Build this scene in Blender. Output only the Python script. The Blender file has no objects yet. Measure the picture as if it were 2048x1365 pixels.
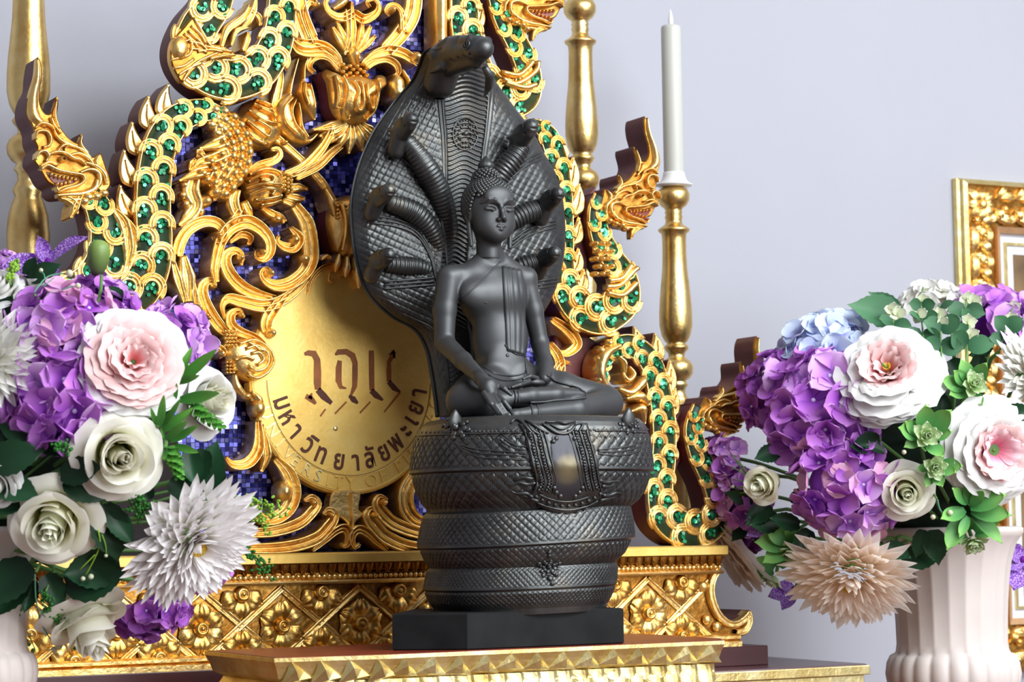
import bpy, bmesh, math, random
import numpy as np
from mathutils import Vector, Matrix, Quaternion
from mathutils.bvhtree import BVHTree
from mathutils.geometry import tessellate_polygon
random.seed(7)
rng = np.random.default_rng(7)
scene = bpy.context.scene
COL = scene.collection
R_ = math.radians

# ------------------------------------------------------------------ camera
TH, FPX, PITCH, ROLL, LD, EZ = R_(28.5), 4600.0, math.atan((1066 - 682.5) / 4600.0), R_(0.85), 2.30, 1.20
_F = np.array([math.sin(TH) * math.cos(PITCH), math.cos(TH) * math.cos(PITCH), math.sin(PITCH)])
_R0 = np.array([math.cos(TH), -math.sin(TH), 0.0])
_U0 = np.cross(_R0, _F)
_R = _R0 * math.cos(ROLL) - _U0 * math.sin(ROLL)
_U = _U0 * math.cos(ROLL) + _R0 * math.sin(ROLL)
CAM = np.array([-LD * math.sin(TH), -0.17 - LD * math.cos(TH), EZ])
cam_d = bpy.data.cameras.new('camera')
cam_d.sensor_width = 36.0
cam_d.lens = FPX / 2048 * 36.0
cam_d.clip_start = 0.05
cam_d.dof.use_dof = True
cam_d.dof.focus_distance = 2.22
cam_d.dof.aperture_fstop = 13.0
cam = bpy.data.objects.new('camera', cam_d)
COL.objects.link(cam)
cam.matrix_world = Matrix(((_R[0], _U[0], -_F[0], CAM[0]), (_R[1], _U[1], -_F[1], CAM[1]),
                           (_R[2], _U[2], -_F[2], CAM[2]), (0, 0, 0, 1)))
scene.camera = cam

# ------------------------------------------------------------------ world, lights, exposure
scene.view_settings.view_transform = 'Standard'
scene.view_settings.look = 'None'
scene.view_settings.gamma = 1.0
scene.view_settings.use_curve_mapping = False
scene.view_settings.exposure = 0.55
world = bpy.data.worlds.new('room_light')
scene.world = world
world.use_nodes = True
bg = world.node_tree.nodes['Background']
bg.inputs['Color'].default_value = (0.80, 0.83, 0.95, 1)
bg.inputs['Strength'].default_value = 0.35

def area(name, loc, target, sx, sy, power, col):
    d = bpy.data.lights.new(name, 'AREA')
    d.shape = 'RECTANGLE'; d.size = sx; d.size_y = sy; d.energy = power; d.color = col
    o = bpy.data.objects.new(name, d); COL.objects.link(o)
    o.location = loc
    o.rotation_euler = (Vector(target) - Vector(loc)).to_track_quat('-Z', 'Y').to_euler()
    return o
LC = (0.92, 0.97, 1.0)
area('ceiling_panel_light', (0.75, -1.85, 2.84), (0.4, -0.4, 1.1), 2.4, 1.2, 98, LC)
area('front_fill_light', (0.9, -4.25, 1.75), (0.2, 0.0, 1.2), 2.6, 1.7, 84, (0.93, 0.97, 1.0))  # added soft frontal fill behind the camera, not an actual entrance

# ------------------------------------------------------------------ pixel rays of the 2048 x 1365 frame
def ray(px, py):
    return _F * FPX + _R * (px - 1024.0) + _U * (682.5 - py)
def P(px, py, Y=0.0):
    d = ray(px, py)
    return CAM + d * ((Y - CAM[1]) / d[1])
def PZ(px, py, Z):
    d = ray(px, py)
    return CAM + d * ((Z - CAM[2]) / d[2])
def pix(p):
    d = np.asarray(p, float) - CAM
    w = d @ _F
    return 1024 + FPX * (d @ _R) / w, 682.5 - FPX * (d @ _U) / w
def mpp(p):
    return ((np.asarray(p, float) - CAM) @ _F) / FPX      # metres per pixel at a point

# ------------------------------------------------------------------ object helpers
def link(o, parent=None):
    COL.objects.link(o)
    if parent is not None:
        o.parent = parent
    return o
def empty(name, loc=(0, 0, 0), parent=None):
    o = bpy.data.objects.new(name, None)
    o.empty_display_size = 0.02
    o.location = loc
    return link(o, parent)
def tag(o, label=None, cat=None, group=None, kind=None):
    if label: o['label'] = label
    if cat: o['category'] = cat
    if group: o['group'] = group
    if kind: o['kind'] = kind
    return o
def mesh(name, V, F, mats, M=None, smooth=True, uv=None):
    me = bpy.data.meshes.new(name)
    V = np.asarray(V, dtype=np.float64)
    me.from_pydata(V.tolist(), [], F if isinstance(F, list) else F.tolist())
    for m in (mats if isinstance(mats, (list, tuple)) else [mats]):
        me.materials.append(m)
    n = len(me.polygons)
    if M is not None:
        me.polygons.foreach_set('material_index', np.asarray(M, dtype=np.int32))
    if smooth:
        me.polygons.foreach_set('use_smooth', np.ones(n, dtype=bool))
    if uv is not None:
        l = me.uv_layers.new(name='UVMap')
        idx = np.empty(len(me.loops), dtype=np.int32)
        me.loops.foreach_get('vertex_index', idx)
        l.data.foreach_set('uv', np.asarray(uv, dtype=np.float32)[idx].ravel())
    me.update()
    return me
def obj(name, me, parent=None, loc=None, mat=None):
    o = bpy.data.objects.new(name, me)
    if mat is not None: o.matrix_local = mat
    if loc is not None: o.location = loc
    return link(o, parent)
class MB:
    def __init__(s): s.V = []; s.F = []; s.M = []; s.n = 0
    def add(s, V, F, m=0):
        V = np.asarray(V, float)
        s.V.append(V)
        o = s.n
        s.F += [tuple(int(i) + o for i in f) for f in F]
        s.M += ([m] * len(F)) if isinstance(m, int) else list(m)
        s.n += len(V)
    def build(s, name, mats, parent=None, smooth=True):
        me = mesh(name, np.concatenate(s.V), s.F, mats, s.M, smooth)
        return obj(name, me, parent)
def grid_faces(n, m, close_m=False, close_n=False):
    F = []
    for i in range(n if close_n else n - 1):
        for j in range(m if close_m else m - 1):
            F.append((i * m + j, i * m + (j + 1) % m, ((i + 1) % n) * m + (j + 1) % m, ((i + 1) % n) * m + j))
    return F
def grid_faces_np(n, m, close_m=False):
    i = np.arange(n - 1)[:, None]; j = np.arange(m if close_m else m - 1)[None, :]
    j2 = (j + 1) % m
    return np.stack([i * m + j, i * m + j2, (i + 1) * m + j2, (i + 1) * m + j], -1).reshape(-1, 4)
def catmull(pts, n):
    p = np.asarray(pts, float)
    if len(p) == 2:
        t = np.linspace(0, 1, n)[:, None]
        return p[0] * (1 - t) + p[1] * t
    q = np.vstack([2 * p[0] - p[1], p, 2 * p[-1] - p[-2]])
    k = len(p) - 1
    d = np.r_[0, np.cumsum(np.maximum(np.linalg.norm(np.diff(p, axis=0)[:, :2 if p.shape[1] < 3 else 3], axis=1), 1e-9))]
    s = np.linspace(0, d[-1], n)
    i = np.clip(np.searchsorted(d, s, side='right') - 1, 0, k - 1)
    t = ((s - d[i]) / (d[i + 1] - d[i]))[:, None]
    a, b, c, e = q[i], q[i + 1], q[i + 2], q[i + 3]
    return 0.5 * (2 * b + (c - a) * t + (2 * a - 5 * b + 4 * c - e) * t ** 2 + (3 * b - a - 3 * c + e) * t ** 3)
def interp(vals, n):
    vals = np.asarray(vals, float)
    return np.interp(np.linspace(0, 1, n), np.linspace(0, 1, len(vals)), vals)
def unit(v):
    v = np.asarray(v, float)
    return v / np.maximum(np.linalg.norm(v, axis=-1, keepdims=True), 1e-12)
def tube(pts, rad, seg=8, caps=True):
    """tube along 3-D points with a radius at each point"""
    p = np.asarray(pts, float); n = len(p)
    r = np.broadcast_to(np.asarray(rad, float), (n,)) if np.ndim(rad) == 0 or len(rad) == n else interp(rad, n)
    t = unit(np.gradient(p, axis=0))
    a = np.array([0, 0, 1.0]) if abs(t[0][2]) < 0.9 else np.array([1.0, 0, 0])
    fr = []
    u = unit(np.cross(t[0], a))
    for i in range(n):
        u = unit(u - t[i] * (u @ t[i])); fr.append(u)
    fr = np.array(fr); w = np.cross(t, fr)
    an = np.linspace(0, 2 * math.pi, seg, endpoint=False)
    V = (p[:, None] + r[:, None, None] * (np.cos(an)[None, :, None] * fr[:, None] + np.sin(an)[None, :, None] * w[:, None])).reshape(-1, 3)
    F = grid_faces(n, seg, True)
    if caps:
        V = np.vstack([V, p[0] - t[0] * r[0] * .5, p[-1] + t[-1] * r[-1] * .5])
        c0, c1 = n * seg, n * seg + 1
        F += [(c0, (j + 1) % seg, j) for j in range(seg)]
        F += [(c1, (n - 1) * seg + j, (n - 1) * seg + (j + 1) % seg) for j in range(seg)]
    return V, F
def lathe(prof, seg=32, flute=None):
    """prof: (radius, z) list; closed at ends"""
    p = np.asarray(prof, float); n = len(p)
    an = np.linspace(0, 2 * math.pi, seg, endpoint=False)
    r = np.repeat(p[:, :1], seg, 1)
    if flute is not None:
        r = r * flute(an[None, :], p[:, 1][:, None])
    V = np.stack([r * np.cos(an), r * np.sin(an), np.repeat(p[:, 1:2], seg, 1)], -1).reshape(-1, 3)
    F = grid_faces(n, seg, True)
    F.append(tuple(range(seg - 1, -1, -1))); F.append(tuple((n - 1) * seg + j for j in range(seg)))
    return V, F
def ball(c, r, nu=10, nv=6, sq=(1, 1, 1)):
    V = [(0, 0, 1)]
    for i in range(1, nv):
        a = math.pi * i / nv
        for j in range(nu):
            b = 2 * math.pi * j / nu
            V.append((math.sin(a) * math.cos(b), math.sin(a) * math.sin(b), math.cos(a)))
    V.append((0, 0, -1))
    V = np.array(V) * r * np.array(sq) + np.asarray(c, float)
    F = [(0, 1 + j, 1 + (j + 1) % nu) for j in range(nu)]
    for i in range(nv - 2):
        F += [(1 + i * nu + j, 1 + (i + 1) * nu + j, 1 + (i + 1) * nu + (j + 1) % nu, 1 + i * nu + (j + 1) % nu) for j in range(nu)]
    b = 1 + (nv - 1) * nu; o = 1 + (nv - 2) * nu
    F += [(b, o + (j + 1) % nu, o + j) for j in range(nu)]
    return V, F
def box(x0, x1, y0, y1, z0, z1, bev=0.0):
    if bev <= 0:
        V = [(x, y, z) for z in (z0, z1) for y in (y0, y1) for x in (x0, x1)]
        return np.array(V, float), [(0, 2, 3, 1), (4, 5, 7, 6), (0, 1, 5, 4), (1, 3, 7, 5), (3, 2, 6, 7), (2, 0, 4, 6)]
    bm = bmesh.new()
    bmesh.ops.create_cube(bm, size=1)
    for v in bm.verts:
        v.co = Vector(((x0 + x1) / 2 + v.co.x * (x1 - x0), (y0 + y1) / 2 + v.co.y * (y1 - y0), (z0 + z1) / 2 + v.co.z * (z1 - z0)))
    bmesh.ops.bevel(bm, geom=list(bm.edges), offset=bev, segments=2, affect='EDGES', profile=0.5)
    bm.verts.index_update()
    V = np.array([v.co[:] for v in bm.verts]); F = [tuple(v.index for v in f.verts) for f in bm.faces]
    bm.free()
    return V, F

# ------------------------------------------------------------------ materials
def new_mat(name):
    m = bpy.data.materials.new(name); m.use_nodes = True
    nt = m.node_tree
    return m, nt, nt.nodes['Principled BSDF']
def node(nt, kind, **kw):
    n = nt.nodes.new(kind)
    for k, v in kw.items():
        if k in ('operation', 'blend_type', 'data_type', 'feature', 'distance', 'wave_type', 'bands_direction', 'attribute_name', 'noise_dimensions'):
            setattr(n, k, v)
        else:
            n.inputs[k].default_value = v
    return n
def ramp(nt, fac, stops):
    r = nt.nodes.new('ShaderNodeValToRGB')
    e = r.color_ramp.elements
    while len(e) < len(stops): e.new(0.5)
    for el, (p, c) in zip(e, stops):
        el.position = p; el.color = (*c, 1)
    nt.links.new(fac, r.inputs[0])
    return r.outputs[0]
def coords(nt, what='Object'):
    return nt.nodes.new('ShaderNodeTexCoord').outputs[what]
def noise(nt, vec, scale, detail=3, rough=0.55):
    n = node(nt, 'ShaderNodeTexNoise', Scale=scale, Detail=detail, Roughness=rough)
    nt.links.new(vec, n.inputs['Vector'])
    return n.outputs['Fac']
def bump(nt, bsdf, h, strength, dist):
    b = node(nt, 'ShaderNodeBump', Strength=strength, Distance=dist)
    nt.links.new(h, b.inputs['Height']); nt.links.new(b.outputs[0], bsdf.inputs['Normal'])
def gold_mat(name, c0, c1, c2, rough=0.34, bscale=220, bstr=0.35, metal=1.0, scale=28, carve=0.0):
    m, nt, b = new_mat(name)
    g = nt.nodes.new('ShaderNodeNewGeometry').outputs['Position']
    n1 = noise(nt, g, scale, 4, 0.6)
    nt.links.new(ramp(nt, n1, [(0.32, c0), (0.52, c1), (0.72, c2)]), b.inputs['Base Color'])
    b.inputs['Metallic'].default_value = metal
    n2 = noise(nt, g, bscale, 3, 0.6)
    mr = node(nt, 'ShaderNodeMapRange'); mr.inputs['To Min'].default_value = rough - 0.08; mr.inputs['To Max'].default_value = rough + 0.14
    nt.links.new(n2, mr.inputs['Value']); nt.links.new(mr.outputs[0], b.inputs['Roughness'])
    n3 = noise(nt, g, 95, 2, 0.5)
    mx = node(nt, 'ShaderNodeMath', operation='MULTIPLY_ADD'); mx.inputs[1].default_value = carve; nt.links.new(n3, mx.inputs[0]); nt.links.new(n2, mx.inputs[2])
    bump(nt, b, mx.outputs[0], bstr, 0.0012)
    return m
def plain(name, col, rough=0.5, metal=0.0, var=0.0, scale=40, bstr=0.0, bscale=200, spec=0.5):
    m, nt, b = new_mat(name)
    b.inputs['Roughness'].default_value = rough
    b.inputs['Metallic'].default_value = metal
    b.inputs['Specular IOR Level'].default_value = spec
    g = nt.nodes.new('ShaderNodeNewGeometry').outputs['Position']
    if var > 0:
        lo = tuple(max(0, c * (1 - var)) for c in col); hi = tuple(min(1, c * (1 + var)) for c in col)
        nt.links.new(ramp(nt, noise(nt, g, scale, 4), [(0.3, lo), (0.7, hi)]), b.inputs['Base Color'])
    else:
        b.inputs['Base Color'].default_value = (*col, 1)
    if bstr > 0:
        bump(nt, b, noise(nt, g, bscale, 3), bstr, 0.001)
    return m
def srgb(r, g, b):
    f = lambda c: (c / 255 / 12.92) if c / 255 <= 0.04045 else ((c / 255 + 0.055) / 1.055) ** 2.4
    return (f(r), f(g), f(b))
GOLD = gold_mat('carved_gilding', (0.78, 0.44, 0.11), (0.90, 0.63, 0.24), (0.95, 0.74, 0.35), rough=0.36, bstr=0.45, carve=1.5)
GOLDF = gold_mat('flat_gilding', (0.74, 0.45, 0.09), (0.86, 0.57, 0.14), (0.92, 0.67, 0.22), rough=0.42, bstr=0.2, metal=0.4, scale=14)
GOLDB = gold_mat('bright_gold_leaf', (0.64, 0.45, 0.15), (0.78, 0.64, 0.29), (0.86, 0.77, 0.44), rough=0.36, bstr=0.45, bscale=120)
GOLDD = gold_mat('deep_gilding', (0.24, 0.095, 0.015), (0.38, 0.18, 0.035), (0.62, 0.36, 0.10), rough=0.36, bstr=0.4, carve=1.0, scale=60)  # darker, browner gold for recessed beds, lotus row and serpent head bases
GOLDC = gold_mat('candlestick_gilding', (0.66, 0.42, 0.13), (0.80, 0.58, 0.23), (0.88, 0.70, 0.34), rough=0.31, bstr=0.2, bscale=300)
RED = plain('maroon_lacquer', srgb(92, 34, 36), 0.5, var=0.2, bstr=0.15)
BOLE = plain('red_bole_paint', srgb(120, 40, 22), 0.4, var=0.25)
BROWN = plain('dark_brown_inlay', srgb(92, 46, 14), 0.6, var=0.25)
# ------------------------------------------------------------------ setting: wall, floor, altar table
wm, nt, b = new_mat('painted_wall')
g = nt.nodes.new('ShaderNodeNewGeometry').outputs['Position']
nt.links.new(ramp(nt, noise(nt, g, 3.0, 3), [(0.3, (0.385, 0.39, 0.44)), (0.7, (0.40, 0.405, 0.455))]), b.inputs['Base Color'])
b.inputs['Roughness'].default_value = 0.75
bump(nt, b, noise(nt, g, 260, 2), 0.08, 0.001)
WALL_Y = 0.26
V, F = box(-2.72, 3.32, WALL_Y, WALL_Y + 0.12, 0.0, 2.9)
tag(obj('wall_back', mesh('wall_back', V, F, wm, smooth=False)), 'pale lavender white painted wall behind the altar', kind='structure')
fm_, nt, b = new_mat('floor_boards')
g = nt.nodes.new('ShaderNodeNewGeometry').outputs['Position']
nt.links.new(ramp(nt, noise(nt, g, 30, 4), [(0.3, (0.17, 0.075, 0.05)), (0.7, (0.22, 0.10, 0.07))]), b.inputs['Base Color'])
b.inputs['Roughness'].default_value = 0.4
V, F = box(-2.72, 3.32, -4.52, WALL_Y + .12, -0.06, 0.0)
tag(obj('floor', mesh('floor', V, F, fm_, smooth=False)), 'warm reddish brown floor', kind='structure')

ceilm = plain('ceiling_paint', (0.80, 0.80, 0.80), .8)
hallm = plain('hall_wall', (0.34, 0.32, 0.30), .8, var=.1)
for nm, bx, lb in (('wall_left', (-2.72, -2.6, -4.4, WALL_Y, 0, 2.9), 'pale wall at the left side of the room'), ('wall_right', (3.2, 3.32, -4.4, WALL_Y, 0, 2.9), 'pale wall at the right side of the room'),
                   ('wall_front', (-2.72, 3.32, -4.52, -4.4, 0, 2.9), 'pale wall behind the photographer'), ('ceiling', (-2.72, 3.32, -4.52, WALL_Y + .12, 2.9, 3.0), 'white ceiling')):
    V, F = box(*bx)
    tag(obj(nm, mesh(nm, V, F, {'wall_front': hallm, 'ceiling': ceilm}.get(nm, wm), smooth=False)), lb, kind='structure')

# altar table: dark purple-brown top with a gilded edge
c0 = P(1735, 1328, -0.10)
TZ = c0[2]; TX1 = c0[0]
TABLE = empty('altar_table', (0, 0, 0))
tag(TABLE, 'dark purple brown altar table with a gilded front edge under the carved pedestal', 'table')
TOPM = plain('purple_lacquer', srgb(92, 62, 70), 0.28, var=0.15, scale=8)
mb = MB(); mb.add(*box(-0.52, TX1, -0.10, 0.235, TZ - 0.012, TZ, 0.002)); mb.build('table_top', TOPM, TABLE, smooth=False)
mb = MB()
mb.add(*box(-0.52, TX1 + 0.001, -0.104, -0.1005, TZ - 0.012, TZ - 0.0015, 0.001))
mb.add(*box(-0.515, TX1 - 0.004, -0.099, -0.092, TZ - 0.022, TZ - 0.012, 0.001))
mb.build('gilded_edge', GOLDB, TABLE, smooth=False)
mb = MB(); mb.add(*box(-0.49, TX1 - 0.03, -0.085, 0.22, TZ - 0.16, TZ - 0.012, 0.002)); mb.build('apron', plain('orange_lacquer', srgb(170, 92, 36), 0.35, var=0.2), TABLE, smooth=False)
for lx in (-0.46, TX1 - 0.06):
    for ly in (-0.06, 0.19):
        mb = MB(); mb.add(*box(lx - 0.025, lx + 0.025, ly - 0.025, ly + 0.025, 0.0, TZ - 0.15, 0.004)); mb.build('leg', TOPM, TABLE, smooth=False)
# ------------------------------------------------------------------ carved backdrop
PXM = mpp(P(700, 600))          # metres per pixel on the panel
def XZ(p, Y=0.0):
    q = P(p[0], p[1], Y)
    return np.array([q[0], q[2]])
GROOVE = [(-1, -1), (-1, 0.12), (-.93, .42), (-.82, .62), (-.70, .66), (-.58, .52), (-.46, .34), (-.30, .30), (-.14, .55), (0, .74), (.12, .66), (.26, .34), (.40, .26), (.54, .46), (.66, .84), (.80, .95), (.92, .72), (1, .2), (1, -1)]
ROUND = [(-1, -1), (-1, 0.1), (-.92, .38), (-.75, .68), (-.5, .88), (-.2, .98), (.1, 1), (.4, .92), (.7, .70), (.9, .38), (1, .1), (1, -1)]
CREASE = [(-1, -1), (-1, 0.08), (-.9, .42), (-.68, .72), (-.42, .80), (-.2, .62), (0, .34), (.2, .66), (.42, .92), (.68, .86), (.9, .5), (1, .08), (1, -1)]
VEE = [(-1, -1), (-1, 0.15), (-.8, .4), (-.4, .75), (0, 1), (.4, .75), (.8, .4), (1, .15), (1, -1)]
def ribbon_geo(pts, w, h, prof=GROOVE, Y=0.0, back=0.012, step=4.0, taper=True):
    """swept carving lying in the plane y = Y (pixel path, pixel widths); h metres proud, back metres deep"""
    xz = np.array([XZ(p) for p in pts])
    L = np.linalg.norm(np.diff(xz, axis=0), axis=1).sum()
    n = max(6, int(L / (step * PXM)))
    c = catmull(xz, n); wd = interp(w if np.ndim(w) else [w, w], n) * PXM * 0.5 if (np.ndim(w) == 0 or len(w) != len(pts)) else None
    if wd is None:
        d = np.r_[0, np.cumsum(np.linalg.norm(np.diff(xz, axis=0), axis=1))]
        wd = np.interp(np.linspace(0, d[-1], n), d, np.asarray(w, float)) * PXM * 0.5
    t = unit(np.gradient(c, axis=0)); nn = np.stack([-t[:, 1], t[:, 0]], 1)
    pr = np.asarray(prof, float); m = len(pr)
    hs = h * np.clip(wd / wd.max(), 0.25, 1) ** 0.5 if taper else np.full(n, h)
    V = np.empty((n, m, 3))
    for j, (u, k) in enumerate(pr):
        q = c + nn * (u * wd)[:, None]
        V[:, j, 0] = q[:, 0]; V[:, j, 2] = q[:, 1]
        V[:, j, 1] = Y - (k * hs if k > -1 else -back)
    V = V.reshape(-1, 3)
    F = grid_faces(n, m)
    F.append(tuple(range(m))); F.append(tuple((n - 1) * m + j for j in range(m - 1, -1, -1)))
    return V, F, n, m
def ribbon(name, pts, w, parent, h=0.009, prof=GROOVE, Y=0.0, back=0.024, mat=None, red=False, knob=None, label=None, kname='scroll_eye'):
    V, F, n, m = ribbon_geo(pts, w, h, prof, Y, back)
    mats = [mat or GOLD]
    M = None
    if red:
        mats.append(RED)
        M = np.zeros(len(F), int)
        k = m - 1
        M[:(n - 1) * k:k] = 1; M[k - 1:(n - 1) * k:k] = 1
    o = obj(name, mesh(name, V, F, mats, M), parent)
    if label: o['label'] = label
    if knob:
        dome(kname, knob[0], knob[1], knob[2], knob[2], h * 1.35, o, Y)
    return o
def dome_geo(px, py, rx, ry, h, Y=0.0, rot=0.0, back=0.006, nu=14, nv=4):
    c = XZ((px, py)); V = []
    ca, sa = math.cos(rot), math.sin(rot)
    for i in range(nv + 1):
        a = math.pi / 2 * i / nv
        for j in range(nu):
            b = 2 * math.pi * j / nu
            x = math.cos(a) * math.cos(b) * rx * PXM; z = math.cos(a) * math.sin(b) * ry * PXM
            if i == nv: x = z = 0
            V.append((c[0] + x * ca - z * sa, Y - h * math.sin(a), c[1] + x * sa + z * ca))
            if i == nv: break
    top = len(V) - 1
    F = grid_faces(nv, nu, True)
    o = (nv - 1) * nu
    F += [(o + j, o + (j + 1) % nu, top) for j in range(nu)]
    k = len(V)
    for j in range(nu): V.append((V[j][0], Y + back, V[j][2]))
    F += [(k + j, k + (j + 1) % nu, (j + 1) % nu, j) for j in range(nu)]
    return V, F
def dome(name, px, py, rx, ry, h, parent, Y=0.0, rot=0.0, mat=None, back=0.006):
    V, F = dome_geo(px, py, rx, ry, h, Y, rot, back)
    return obj(name, mesh(name, V, F, mat or GOLD), parent)
def outline(pts, n=None, closed=True):
    p = [XZ(q) for q in pts]
    if closed: p = p + [p[0]]
    n = n or len(pts) * 4
    if closed:
        q = np.array([p[-2]] + p + [p[1]])
        k = len(p) - 1; out = []
        per = max(2, n // k)
        for i in range(k):
            a, b_, c, d = q[i], q[i + 1], q[i + 2], q[i + 3]
            for j in range(per):
                t = j / per
                out.append(0.5 * (2 * b_ + (c - a) * t + (2 * a - 5 * b_ + 4 * c - d) * t * t + (3 * b_ - a - 3 * c + d) * t ** 3))
        return np.array(out)
    return catmull(p, n)
def ccw(p):
    a = np.sum(p[:, 0] * np.roll(p[:, 1], -1) - np.roll(p[:, 0], -1) * p[:, 1])
    return p if a > 0 else p[::-1]
def inset(p, d):
    t = unit(np.roll(p, -1, 0) - np.roll(p, 1, 0))
    nrm = np.stack([-t[:, 1], t[:, 0]], 1)       # inward for ccw
    return p + nrm * d
def slab_geo(p, Yf, depth, bev=0.0015, rings=((0.0, 0.0),), smooth_front=False):
    """polygon p (x,z) -> slab with a bevelled (or domed) front; returns V,F,M  (0 front, 1 sides)"""
    p = ccw(np.asarray(p, float)); n = len(p)
    layers = [(p, Yf + depth), (p, Yf + bev)]
    for d, h in rings:
        layers.append((inset(p, bev + d), Yf - h))
    V = np.concatenate([np.c_[q[:, 0], np.full(n, y), q[:, 1]] for q, y in layers])
    F, M = [], []
    for k in range(len(layers) - 1):
        for j in range(n):
            F.append((k * n + j, k * n + (j + 1) % n, (k + 1) * n + (j + 1) % n, (k + 1) * n + j)); M.append(1 if k == 0 else 0)
    o = (len(layers) - 1) * n
    tris = tessellate_polygon([[Vector((q[0], q[1], 0)) for q in layers[-1][0]]])
    for a, b_, c in tris:
        F.append((o + a, o + b_, o + c)); M.append(0)
        F.append((c, b_, a)); M.append(1)
    return V, F, M
def slab(name, pts, parent, Yf=0.0, depth=0.02, bev=0.0015, rings=((0, 0),), mats=None, sm=True, n=None, smooth=False):
    p = outline(pts, n) if sm else np.array([XZ(q) for q in pts])
    V, F, M = slab_geo(p, Yf, depth, bev, rings)
    return obj(name, mesh(name, V, F, mats or [GOLD, RED], M, smooth), parent)
def puff(name, pts, parent, Yf=0.0, h=0.012, depth=0.024, mats=None, n=None, levels=5, cpt=None):
    """rounded cushion-like carving from a star-shaped outline"""
    p = ccw(outline(pts, n)); k = len(p)
    c = XZ(cpt) if cpt is not None else p.mean(0)
    V = [np.c_[p[:, 0], np.full(k, Yf + depth), p[:, 1]]]
    for i in range(levels):
        s = i / levels
        f = 1 - s
        hh = h * math.sqrt(max(0, 1 - f * f))
        q = c + (p - c) * f
        V.append(np.c_[q[:, 0], np.full(k, Yf - hh), q[:, 1]])
    V = np.concatenate(V + [np.array([[c[0], Yf - h, c[1]]])])
    F = []; M = []
    for i in range(levels):
        for j in range(k):
            F.append((i * k + j, i * k + (j + 1) % k, (i + 1) * k + (j + 1) % k, (i + 1) * k + j)); M.append(1 if i == 0 else 0)
    t = len(V) - 1
    for j in range(k):
        F.append((levels * k + j, levels * k + (j + 1) % k, t)); M.append(0)
    o_ = obj(name, mesh(name, V, F, mats or [GOLD, RED], M), parent)
    ang = np.arctan2(p[:, 1] - c[1], p[:, 0] - c[0]); rad = np.hypot(p[:, 1] - c[1], p[:, 0] - c[0]); od = np.argsort(ang)
    def hf(x, z):
        r = np.interp(np.arctan2(z - c[1], x - c[0]), ang[od], rad[od], period=2 * math.pi)
        return h * np.sqrt(np.clip(1 - (np.hypot(x - c[0], z - c[1]) / r) ** 2, 0, 1))
    PUFF[o_.name] = (hf, Yf)
    return o_
PUFF = {}
def vein(pf, name, pts, w, h=.006, prof=None):
    """raised line that follows the rounded front of a puff"""
    hf, Yf = PUFF[pf.name]
    V, F, n, m = ribbon_geo(pts, w, h, prof or ROUND, 0.0, .004)
    V = V.reshape(n, m, 3); cx_, cz_ = V[:, :, 0].mean(1), V[:, :, 2].mean(1)
    V[:, :, 1] += (Yf - hf(cx_, cz_))[:, None]
    return obj(name, mesh(name, V.reshape(-1, 3), F, GOLD), pf)

BACK = empty('carved_backdrop', P(697, 1105, 0.02))
tag(BACK, 'gilded carved openwork altar screen with green scaled serpents and a round inscribed plaque', 'altar screen')
WORLD_GEO = {BACK.name}          # roots whose children are modelled in world coordinates
def link(o, parent=None):
    COL.objects.link(o)
    if parent is not None:
        o.parent = parent
        if parent.name in WORLD_GEO: o.matrix_parent_inverse = Matrix.Translation(-Vector(parent.location))
    return o

# backing board and blue mirror mosaic
bpts = [(598, -60), (590, 60), (572, 190), (480, 232), (356, 262), (344, 330), (345, 560), (300, 640), (330, 760), (400, 1000), (430, 1112),
        (1180, 1094), (1190, 900), (1178, 700), (1110, 620), (1085, 330), (1020, 250), (905, 200), (868, 60), (868, -60)]
o = slab('backing_board', bpts, BACK, Yf=0.022, depth=0.010, mats=[plain('midnight_paint', (0.006, 0.006, 0.02), 0.5), RED], sm=False)
BLUE, nt, b = new_mat('blue_mirror_tile')
at = node(nt, 'ShaderNodeNewGeometry')
nt.links.new(ramp(nt, at.outputs['Random Per Island'], [(0.0, (0.006, 0.006, 0.05)), (0.5, (0.025, 0.025, 0.20)), (0.88, (0.09, 0.09, 0.45)), (1.0, (0.4, 0.4, 0.85))]), b.inputs['Base Color'])
b.inputs['Metallic'].default_value = 0.35; b.inputs['Roughness'].default_value = 0.16; b.inputs['Specular IOR Level'].default_value = 0.3
def pip(q, poly):
    x, y = q; ins = False; n = len(poly)
    for i in range(n):
        x1, y1 = poly[i]; x2, y2 = poly[(i + 1) % n]
        if (y1 > y) != (y2 > y) and x < (x2 - x1) * (y - y1) / (y2 - y1) + x1: ins = not ins
    return ins
bp = [tuple(XZ(q)) for q in bpts]
mb = MB(); tile = 0.0046
x0, x1 = min(q[0] for q in bp), max(q[0] for q in bp); z0, z1 = min(q[1] for q in bp), max(q[1] for q in bp)
nx, nz = int((x1 - x0) / tile), int((z1 - z0) / tile)
Vs = []; Fs = []; k = 0
for i in range(nx):
    for j in range(nz):
        cx, cz = x0 + (i + .5) * tile, z0 + (j + .5) * tile
        if not pip((cx, cz), bp): continue
        a, c = rng.normal(0, 0.09), rng.normal(0, 0.09); s = tile * 0.45
        cx += rng.normal(0, .0002); cz += rng.normal(0, .0002)
        for (dx, dz, f) in ((-1, -1, 1), (1, -1, 1), (1, 1, 1), (-1, 1, 1)):
            Vs.append((cx + dx * s, 0.0208 + a * dx * s + c * dz * s, cz + dz * s))
        for (dx, dz) in ((-1, -1), (1, -1), (1, 1), (-1, 1)):
            Vs.append((cx + dx * s, 0.0230, cz + dz * s))
        Fs += [(k, k + 1, k + 2, k + 3), (k + 4, k + 5, k + 1, k), (k + 5, k + 6, k + 2, k + 1), (k + 6, k + 7, k + 3, k + 2), (k + 7, k + 4, k, k + 3)]
        k += 8
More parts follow.
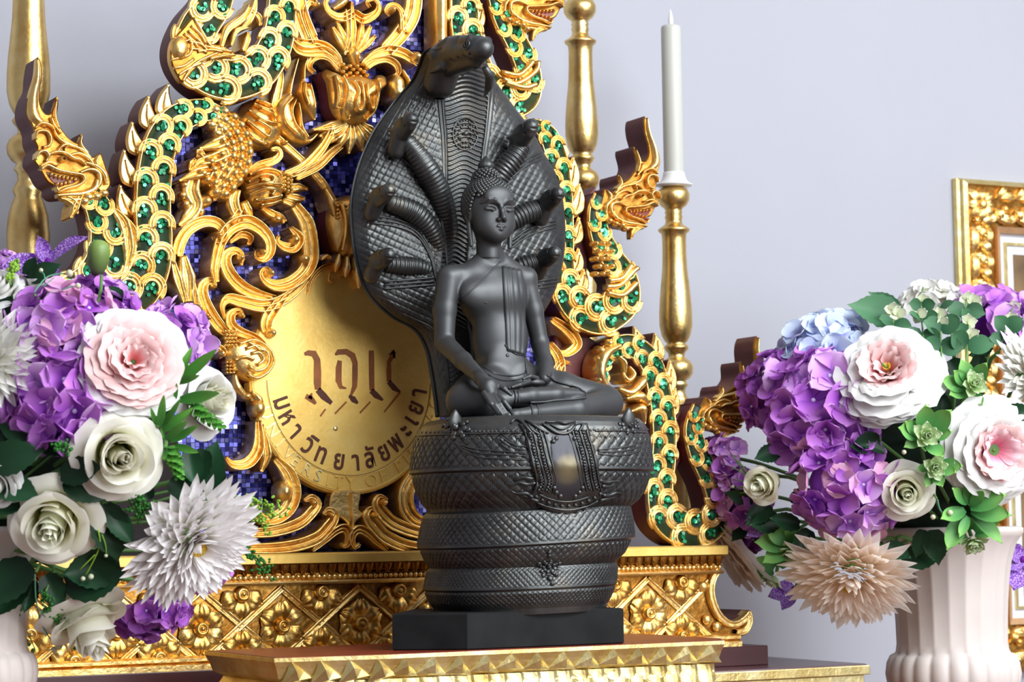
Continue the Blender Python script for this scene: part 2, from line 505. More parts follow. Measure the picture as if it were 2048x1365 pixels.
o = obj('blue_mosaic', mesh('blue_mosaic', Vs, Fs, BLUE, smooth=False), BACK); tag(o, 'sparkling blue mirror tiles behind the scrolls', kind='stuff')

# ---- scrollwork and leaves (pixel paths of the photograph projected on the screen's own plane)
S = lambda pts, w, **k: ribbon('scroll', pts, w, BACK, **k)
def LF(pts, w, **k):
    k.setdefault('prof', CREASE); k.setdefault('h', 0.011)
    return ribbon('carved_leaf', pts, w, BACK, **k)
def LB(pts, w, **k):
    k.setdefault('prof', ROUND); k.setdefault('h', 0.010)
    return ribbon('carved_lobe', pts, w, BACK, **k)
# centre top
S([(588, -40), (590, 0), (597, 38), (613, 80)], [34, 36, 38, 40], h=.012)
S([(626, 88), (613, 58), (605, 30), (610, 12), (622, 6), (631, 13)], [20, 18, 16, 14, 12, 9], h=.012, knob=(626, 13, 8))
S([(581, 74), (598, 88), (624, 90), (648, 98), (668, 120), (676, 140)], [6, 16, 18, 18, 18, 10], h=.012)
S([(580, 84), (590, 102), (612, 108), (640, 106), (662, 120), (676, 142)], [8, 18, 22, 22, 20, 12], h=.014)
S([(672, 142), (652, 120), (632, 116), (617, 124), (614, 138), (624, 148)], [16, 15, 14, 13, 11, 8], h=.012)
S([(820, -40), (822, 0), (815, 38), (796, 70), (766, 104)], [36, 40, 40, 38, 34], h=.012)
S([(800, 66), (799, 34), (790, 16), (776, 13), (768, 24), (776, 33)], [22, 18, 15, 13, 11, 8], h=.013, knob=(776, 24, 9))
S([(722, 128), (744, 112), (770, 104), (798, 110), (818, 122), (830, 130)], [12, 20, 24, 24, 20, 12], h=.014, knob=(824, 117, 13))
S([(722, 142), (744, 126), (768, 122), (786, 132), (791, 147), (784, 155)], [14, 16, 15, 14, 11, 8], h=.012)
for pts, w in [([(700, 108), (699, 60), (700, 4)], [12, 26, 6]), ([(692, 106), (680, 74), (667, 40)], [8, 20, 7]), ([(688, 108), (673, 82), (660, 56)], [8, 20, 10]),
               ([(708, 104), (716, 66), (722, 36)], [8, 18, 5]), ([(709, 106), (724, 78), (737, 54)], [8, 22, 10]), ([(712, 108), (730, 90), (746, 74)], [8, 18, 9]),
               ([(684, 112), (690, 80), (688, 20)], [8, 16, 5])]:
    LF(pts, w, h=.013)
LB([(704, 92), (703, 112), (705, 142)], [6, 30, 14], h=.016); LB([(704, 106), (704, 122), (706, 138)], [4, 14, 6], h=.020)
S([(700, 30), (722, 42), (746, 30), (752, 12), (742, 0), (730, 6), (736, 17)], [20, 22, 18, 14, 11, 8, 6], h=.013)
S([(700, 28), (676, 38), (654, 28), (646, 8), (656, -6)], [20, 22, 18, 14, 10], h=.013)
LB([(662, 20), (680, 8), (700, -10)], [10, 20, 10])
# tulip cup
pf = puff('carved_tulip', [(641, 152), (648, 141), (660, 146), (668, 158), (680, 152), (700, 148), (722, 152), (742, 160), (752, 152), (766, 155), (769, 170), (757, 184), (750, 212), (738, 238),
     (716, 253), (694, 253), (672, 242), (657, 220), (652, 190), (648, 168)], BACK, Yf=-.004, h=.022, cpt=(703, 205))
for pts in ([(688, 168), (696, 190), (691, 212), (695, 228), (704, 226), (704, 200), (702, 170)], [(713, 176), (713, 200), (720, 224), (729, 222), (728, 196)],
            [(668, 160), (676, 190), (672, 226), (684, 244)], [(738, 166), (738, 196), (732, 228), (718, 246)], [(655, 158), (662, 190), (662, 222)]):
    vein(pf, 'tulip_vein', pts, 8, .006)
for i in range(4):
    for j in range(4):
        dome('stipple', 676 + i * 14 + (j % 2) * 6, 138 + j * 7 - abs(i - 1.5) * 3, 6, 4.5, .006, BACK, Y=-.010)
for a, l, w in [(-172, 78, 26), (-158, 70, 28), (-140, 72, 30), (-118, 66, 30), (-95, 66, 32), (-70, 64, 32), (-48, 64, 30), (-25, 66, 28)]:
    ca, sa = math.cos(R_(a)), -math.sin(R_(a))
    LF([(700 + 14 * ca, 244 + 8 * sa), (700 + l * .55 * ca, 250 + l * .45 * sa), (700 + l * ca, 252 + l * .86 * sa)], [14, w, 5], h=.012)
# hanging buds
LB([(577, 190), (562, 214), (566, 244), (588, 272), (612, 284), (630, 270)], [10, 40, 50, 34, 12, 5], h=.018)
for q in ([(574, 200), (556, 222), (560, 250), (582, 272)], [(580, 204), (572, 226), (578, 252), (596, 274)], [(584, 210), (588, 230), (592, 258), (604, 280)]):
    ribbon('bud_vein', q, 6, BACK, h=.006, prof=ROUND, Y=-.013)
LB([(600, 162), (606, 186), (614, 214), (624, 242)], [8, 38, 36, 8], h=.017)
for q in ([(600, 170), (598, 190), (606, 215)], [(608, 172), (614, 195), (618, 222)]):
    ribbon('bud_vein', q, 6, BACK, h=.006, prof=ROUND, Y=-.012)
S([(575, 195), (582, 160), (594, 118)], [12, 9, 6], prof=VEE, h=.008); S([(604, 166), (606, 135), (612, 118)], [9, 7, 5], prof=VEE, h=.008)
LB([(800, 210), (790, 190), (788, 165), (784, 150)], [8, 40, 34, 10], h=.016); S([(800, 140), (815, 165), (822, 200)], [8, 10, 6], prof=VEE, h=.008)
S([(560, 140), (556, 165), (548, 200), (540, 225)], [8, 20, 26, 20], prof=CREASE, h=.010)
# pod 1
pf = puff('carved_pod', [(474, 236), (484, 214), (502, 200), (528, 202), (541, 220), (545, 244), (562, 262), (560, 282), (540, 296), (512, 300), (490, 286), (478, 262)], BACK, Yf=.002, h=.018)
for q in ([(488, 226), (512, 246), (540, 252), (534, 236), (508, 222)], [(484, 246), (505, 266), (524, 278), (526, 264), (500, 246)], [(484, 262), (500, 282), (522, 292)], [(498, 212), (520, 224), (536, 226)], [(506, 202), (526, 212), (536, 216)]):
    vein(pf, 'pod_vein', q, 9, .007)
S([(548, 276), (576, 300), (606, 328), (636, 362), (662, 402)], [20, 18, 18, 20, 16], prof=CREASE, h=.009)
dome('carved_boss', 562, 288, 8, 6, .012, BACK, Y=-.004)
# long double stalk
S([(560, 356), (598, 338), (632, 304), (650, 276), (656, 262), (646, 262)], [20, 22, 22, 18, 14, 8], h=.013, Y=-.004)
S([(584, 358), (626, 336), (654, 310), (676, 294)], [18, 22, 20, 14], h=.014, Y=-.004)
# pod 2
pf = puff('carved_pod', [(481, 372), (486, 344), (508, 328), (534, 330), (556, 342), (566, 362), (562, 392), (548, 412), (520, 420), (496, 408)], BACK, Yf=.0, h=.022)
for q in ([(488, 354), (512, 344), (538, 348), (546, 356)], [(486, 368), (508, 356), (528, 360), (524, 372), (504, 366)], [(484, 380), (512, 374), (548, 376)], [(490, 394), (512, 384), (532, 386), (526, 396)], [(500, 404), (524, 402), (550, 396)], [(512, 414), (536, 410), (552, 404)]):
    vein(pf, 'pod_vein', q, 9, .007)
for i in range(5):
    for j in range(4): dome('stipple', 551 + j * 7, 348 + i * 8 + j * 3, 4, 4, .005, BACK, Y=-.013)
S([(484, 350), (508, 334), (538, 326), (551, 314), (548, 302), (536, 302)], [10, 16, 18, 18, 14, 9], h=.014, Y=-.003)
for pts, w in [([(560, 380), (590, 376), (612, 380)], [16, 22, 6]), ([(566, 392), (590, 398), (606, 400)], [14, 20, 8]), ([(560, 402), (578, 410), (588, 414)], [12, 18, 6]),
               ([(520, 416), (536, 428), (556, 436), (566, 446)], [12, 22, 18, 12])]:
    LF(pts, w)
# bird-tail leaf
_arc = catmull(np.array([(416, 232), (446, 240), (470, 268), (480, 304), (472, 342), (450, 372), (424, 394)], float), 60)
_t = unit(np.gradient(_arc, axis=0)); _n = np.stack([-_t[:, 1], _t[:, 0]], 1)
S([tuple(p) for p in _arc[::8]], [22, 34, 36, 36, 36, 34, 30, 12], prof=ROUND, h=.010)
for row, (off_, r1, cnt) in enumerate(((-9, 14, 12), (6, 14, 12), (21, 14, 11), (35, 13, 9))):
    for i in range(cnt):
        k = int((i + .5 * (row % 2) + .3) * 59 / cnt); k = min(k, 59); p = _arc[k] + _n[k] * off_
        dome('carved_scallop', p[0], p[1], r1, r1 * .82, .0125, BACK, Y=-.003 - .0012 * (3 - row), rot=-math.atan2(_t[k][1], _t[k][0]))
rr_ = [tuple(p) for p in (_arc + _n * 0)[6:56:7]]
for pts, w in [([(446, 282), (424, 292), (394, 300)], [24, 24, 5]), ([(450, 306), (420, 320), (392, 328), (380, 342)], [22, 22, 16, 6]), ([(410, 344), (384, 350), (353, 364)], [20, 20, 4]),
               ([(400, 316), (390, 306), (388, 318)], [10, 14, 6]), ([(372, 344), (374, 330), (384, 320)], [8, 12, 5]),
               ([(452, 330), (436, 356), (424, 372)], [22, 22, 8]), ([(446, 356), (428, 384), (423, 404)], [20, 22, 5]), ([(430, 340), (418, 360), (414, 376)], [18, 20, 8]), ([(430, 250), (428, 266), (436, 284)], [14, 18, 10])]:
    LF(pts, [q * 1.35 for q in w], Y=-.004, h=.013)
for x, y in [(398, 350), (420, 342), (436, 312), (444, 294), (414, 326)]:
    dome('carved_scallop', x, y, 13, 11, .013, BACK, Y=-.004)
LF([(386, 356), (378, 384), (388, 412), (374, 434), (356, 452)], [30, 44, 36, 32, 8], h=.012)
dome('carved_boss', 408, 404, 13, 13, .014, BACK)
for x, y in [(365, 372), (362, 392), (368, 410), (398, 424)]: dome('carved_scallop', x, y, 10, 10, .010, BACK)
for pts, w in [([(470, 380), (462, 404), (470, 430), (482, 452)], [18, 26, 22, 8]), ([(484, 404), (492, 424), (500, 436)], [14, 18, 6]), ([(476, 420), (462, 440), (446, 448)], [14, 16, 5])]:
    LF(pts, [q * 1.25 for q in w])
# C scrolls beside the plaque
S([(348, 512), (358, 480), (376, 458), (402, 446), (426, 448), (440, 462), (438, 480), (427, 483), (421, 473)], [30, 30, 28, 26, 24, 20, 15, 11, 7], h=.014, knob=(429, 474, 9))
S([(428, 566), (424, 540), (429, 508), (438, 480), (458, 456), (487, 447), (514, 460), (532, 482), (534, 506), (523, 520), (508, 515), (510, 503)], [16, 24, 28, 30, 32, 32, 28, 24, 20, 16, 11, 7], h=.015, knob=(516, 508, 9))
S([(479, 532), (480, 513), (467, 503), (450, 509), (445, 528), (454, 552), (474, 574), (506, 590), (546, 598)], [8, 14, 18, 20, 24, 28, 28, 24, 12], h=.014, knob=(472, 518, 9))
S([(457, 486), (477, 472), (495, 478), (493, 491)], [8, 16, 14, 7], h=.012)
S([(584, 412), (606, 448), (613, 488), (613, 522), (600, 548), (575, 567), (549, 573), (527, 564), (519, 549), (528, 540), (540, 546)], [20, 32, 36, 36, 32, 30, 28, 22, 17, 12, 7], h=.015, knob=(532, 549, 10))
S([(577, 456), (592, 478), (580, 497), (560, 494), (551, 482), (556, 472)], [8, 22, 26, 22, 14, 7], h=.013, knob=(582, 482, 12))
dome('carved_boss', 602, 520, 15, 12, .016, BACK); dome('carved_boss', 550, 440, 14, 9, .012, BACK)
LF([(364, 512), (371, 556), (377, 604)], [16, 40, 16]); LF([(338, 506), (350, 560), (366, 606)], [8, 24, 10]); LF([(382, 560), (384, 590), (392, 630)], [8, 18, 8])
S([(429, 572), (416, 562), (402, 571), (400, 594), (412, 624), (432, 654), (452, 672)], [9, 15, 20, 24, 26, 26, 12], h=.013, knob=(420, 574, 8))
S([(447, 640), (441, 613), (453, 599), (482, 606), (522, 614), (560, 602), (596, 574), (622, 540)], [6, 16, 22, 26, 28, 26, 22, 10], h=.012)
S([(486, 636), (474, 623), (457, 630), (457, 650), (476, 666), (504, 676), (526, 690)], [7, 13, 18, 20, 20, 16, 8], h=.012, knob=(474, 632, 7))
S([(570, 586), (548, 612), (529, 638), (526, 658), (537, 670)], [14, 24, 28, 24, 12], h=.013, knob=(536, 668, 11))
S([(612, 590), (620, 560), (642, 538), (680, 526)], [8, 14, 14, 12], h=.010)
S([(655, 548), (652, 560), (660, 566), (668, 556)], [6, 9, 9, 5], prof=ROUND, h=.008)
for i in range(6): dome('stipple', 388 + i * 4.5, 612 + i * 5.2, 5.5, 4, .007, BACK, Y=-.008)
# shell
pf = puff('carved_shell', [(452, 690), (470, 676), (496, 672), (524, 684), (544, 706), (546, 730), (530, 754), (504, 766), (478, 758), (458, 738), (448, 712)], BACK, Yf=-.001, h=.012)
for q in ([(470, 690), (500, 682), (528, 696), (540, 720), (530, 744), (506, 758), (486, 750)], [(482, 700), (506, 694), (526, 710), (524, 734), (504, 744), (486, 734)], [(492, 710), (508, 708), (516, 722), (504, 732)], [(486, 686), (508, 700), (520, 704)], [(462, 722), (480, 716), (496, 722)]):
    vein(pf, 'shell_ridge', q, 8, .005)
for i in range(4):
    for j in range(5): dome('stipple', 444 + i * 7 + (j % 2) * 3, 664 + j * 7, 4.5, 4, .006, BACK, Y=-.005)
for i in range(3):
    for j in range(4): dome('stipple', 448 + i * 7, 726 + j * 7, 4, 3.6, .006, BACK, Y=-.004)
S([(404, 692), (424, 694), (440, 706), (432, 716)], [8, 16, 18, 9], h=.012, knob=(436, 709, 9))
LB([(464, 750), (470, 776), (488, 796)], [14, 24, 14], h=.012); dome('carved_boss', 488, 794, 12, 9, .013, BACK)
dome('carved_boss', 512, 818, 16, 20, .014, BACK); LB([(500, 784), (514, 800), (524, 826)], [8, 20, 8])
# lower left and bottom
S([(512, 842), (510, 896), (490, 926), (462, 930), (448, 916)], [12, 26, 26, 20, 8], h=.013); LF([(520, 850), (528, 908), (520, 944)], [10, 30, 8])
S([(546, 918), (570, 948), (580, 984), (570, 1016), (546, 1036), (520, 1038), (506, 1022), (516, 1008)], [14, 30, 34, 34, 30, 24, 14, 7], h=.014); dome('scroll_eye', 562, 984, 17, 22, .018, BACK)
S([(470, 1068), (540, 1064), (592, 1048), (619, 1024), (630, 1008), (620, 996), (605, 1002)], [18, 24, 28, 28, 22, 16, 8], h=.013, knob=(618, 1007, 8))
S([(462, 1098), (560, 1096), (622, 1080), (651, 1054), (664, 1032), (654, 1021), (643, 1029)], [18, 26, 30, 30, 24, 16, 8], h=.014, knob=(653, 1032, 7))
S([(622, 1102), (645, 1082), (668, 1062), (684, 1058), (692, 1072), (686, 1092), (676, 1088)], [8, 14, 18, 20, 18, 12, 6], h=.013)
slab('carved_stem', [(664, 984), (714, 984), (713, 1018), (722, 1030), (706, 1046), (698, 1070), (690, 1046), (672, 1032), (656, 1022)], BACK, Yf=-.006, depth=.016, mats=[GOLD, GOLD], n=36)
ribbon('stem_ridge', [(696, 986), (697, 1060)], 6, BACK, h=.008, prof=VEE, Y=-.006)
S([(772, 1002), (757, 995), (748, 1006), (758, 1026), (786, 1050), (840, 1068), (900, 1070)], [8, 15, 22, 28, 28, 26, 20], h=.013, knob=(760, 1006, 8))
S([(748, 1028), (738, 1020), (730, 1032), (744, 1054), (770, 1078), (820, 1096), (900, 1098)], [8, 16, 24, 30, 30, 28, 20], h=.014, knob=(742, 1031, 7))
S([(716, 1088), (704, 1094), (699, 1074), (710, 1060), (728, 1066), (748, 1084), (770, 1102)], [6, 12, 18, 20, 18, 14, 8], h=.013)
S([(852, 922), (824, 950), (806, 984), (808, 1018), (828, 1042), (866, 1050)], [14, 28, 34, 34, 30, 16], h=.014)
# ornament hanging over the plaque
pf = puff('carved_tulip', [(652, 412), (668, 398), (700, 392), (735, 404), (748, 430), (744, 480), (728, 512), (700, 522), (672, 516), (656, 492), (648, 450)], BACK, Yf=-.004, h=.018)
for q in ([(668, 410), (674, 450), (672, 505)], [(690, 402), (696, 450), (694, 512)], [(712, 402), (718, 450), (714, 508)]):
    vein(pf, 'tulip_vein', q, 9, .006)
for i in range(4):
    for j in range(4): dome('stipple', 662 + i * 8, 416 + j * 8, 4.5, 4.5, .006, BACK, Y=-.014)
for pts, w in [([(668, 512), (662, 532), (660, 548)], [10, 20, 6]), ([(684, 516), (682, 540), (680, 558)], [10, 22, 8]), ([(698, 516), (704, 546), (708, 580)], [10, 24, 8]), ([(650, 520), (640, 516), (632, 524)], [8, 14, 6]), ([(640, 380), (652, 408), (660, 440)], [6, 18, 8])]:
    LB(pts, w, h=.014, Y=-.006)
S([(606, 330), (640, 366), (664, 404)], [14, 18, 14], prof=CREASE, h=.010)
# glimpses right of the statue
for pts, w in [([(1098, 640), (1130, 664), (1146, 690), (1126, 708), (1104, 702)], [16, 26, 24, 18, 8]), ([(1090, 690), (1108, 716), (1112, 748), (1098, 780)], [20, 24, 22, 16]),
               ([(1136, 728), (1118, 726), (1106, 742), (1112, 764), (1140, 772)], [8, 16, 20, 20, 12])]:
    S(pts, w, h=.013)
slab('backing_wing', [(1120, 660), (1180, 668), (1215, 690), (1200, 770), (1186, 900), (1110, 900)], BACK, Yf=.010, depth=.016, mats=[RED, RED], sm=False)

# ---- plaque
MY = -0.004
cpl = XZ((697, 758)); rx_ = XZ((697, 758))[0] - XZ((497, 758))[0]
rz_ = (XZ((697, 525))[1] - XZ((697, 988))[1]) / 2
def plq(a, k=1.0): return (cpl[0] + rx_ * k * math.cos(a), cpl[1] + rz_ * k * math.sin(a))
PL = np.array([plq(2 * math.pi * i / 96) for i in range(96)])
V, F, M = slab_geo(PL, MY, .018, .0025)
plaque = obj('plaque', mesh('plaque', V, F, [GOLDF, GOLDF], M, False), BACK)
plaque['label'] = 'flat round gilded plaque with incised lettering'
def ring(k, w, name, mat, hh=.0010, a0=-180, a1=0):
    mb_ = MB(); n = 120
    an = [R_(a0 + (a1 - a0) * i / n) for i in range(n + 1)]
    rows = []
    for a in an:
        p0, p1, p2 = plq(a, k - w), plq(a, k), plq(a, k + w)
        rows += [(p0[0], MY + .0004, p0[1]), (p1[0], MY - hh, p1[1]), (p2[0], MY + .0004, p2[1])]
    mb_.add(rows, grid_faces(n + 1, 3)); return mb_.build(name, mat, plaque)
ring(.835, .007, 'border_line', BROWN, .0004, -178, -2)
ring(.842, .006, 'border_line', GOLDF, .0012, -178, -2)
ring(.965, .006, 'border_line', GOLDF, .0010, -178, -2)
def strokes(name, pts, w, mat, Y=MY - .0003, parent=plaque, depth=.0006):
    """flat bar stroke along a pixel path"""
    xz = np.array([XZ(p) for p in pts]); t = unit(np.gradient(xz, axis=0)); nn = np.stack([-t[:, 1], t[:, 0]], 1)
    ww = np.broadcast_to(np.asarray(w, float), (len(pts),))[:, None] * PXM / 2
    a, b_ = xz + nn * ww, xz - nn * ww
    n = len(pts); V = []
    for y in (Y + depth + .0004, Y):
        for q in (a, b_):
            V += [(p[0], y, p[1]) for p in q]
    F = []
    for i in range(n - 1):
        F += [(2 * n + i, 2 * n + i + 1, 3 * n + i + 1, 3 * n + i), (i, i + 1, 2 * n + i + 1, 2 * n + i), (n + i + 1, n + i, 3 * n + i, 3 * n + i + 1)]
    F += [(0, 2 * n, 3 * n, n), (n - 1, 2 * n - 1, 4 * n - 1, 3 * n - 1)]
    return V, F
INC = plain('incised_brown', srgb(150, 82, 16), 0.55, var=0.3, scale=60)
INCD = plain('incised_dark', srgb(86, 36, 10), 0.6, var=0.2, scale=60)
zz = lambda X, Y: (560 + X / 6.203, 640 + Y / 6.203)
glyphs = [
    [([(282, 430), (330, 415), (400, 425), (440, 500), (445, 640), (445, 780), (450, 870)], [6, 11, 14, 14, 16, 16, 13], INC), ([(450, 870), (520, 950), (620, 1040)], [13, 15, 8], INCD), ([(300, 950), (370, 990), (425, 1045)], [10, 12, 6], INC), ([(375, 915), (350, 985)], [3, 10], INC)],
    [([(665, 440), (700, 405), (800, 400), (880, 450), (910, 540), (910, 700), (905, 830), (860, 940)], [4, 11, 12, 14, 12, 12, 11, 5], INC), ([(722, 510), (708, 600), (706, 760), (735, 840), (800, 855)], [9, 13, 13, 9, 3], INC), ([(835, 945), (890, 990), (945, 1040)], [5, 13, 5], INCD)],
    [([(1112, 385), (1114, 500), (1116, 700), (1120, 880)], [11, 12, 12, 11], INC), ([(1110, 880), (1170, 940), (1255, 1000)], [11, 13, 5], INCD)],
    [([(1395, 395), (1380, 440), (1330, 530), (1330, 640), (1332, 770)], [10, 9, 9, 11, 10], INC), ([(1335, 440), (1385, 395), (1400, 480)], [3, 9, 5], INCD), ([(1325, 770), (1395, 850), (1470, 900)], [10, 12, 4], INCD), ([(1470, 900), (1400, 990), (1270, 1150)], [4, 5, 3], INC)]]
for gl in glyphs:
    mb = MB(); mats_ = [INC, INCD]
    for pts, w, m_ in gl:
        V, F = strokes('x', [zz(*p) for p in pts], w, m_)
        mb.add(V, F, mats_.index(m_))
    mb.build('emblem_character', mats_, plaque, smooth=False)
for pts in ([(545, 1110), (480, 1200)], [(805, 1020), (660, 1170)], [(1100, 1020), (970, 1160)]):
    V, F = strokes('x', [zz(*p) for p in pts], 3.5, INC); obj('emblem_stroke', mesh('emblem_stroke', V, F, INC, smooth=False), plaque)

def glyph_mesh(ch, size, bold=0.0):
    cu = bpy.data.curves.new('glyph', 'FONT'); cu.body = ch; cu.size = size; cu.extrude = 0.0; cu.offset = bold; cu.resolution_u = 3
    o_ = bpy.data.objects.new('glyph', cu); COL.objects.link(o_)
    dg = bpy.context.evaluated_depsgraph_get(); dg.update()
    me = bpy.data.meshes.new_from_object(o_.evaluated_get(dg))
    V = np.array([v.co[:] for v in me.vertices]) if len(me.vertices) else np.zeros((0, 3)); F = [tuple(p.vertices) for p in me.polygons]
    bpy.data.objects.remove(o_); bpy.data.curves.remove(cu); bpy.data.meshes.remove(me)
    return V, F
def letter(ch, ang, k, size, mat, name='letter', sx=1.0, marks='', thick=0.0006, bold=0.0):
    """one raised letter with its feet away from the plaque's centre"""
    V, F = glyph_mesh(ch, size, bold)
    if not len(V): return
    b0, b1 = V[:, 0].min(), V[:, 0].max()
    parts = [(V - np.array([(b0 + b1) / 2, 0, 0]), F)]
    for mk, dy in marks:
        Vm, Fm = glyph_mesh(mk, size, bold)
        if len(Vm):
            parts.append((Vm - np.array([(Vm[:, 0].min() + Vm[:, 0].max()) / 2 - size * .12, -dy * size, 0]), Fm))
    c = plq(ang, k); ra = math.atan2(c[1] - cpl[1], c[0] - cpl[0])
    up = np.array([-math.cos(ra), -math.sin(ra)]); rt = np.array([up[1], -up[0]])
    mb_ = MB()
    for Vv, Ff in parts:
        q = np.array(c)[None] + Vv[:, :1] * rt * sx + (Vv[:, 1:2] - size * .32) * up
        n = len(q)
        A = np.c_[q[:, 0], np.full(n, MY - thick), q[:, 1]]; B = np.c_[q[:, 0], np.full(n, MY + .0003), q[:, 1]]
        ed = {}
        for f in Ff:
            for i in range(len(f)):
                e = (f[i], f[(i + 1) % len(f)])
                if (e[1], e[0]) in ed: del ed[(e[1], e[0])]
                else: ed[e] = 1
        mb_.add(np.vstack([A, B]), list(Ff) + [(a, b_, b_ + n, a + n) for a, b_ in ed])
    mb_.build(name, mat, plaque, smooth=False)
def ang_of(px, py):
    q = XZ((px, py)); return math.atan2((q[1] - cpl[1]) / rz_, (q[0] - cpl[0]) / rx_)
THAI = [('\u0e21', '', 564, 806), ('\u0e2b', '', 577, 832), ('\u0e32', '', 592, 858), ('\u0e27', [('\u0e34', 0.0)], 617, 884), ('\u0e17', '', 642, 902), ('\u0e22', '', 676, 914), ('\u0e32', '', 707, 916), ('\u0e25', [('\u0e31', 0.0)], 734, 913), ('\u0e22', '', 763, 903),
        ('\u0e1e', '', 789, 888), ('\u0e30', '', 812, 866), ('\u0e40', '', 827, 846), ('\u0e22', '', 840, 822), ('\u0e32', '', 846, 790)]
for ch, mk, px, py in THAI:
    letter(ch, ang_of(px, py), .715, .0285, INCD, marks=mk, sx=.80, bold=.0006)
for ch, (px, py) in zip('UNIVERSITYOFPHAYAO', [(528, 827), (541, 862), (556, 888), (574, 908), (589, 921), (614, 934), (635, 945), (654, 952), (675, 954), (698, 954), (737, 951), (760, 943), (792, 927), (812, 910), (836, 886), (850, 862), (862, 836), (874, 806)]):
    letter(ch, ang_of(px, py), .902, .0185, GOLDB if px < 640 else GOLDF, thick=.0011)
mb = MB(); mb.add(*ball((XZ((668, 858))[0], MY, XZ((668, 858))[1]), .0028, 8, 5, (1, .3, 1))); mb.build('nail_head', GOLDB, plaque)

# ---- serpents (naga)
GREEN, nt, b = new_mat('green_mirror_bead')
at = node(nt, 'ShaderNodeNewGeometry')
nt.links.new(ramp(nt, at.outputs['Random Per Island'], [(0.0, (0.006, 0.09, 0.035)), (0.5, (0.012, 0.25, 0.10)), (0.85, (0.04, 0.48, 0.22)), (1.0, (0.18, 0.78, 0.48))]), b.inputs['Base Color'])
b.inputs['Metallic'].default_value = 0.35; b.inputs['Roughness'].default_value = 0.18
GREEND = plain('dark_green_ground', (0.006, 0.03, 0.012), 0.5)
BODY = [(-1, -1), (-1, .1), (-.97, .75), (-.91, .95), (-.85, .7), (-.82, .15), (-.5, .30), (0, .40), (.5, .30), (.82, .15), (.85, .7), (.91, .95), (.97, .75), (1, .1), (1, -1)]
def arc_mesh():
    pr = [(.40, .02), (.42, -.10), (.47, -.20), (.53, -.23), (.59, -.17), (.635, -.07), (.68, -.16), (.74, -.25), (.81, -.24), (.86, -.15), (.895, -.06), (.93, -.15), (.99, -.22), (1.05, -.17), (1.10, .02)]
    n = 17; V = []
    for i in range(n):
        a = R_(-22 + 224 * i / (n - 1)); k = 1 - .35 * max(0, abs(i / (n - 1) * 2 - 1) - .7)
        for r, y in pr: V.append((r * math.cos(a) * (1 if r > .6 else 1), y * k - .04, r * 1.04 * math.sin(a)))
    F = grid_faces(n, len(pr)); F += [tuple(range(len(pr)))[::-1], tuple((n - 1) * len(pr) + j for j in range(len(pr)))]
    return mesh('scale', V, F, [GOLD])
ARC = arc_mesh()
def hexbead(mb_, c, r, tilt):
    V = []
    for i in range(6):
        a = math.pi / 3 * i + tilt[2]
        dx, dz = r * math.cos(a), r * math.sin(a)
        V.append((c[0] + dx, c[1] - .0012 + tilt[0] * dx + tilt[1] * dz, c[2] + dz))
    for i in range(6): V.append((V[i][0], c[1] + .001, V[i][2]))
    mb_.add(V, [(0, 1, 2, 3, 4, 5)] + [(i, i + 6, (i + 1) % 6 + 6, (i + 1) % 6) for i in range(6)])
def naga(name, pts, w, Y=-.010, dirn=1, step=28, start=14, stop=None, rsc=.42, tpos=.44, edge=True):
    """serpent body: gilded trough with overlapping double-ringed scales over green mirror beads"""
    root = ribbon(name, pts, w, BACK, h=.008, prof=BODY, Y=Y, back=.030, red=True)
    xz = np.array([XZ(p) for p in pts]); d = np.r_[0, np.cumsum(np.linalg.norm(np.diff(xz, axis=0), axis=1))]
    n = 400; c = catmull(xz, n); wd = np.interp(np.linspace(0, d[-1], n), d, np.asarray(w, float)) * PXM
    L = np.r_[0, np.cumsum(np.linalg.norm(np.diff(c, axis=0), axis=1))]
    t = unit(np.gradient(c, axis=0)); nn = np.stack([-t[:, 1], t[:, 0]], 1)
    beads = MB(); s = start * PXM; i = 0; end = L[-1] - (stop or 10) * PXM
    # green ground under the beads
    V, F, _, _ = ribbon_geo(pts, [q * .80 for q in w], .0005, [(-1, -1), (-1, .6), (0, 1), (1, .6), (1, -1)], Y - .0034, .001)
    gr = obj('green_ground', mesh('green_ground', V, F, GREEND), root)
    while s < end:
        k = int(np.searchsorted(L, s)); k = min(k, n - 1)
        for tp in ((-tpos,) if i % 2 == 0 else (tpos,)):
            hw = wd[k] / 2; p = c[k] + nn[k] * (tp * hw)
            r = wd[k] * rsc * .82
            a = math.atan2(t[k][1], t[k][0]) * 1.0
            ax = -t[k] * dirn                                  # apex of the arch points this way
            rot = math.atan2(ax[1], ax[0]) - math.pi / 2
            m = Matrix.Translation((p[0], Y - .0030 - .0008 * (i % 2), p[1])) @ Matrix.Rotation(-rot, 4, 'Y') @ Matrix.Diagonal((r, .013, r, 1))
            o_ = bpy.data.objects.new('scale', ARC); o_.matrix_local = m; link(o_, root)
            for q in range(8):
                u = rng.uniform(-.34, .34) * r; v = rng.uniform(-.50, .36) * r
                if q == 0: u, v = 0, 0
                pos = p - ax * (-v) * 1.0 + nn[k] * u
                hexbead(beads, (pos[0], Y - .0048, pos[1]), .0021, (rng.normal(0, .25), rng.normal(0, .25), rng.uniform(0, 1)))
        s += step * PXM * (wd[k] / (74 * PXM)) ** .6; i += 1
    for q in range(int(L[-1] / PXM / 16)):
        k = rng.integers(5, n - 5); tp = rng.choice([-1, 1]) * rng.uniform(.66, .76)
        pos = c[k] + nn[k] * tp * wd[k] / 2
        hexbead(beads, (pos[0], Y - .0044, pos[1]), .0020, (rng.normal(0, .25), rng.normal(0, .25), rng.uniform(0, 1)))
    o_ = beads.build('green_mosaic', GREEN, root, smooth=False); o_['kind'] = 'stuff'
    return root
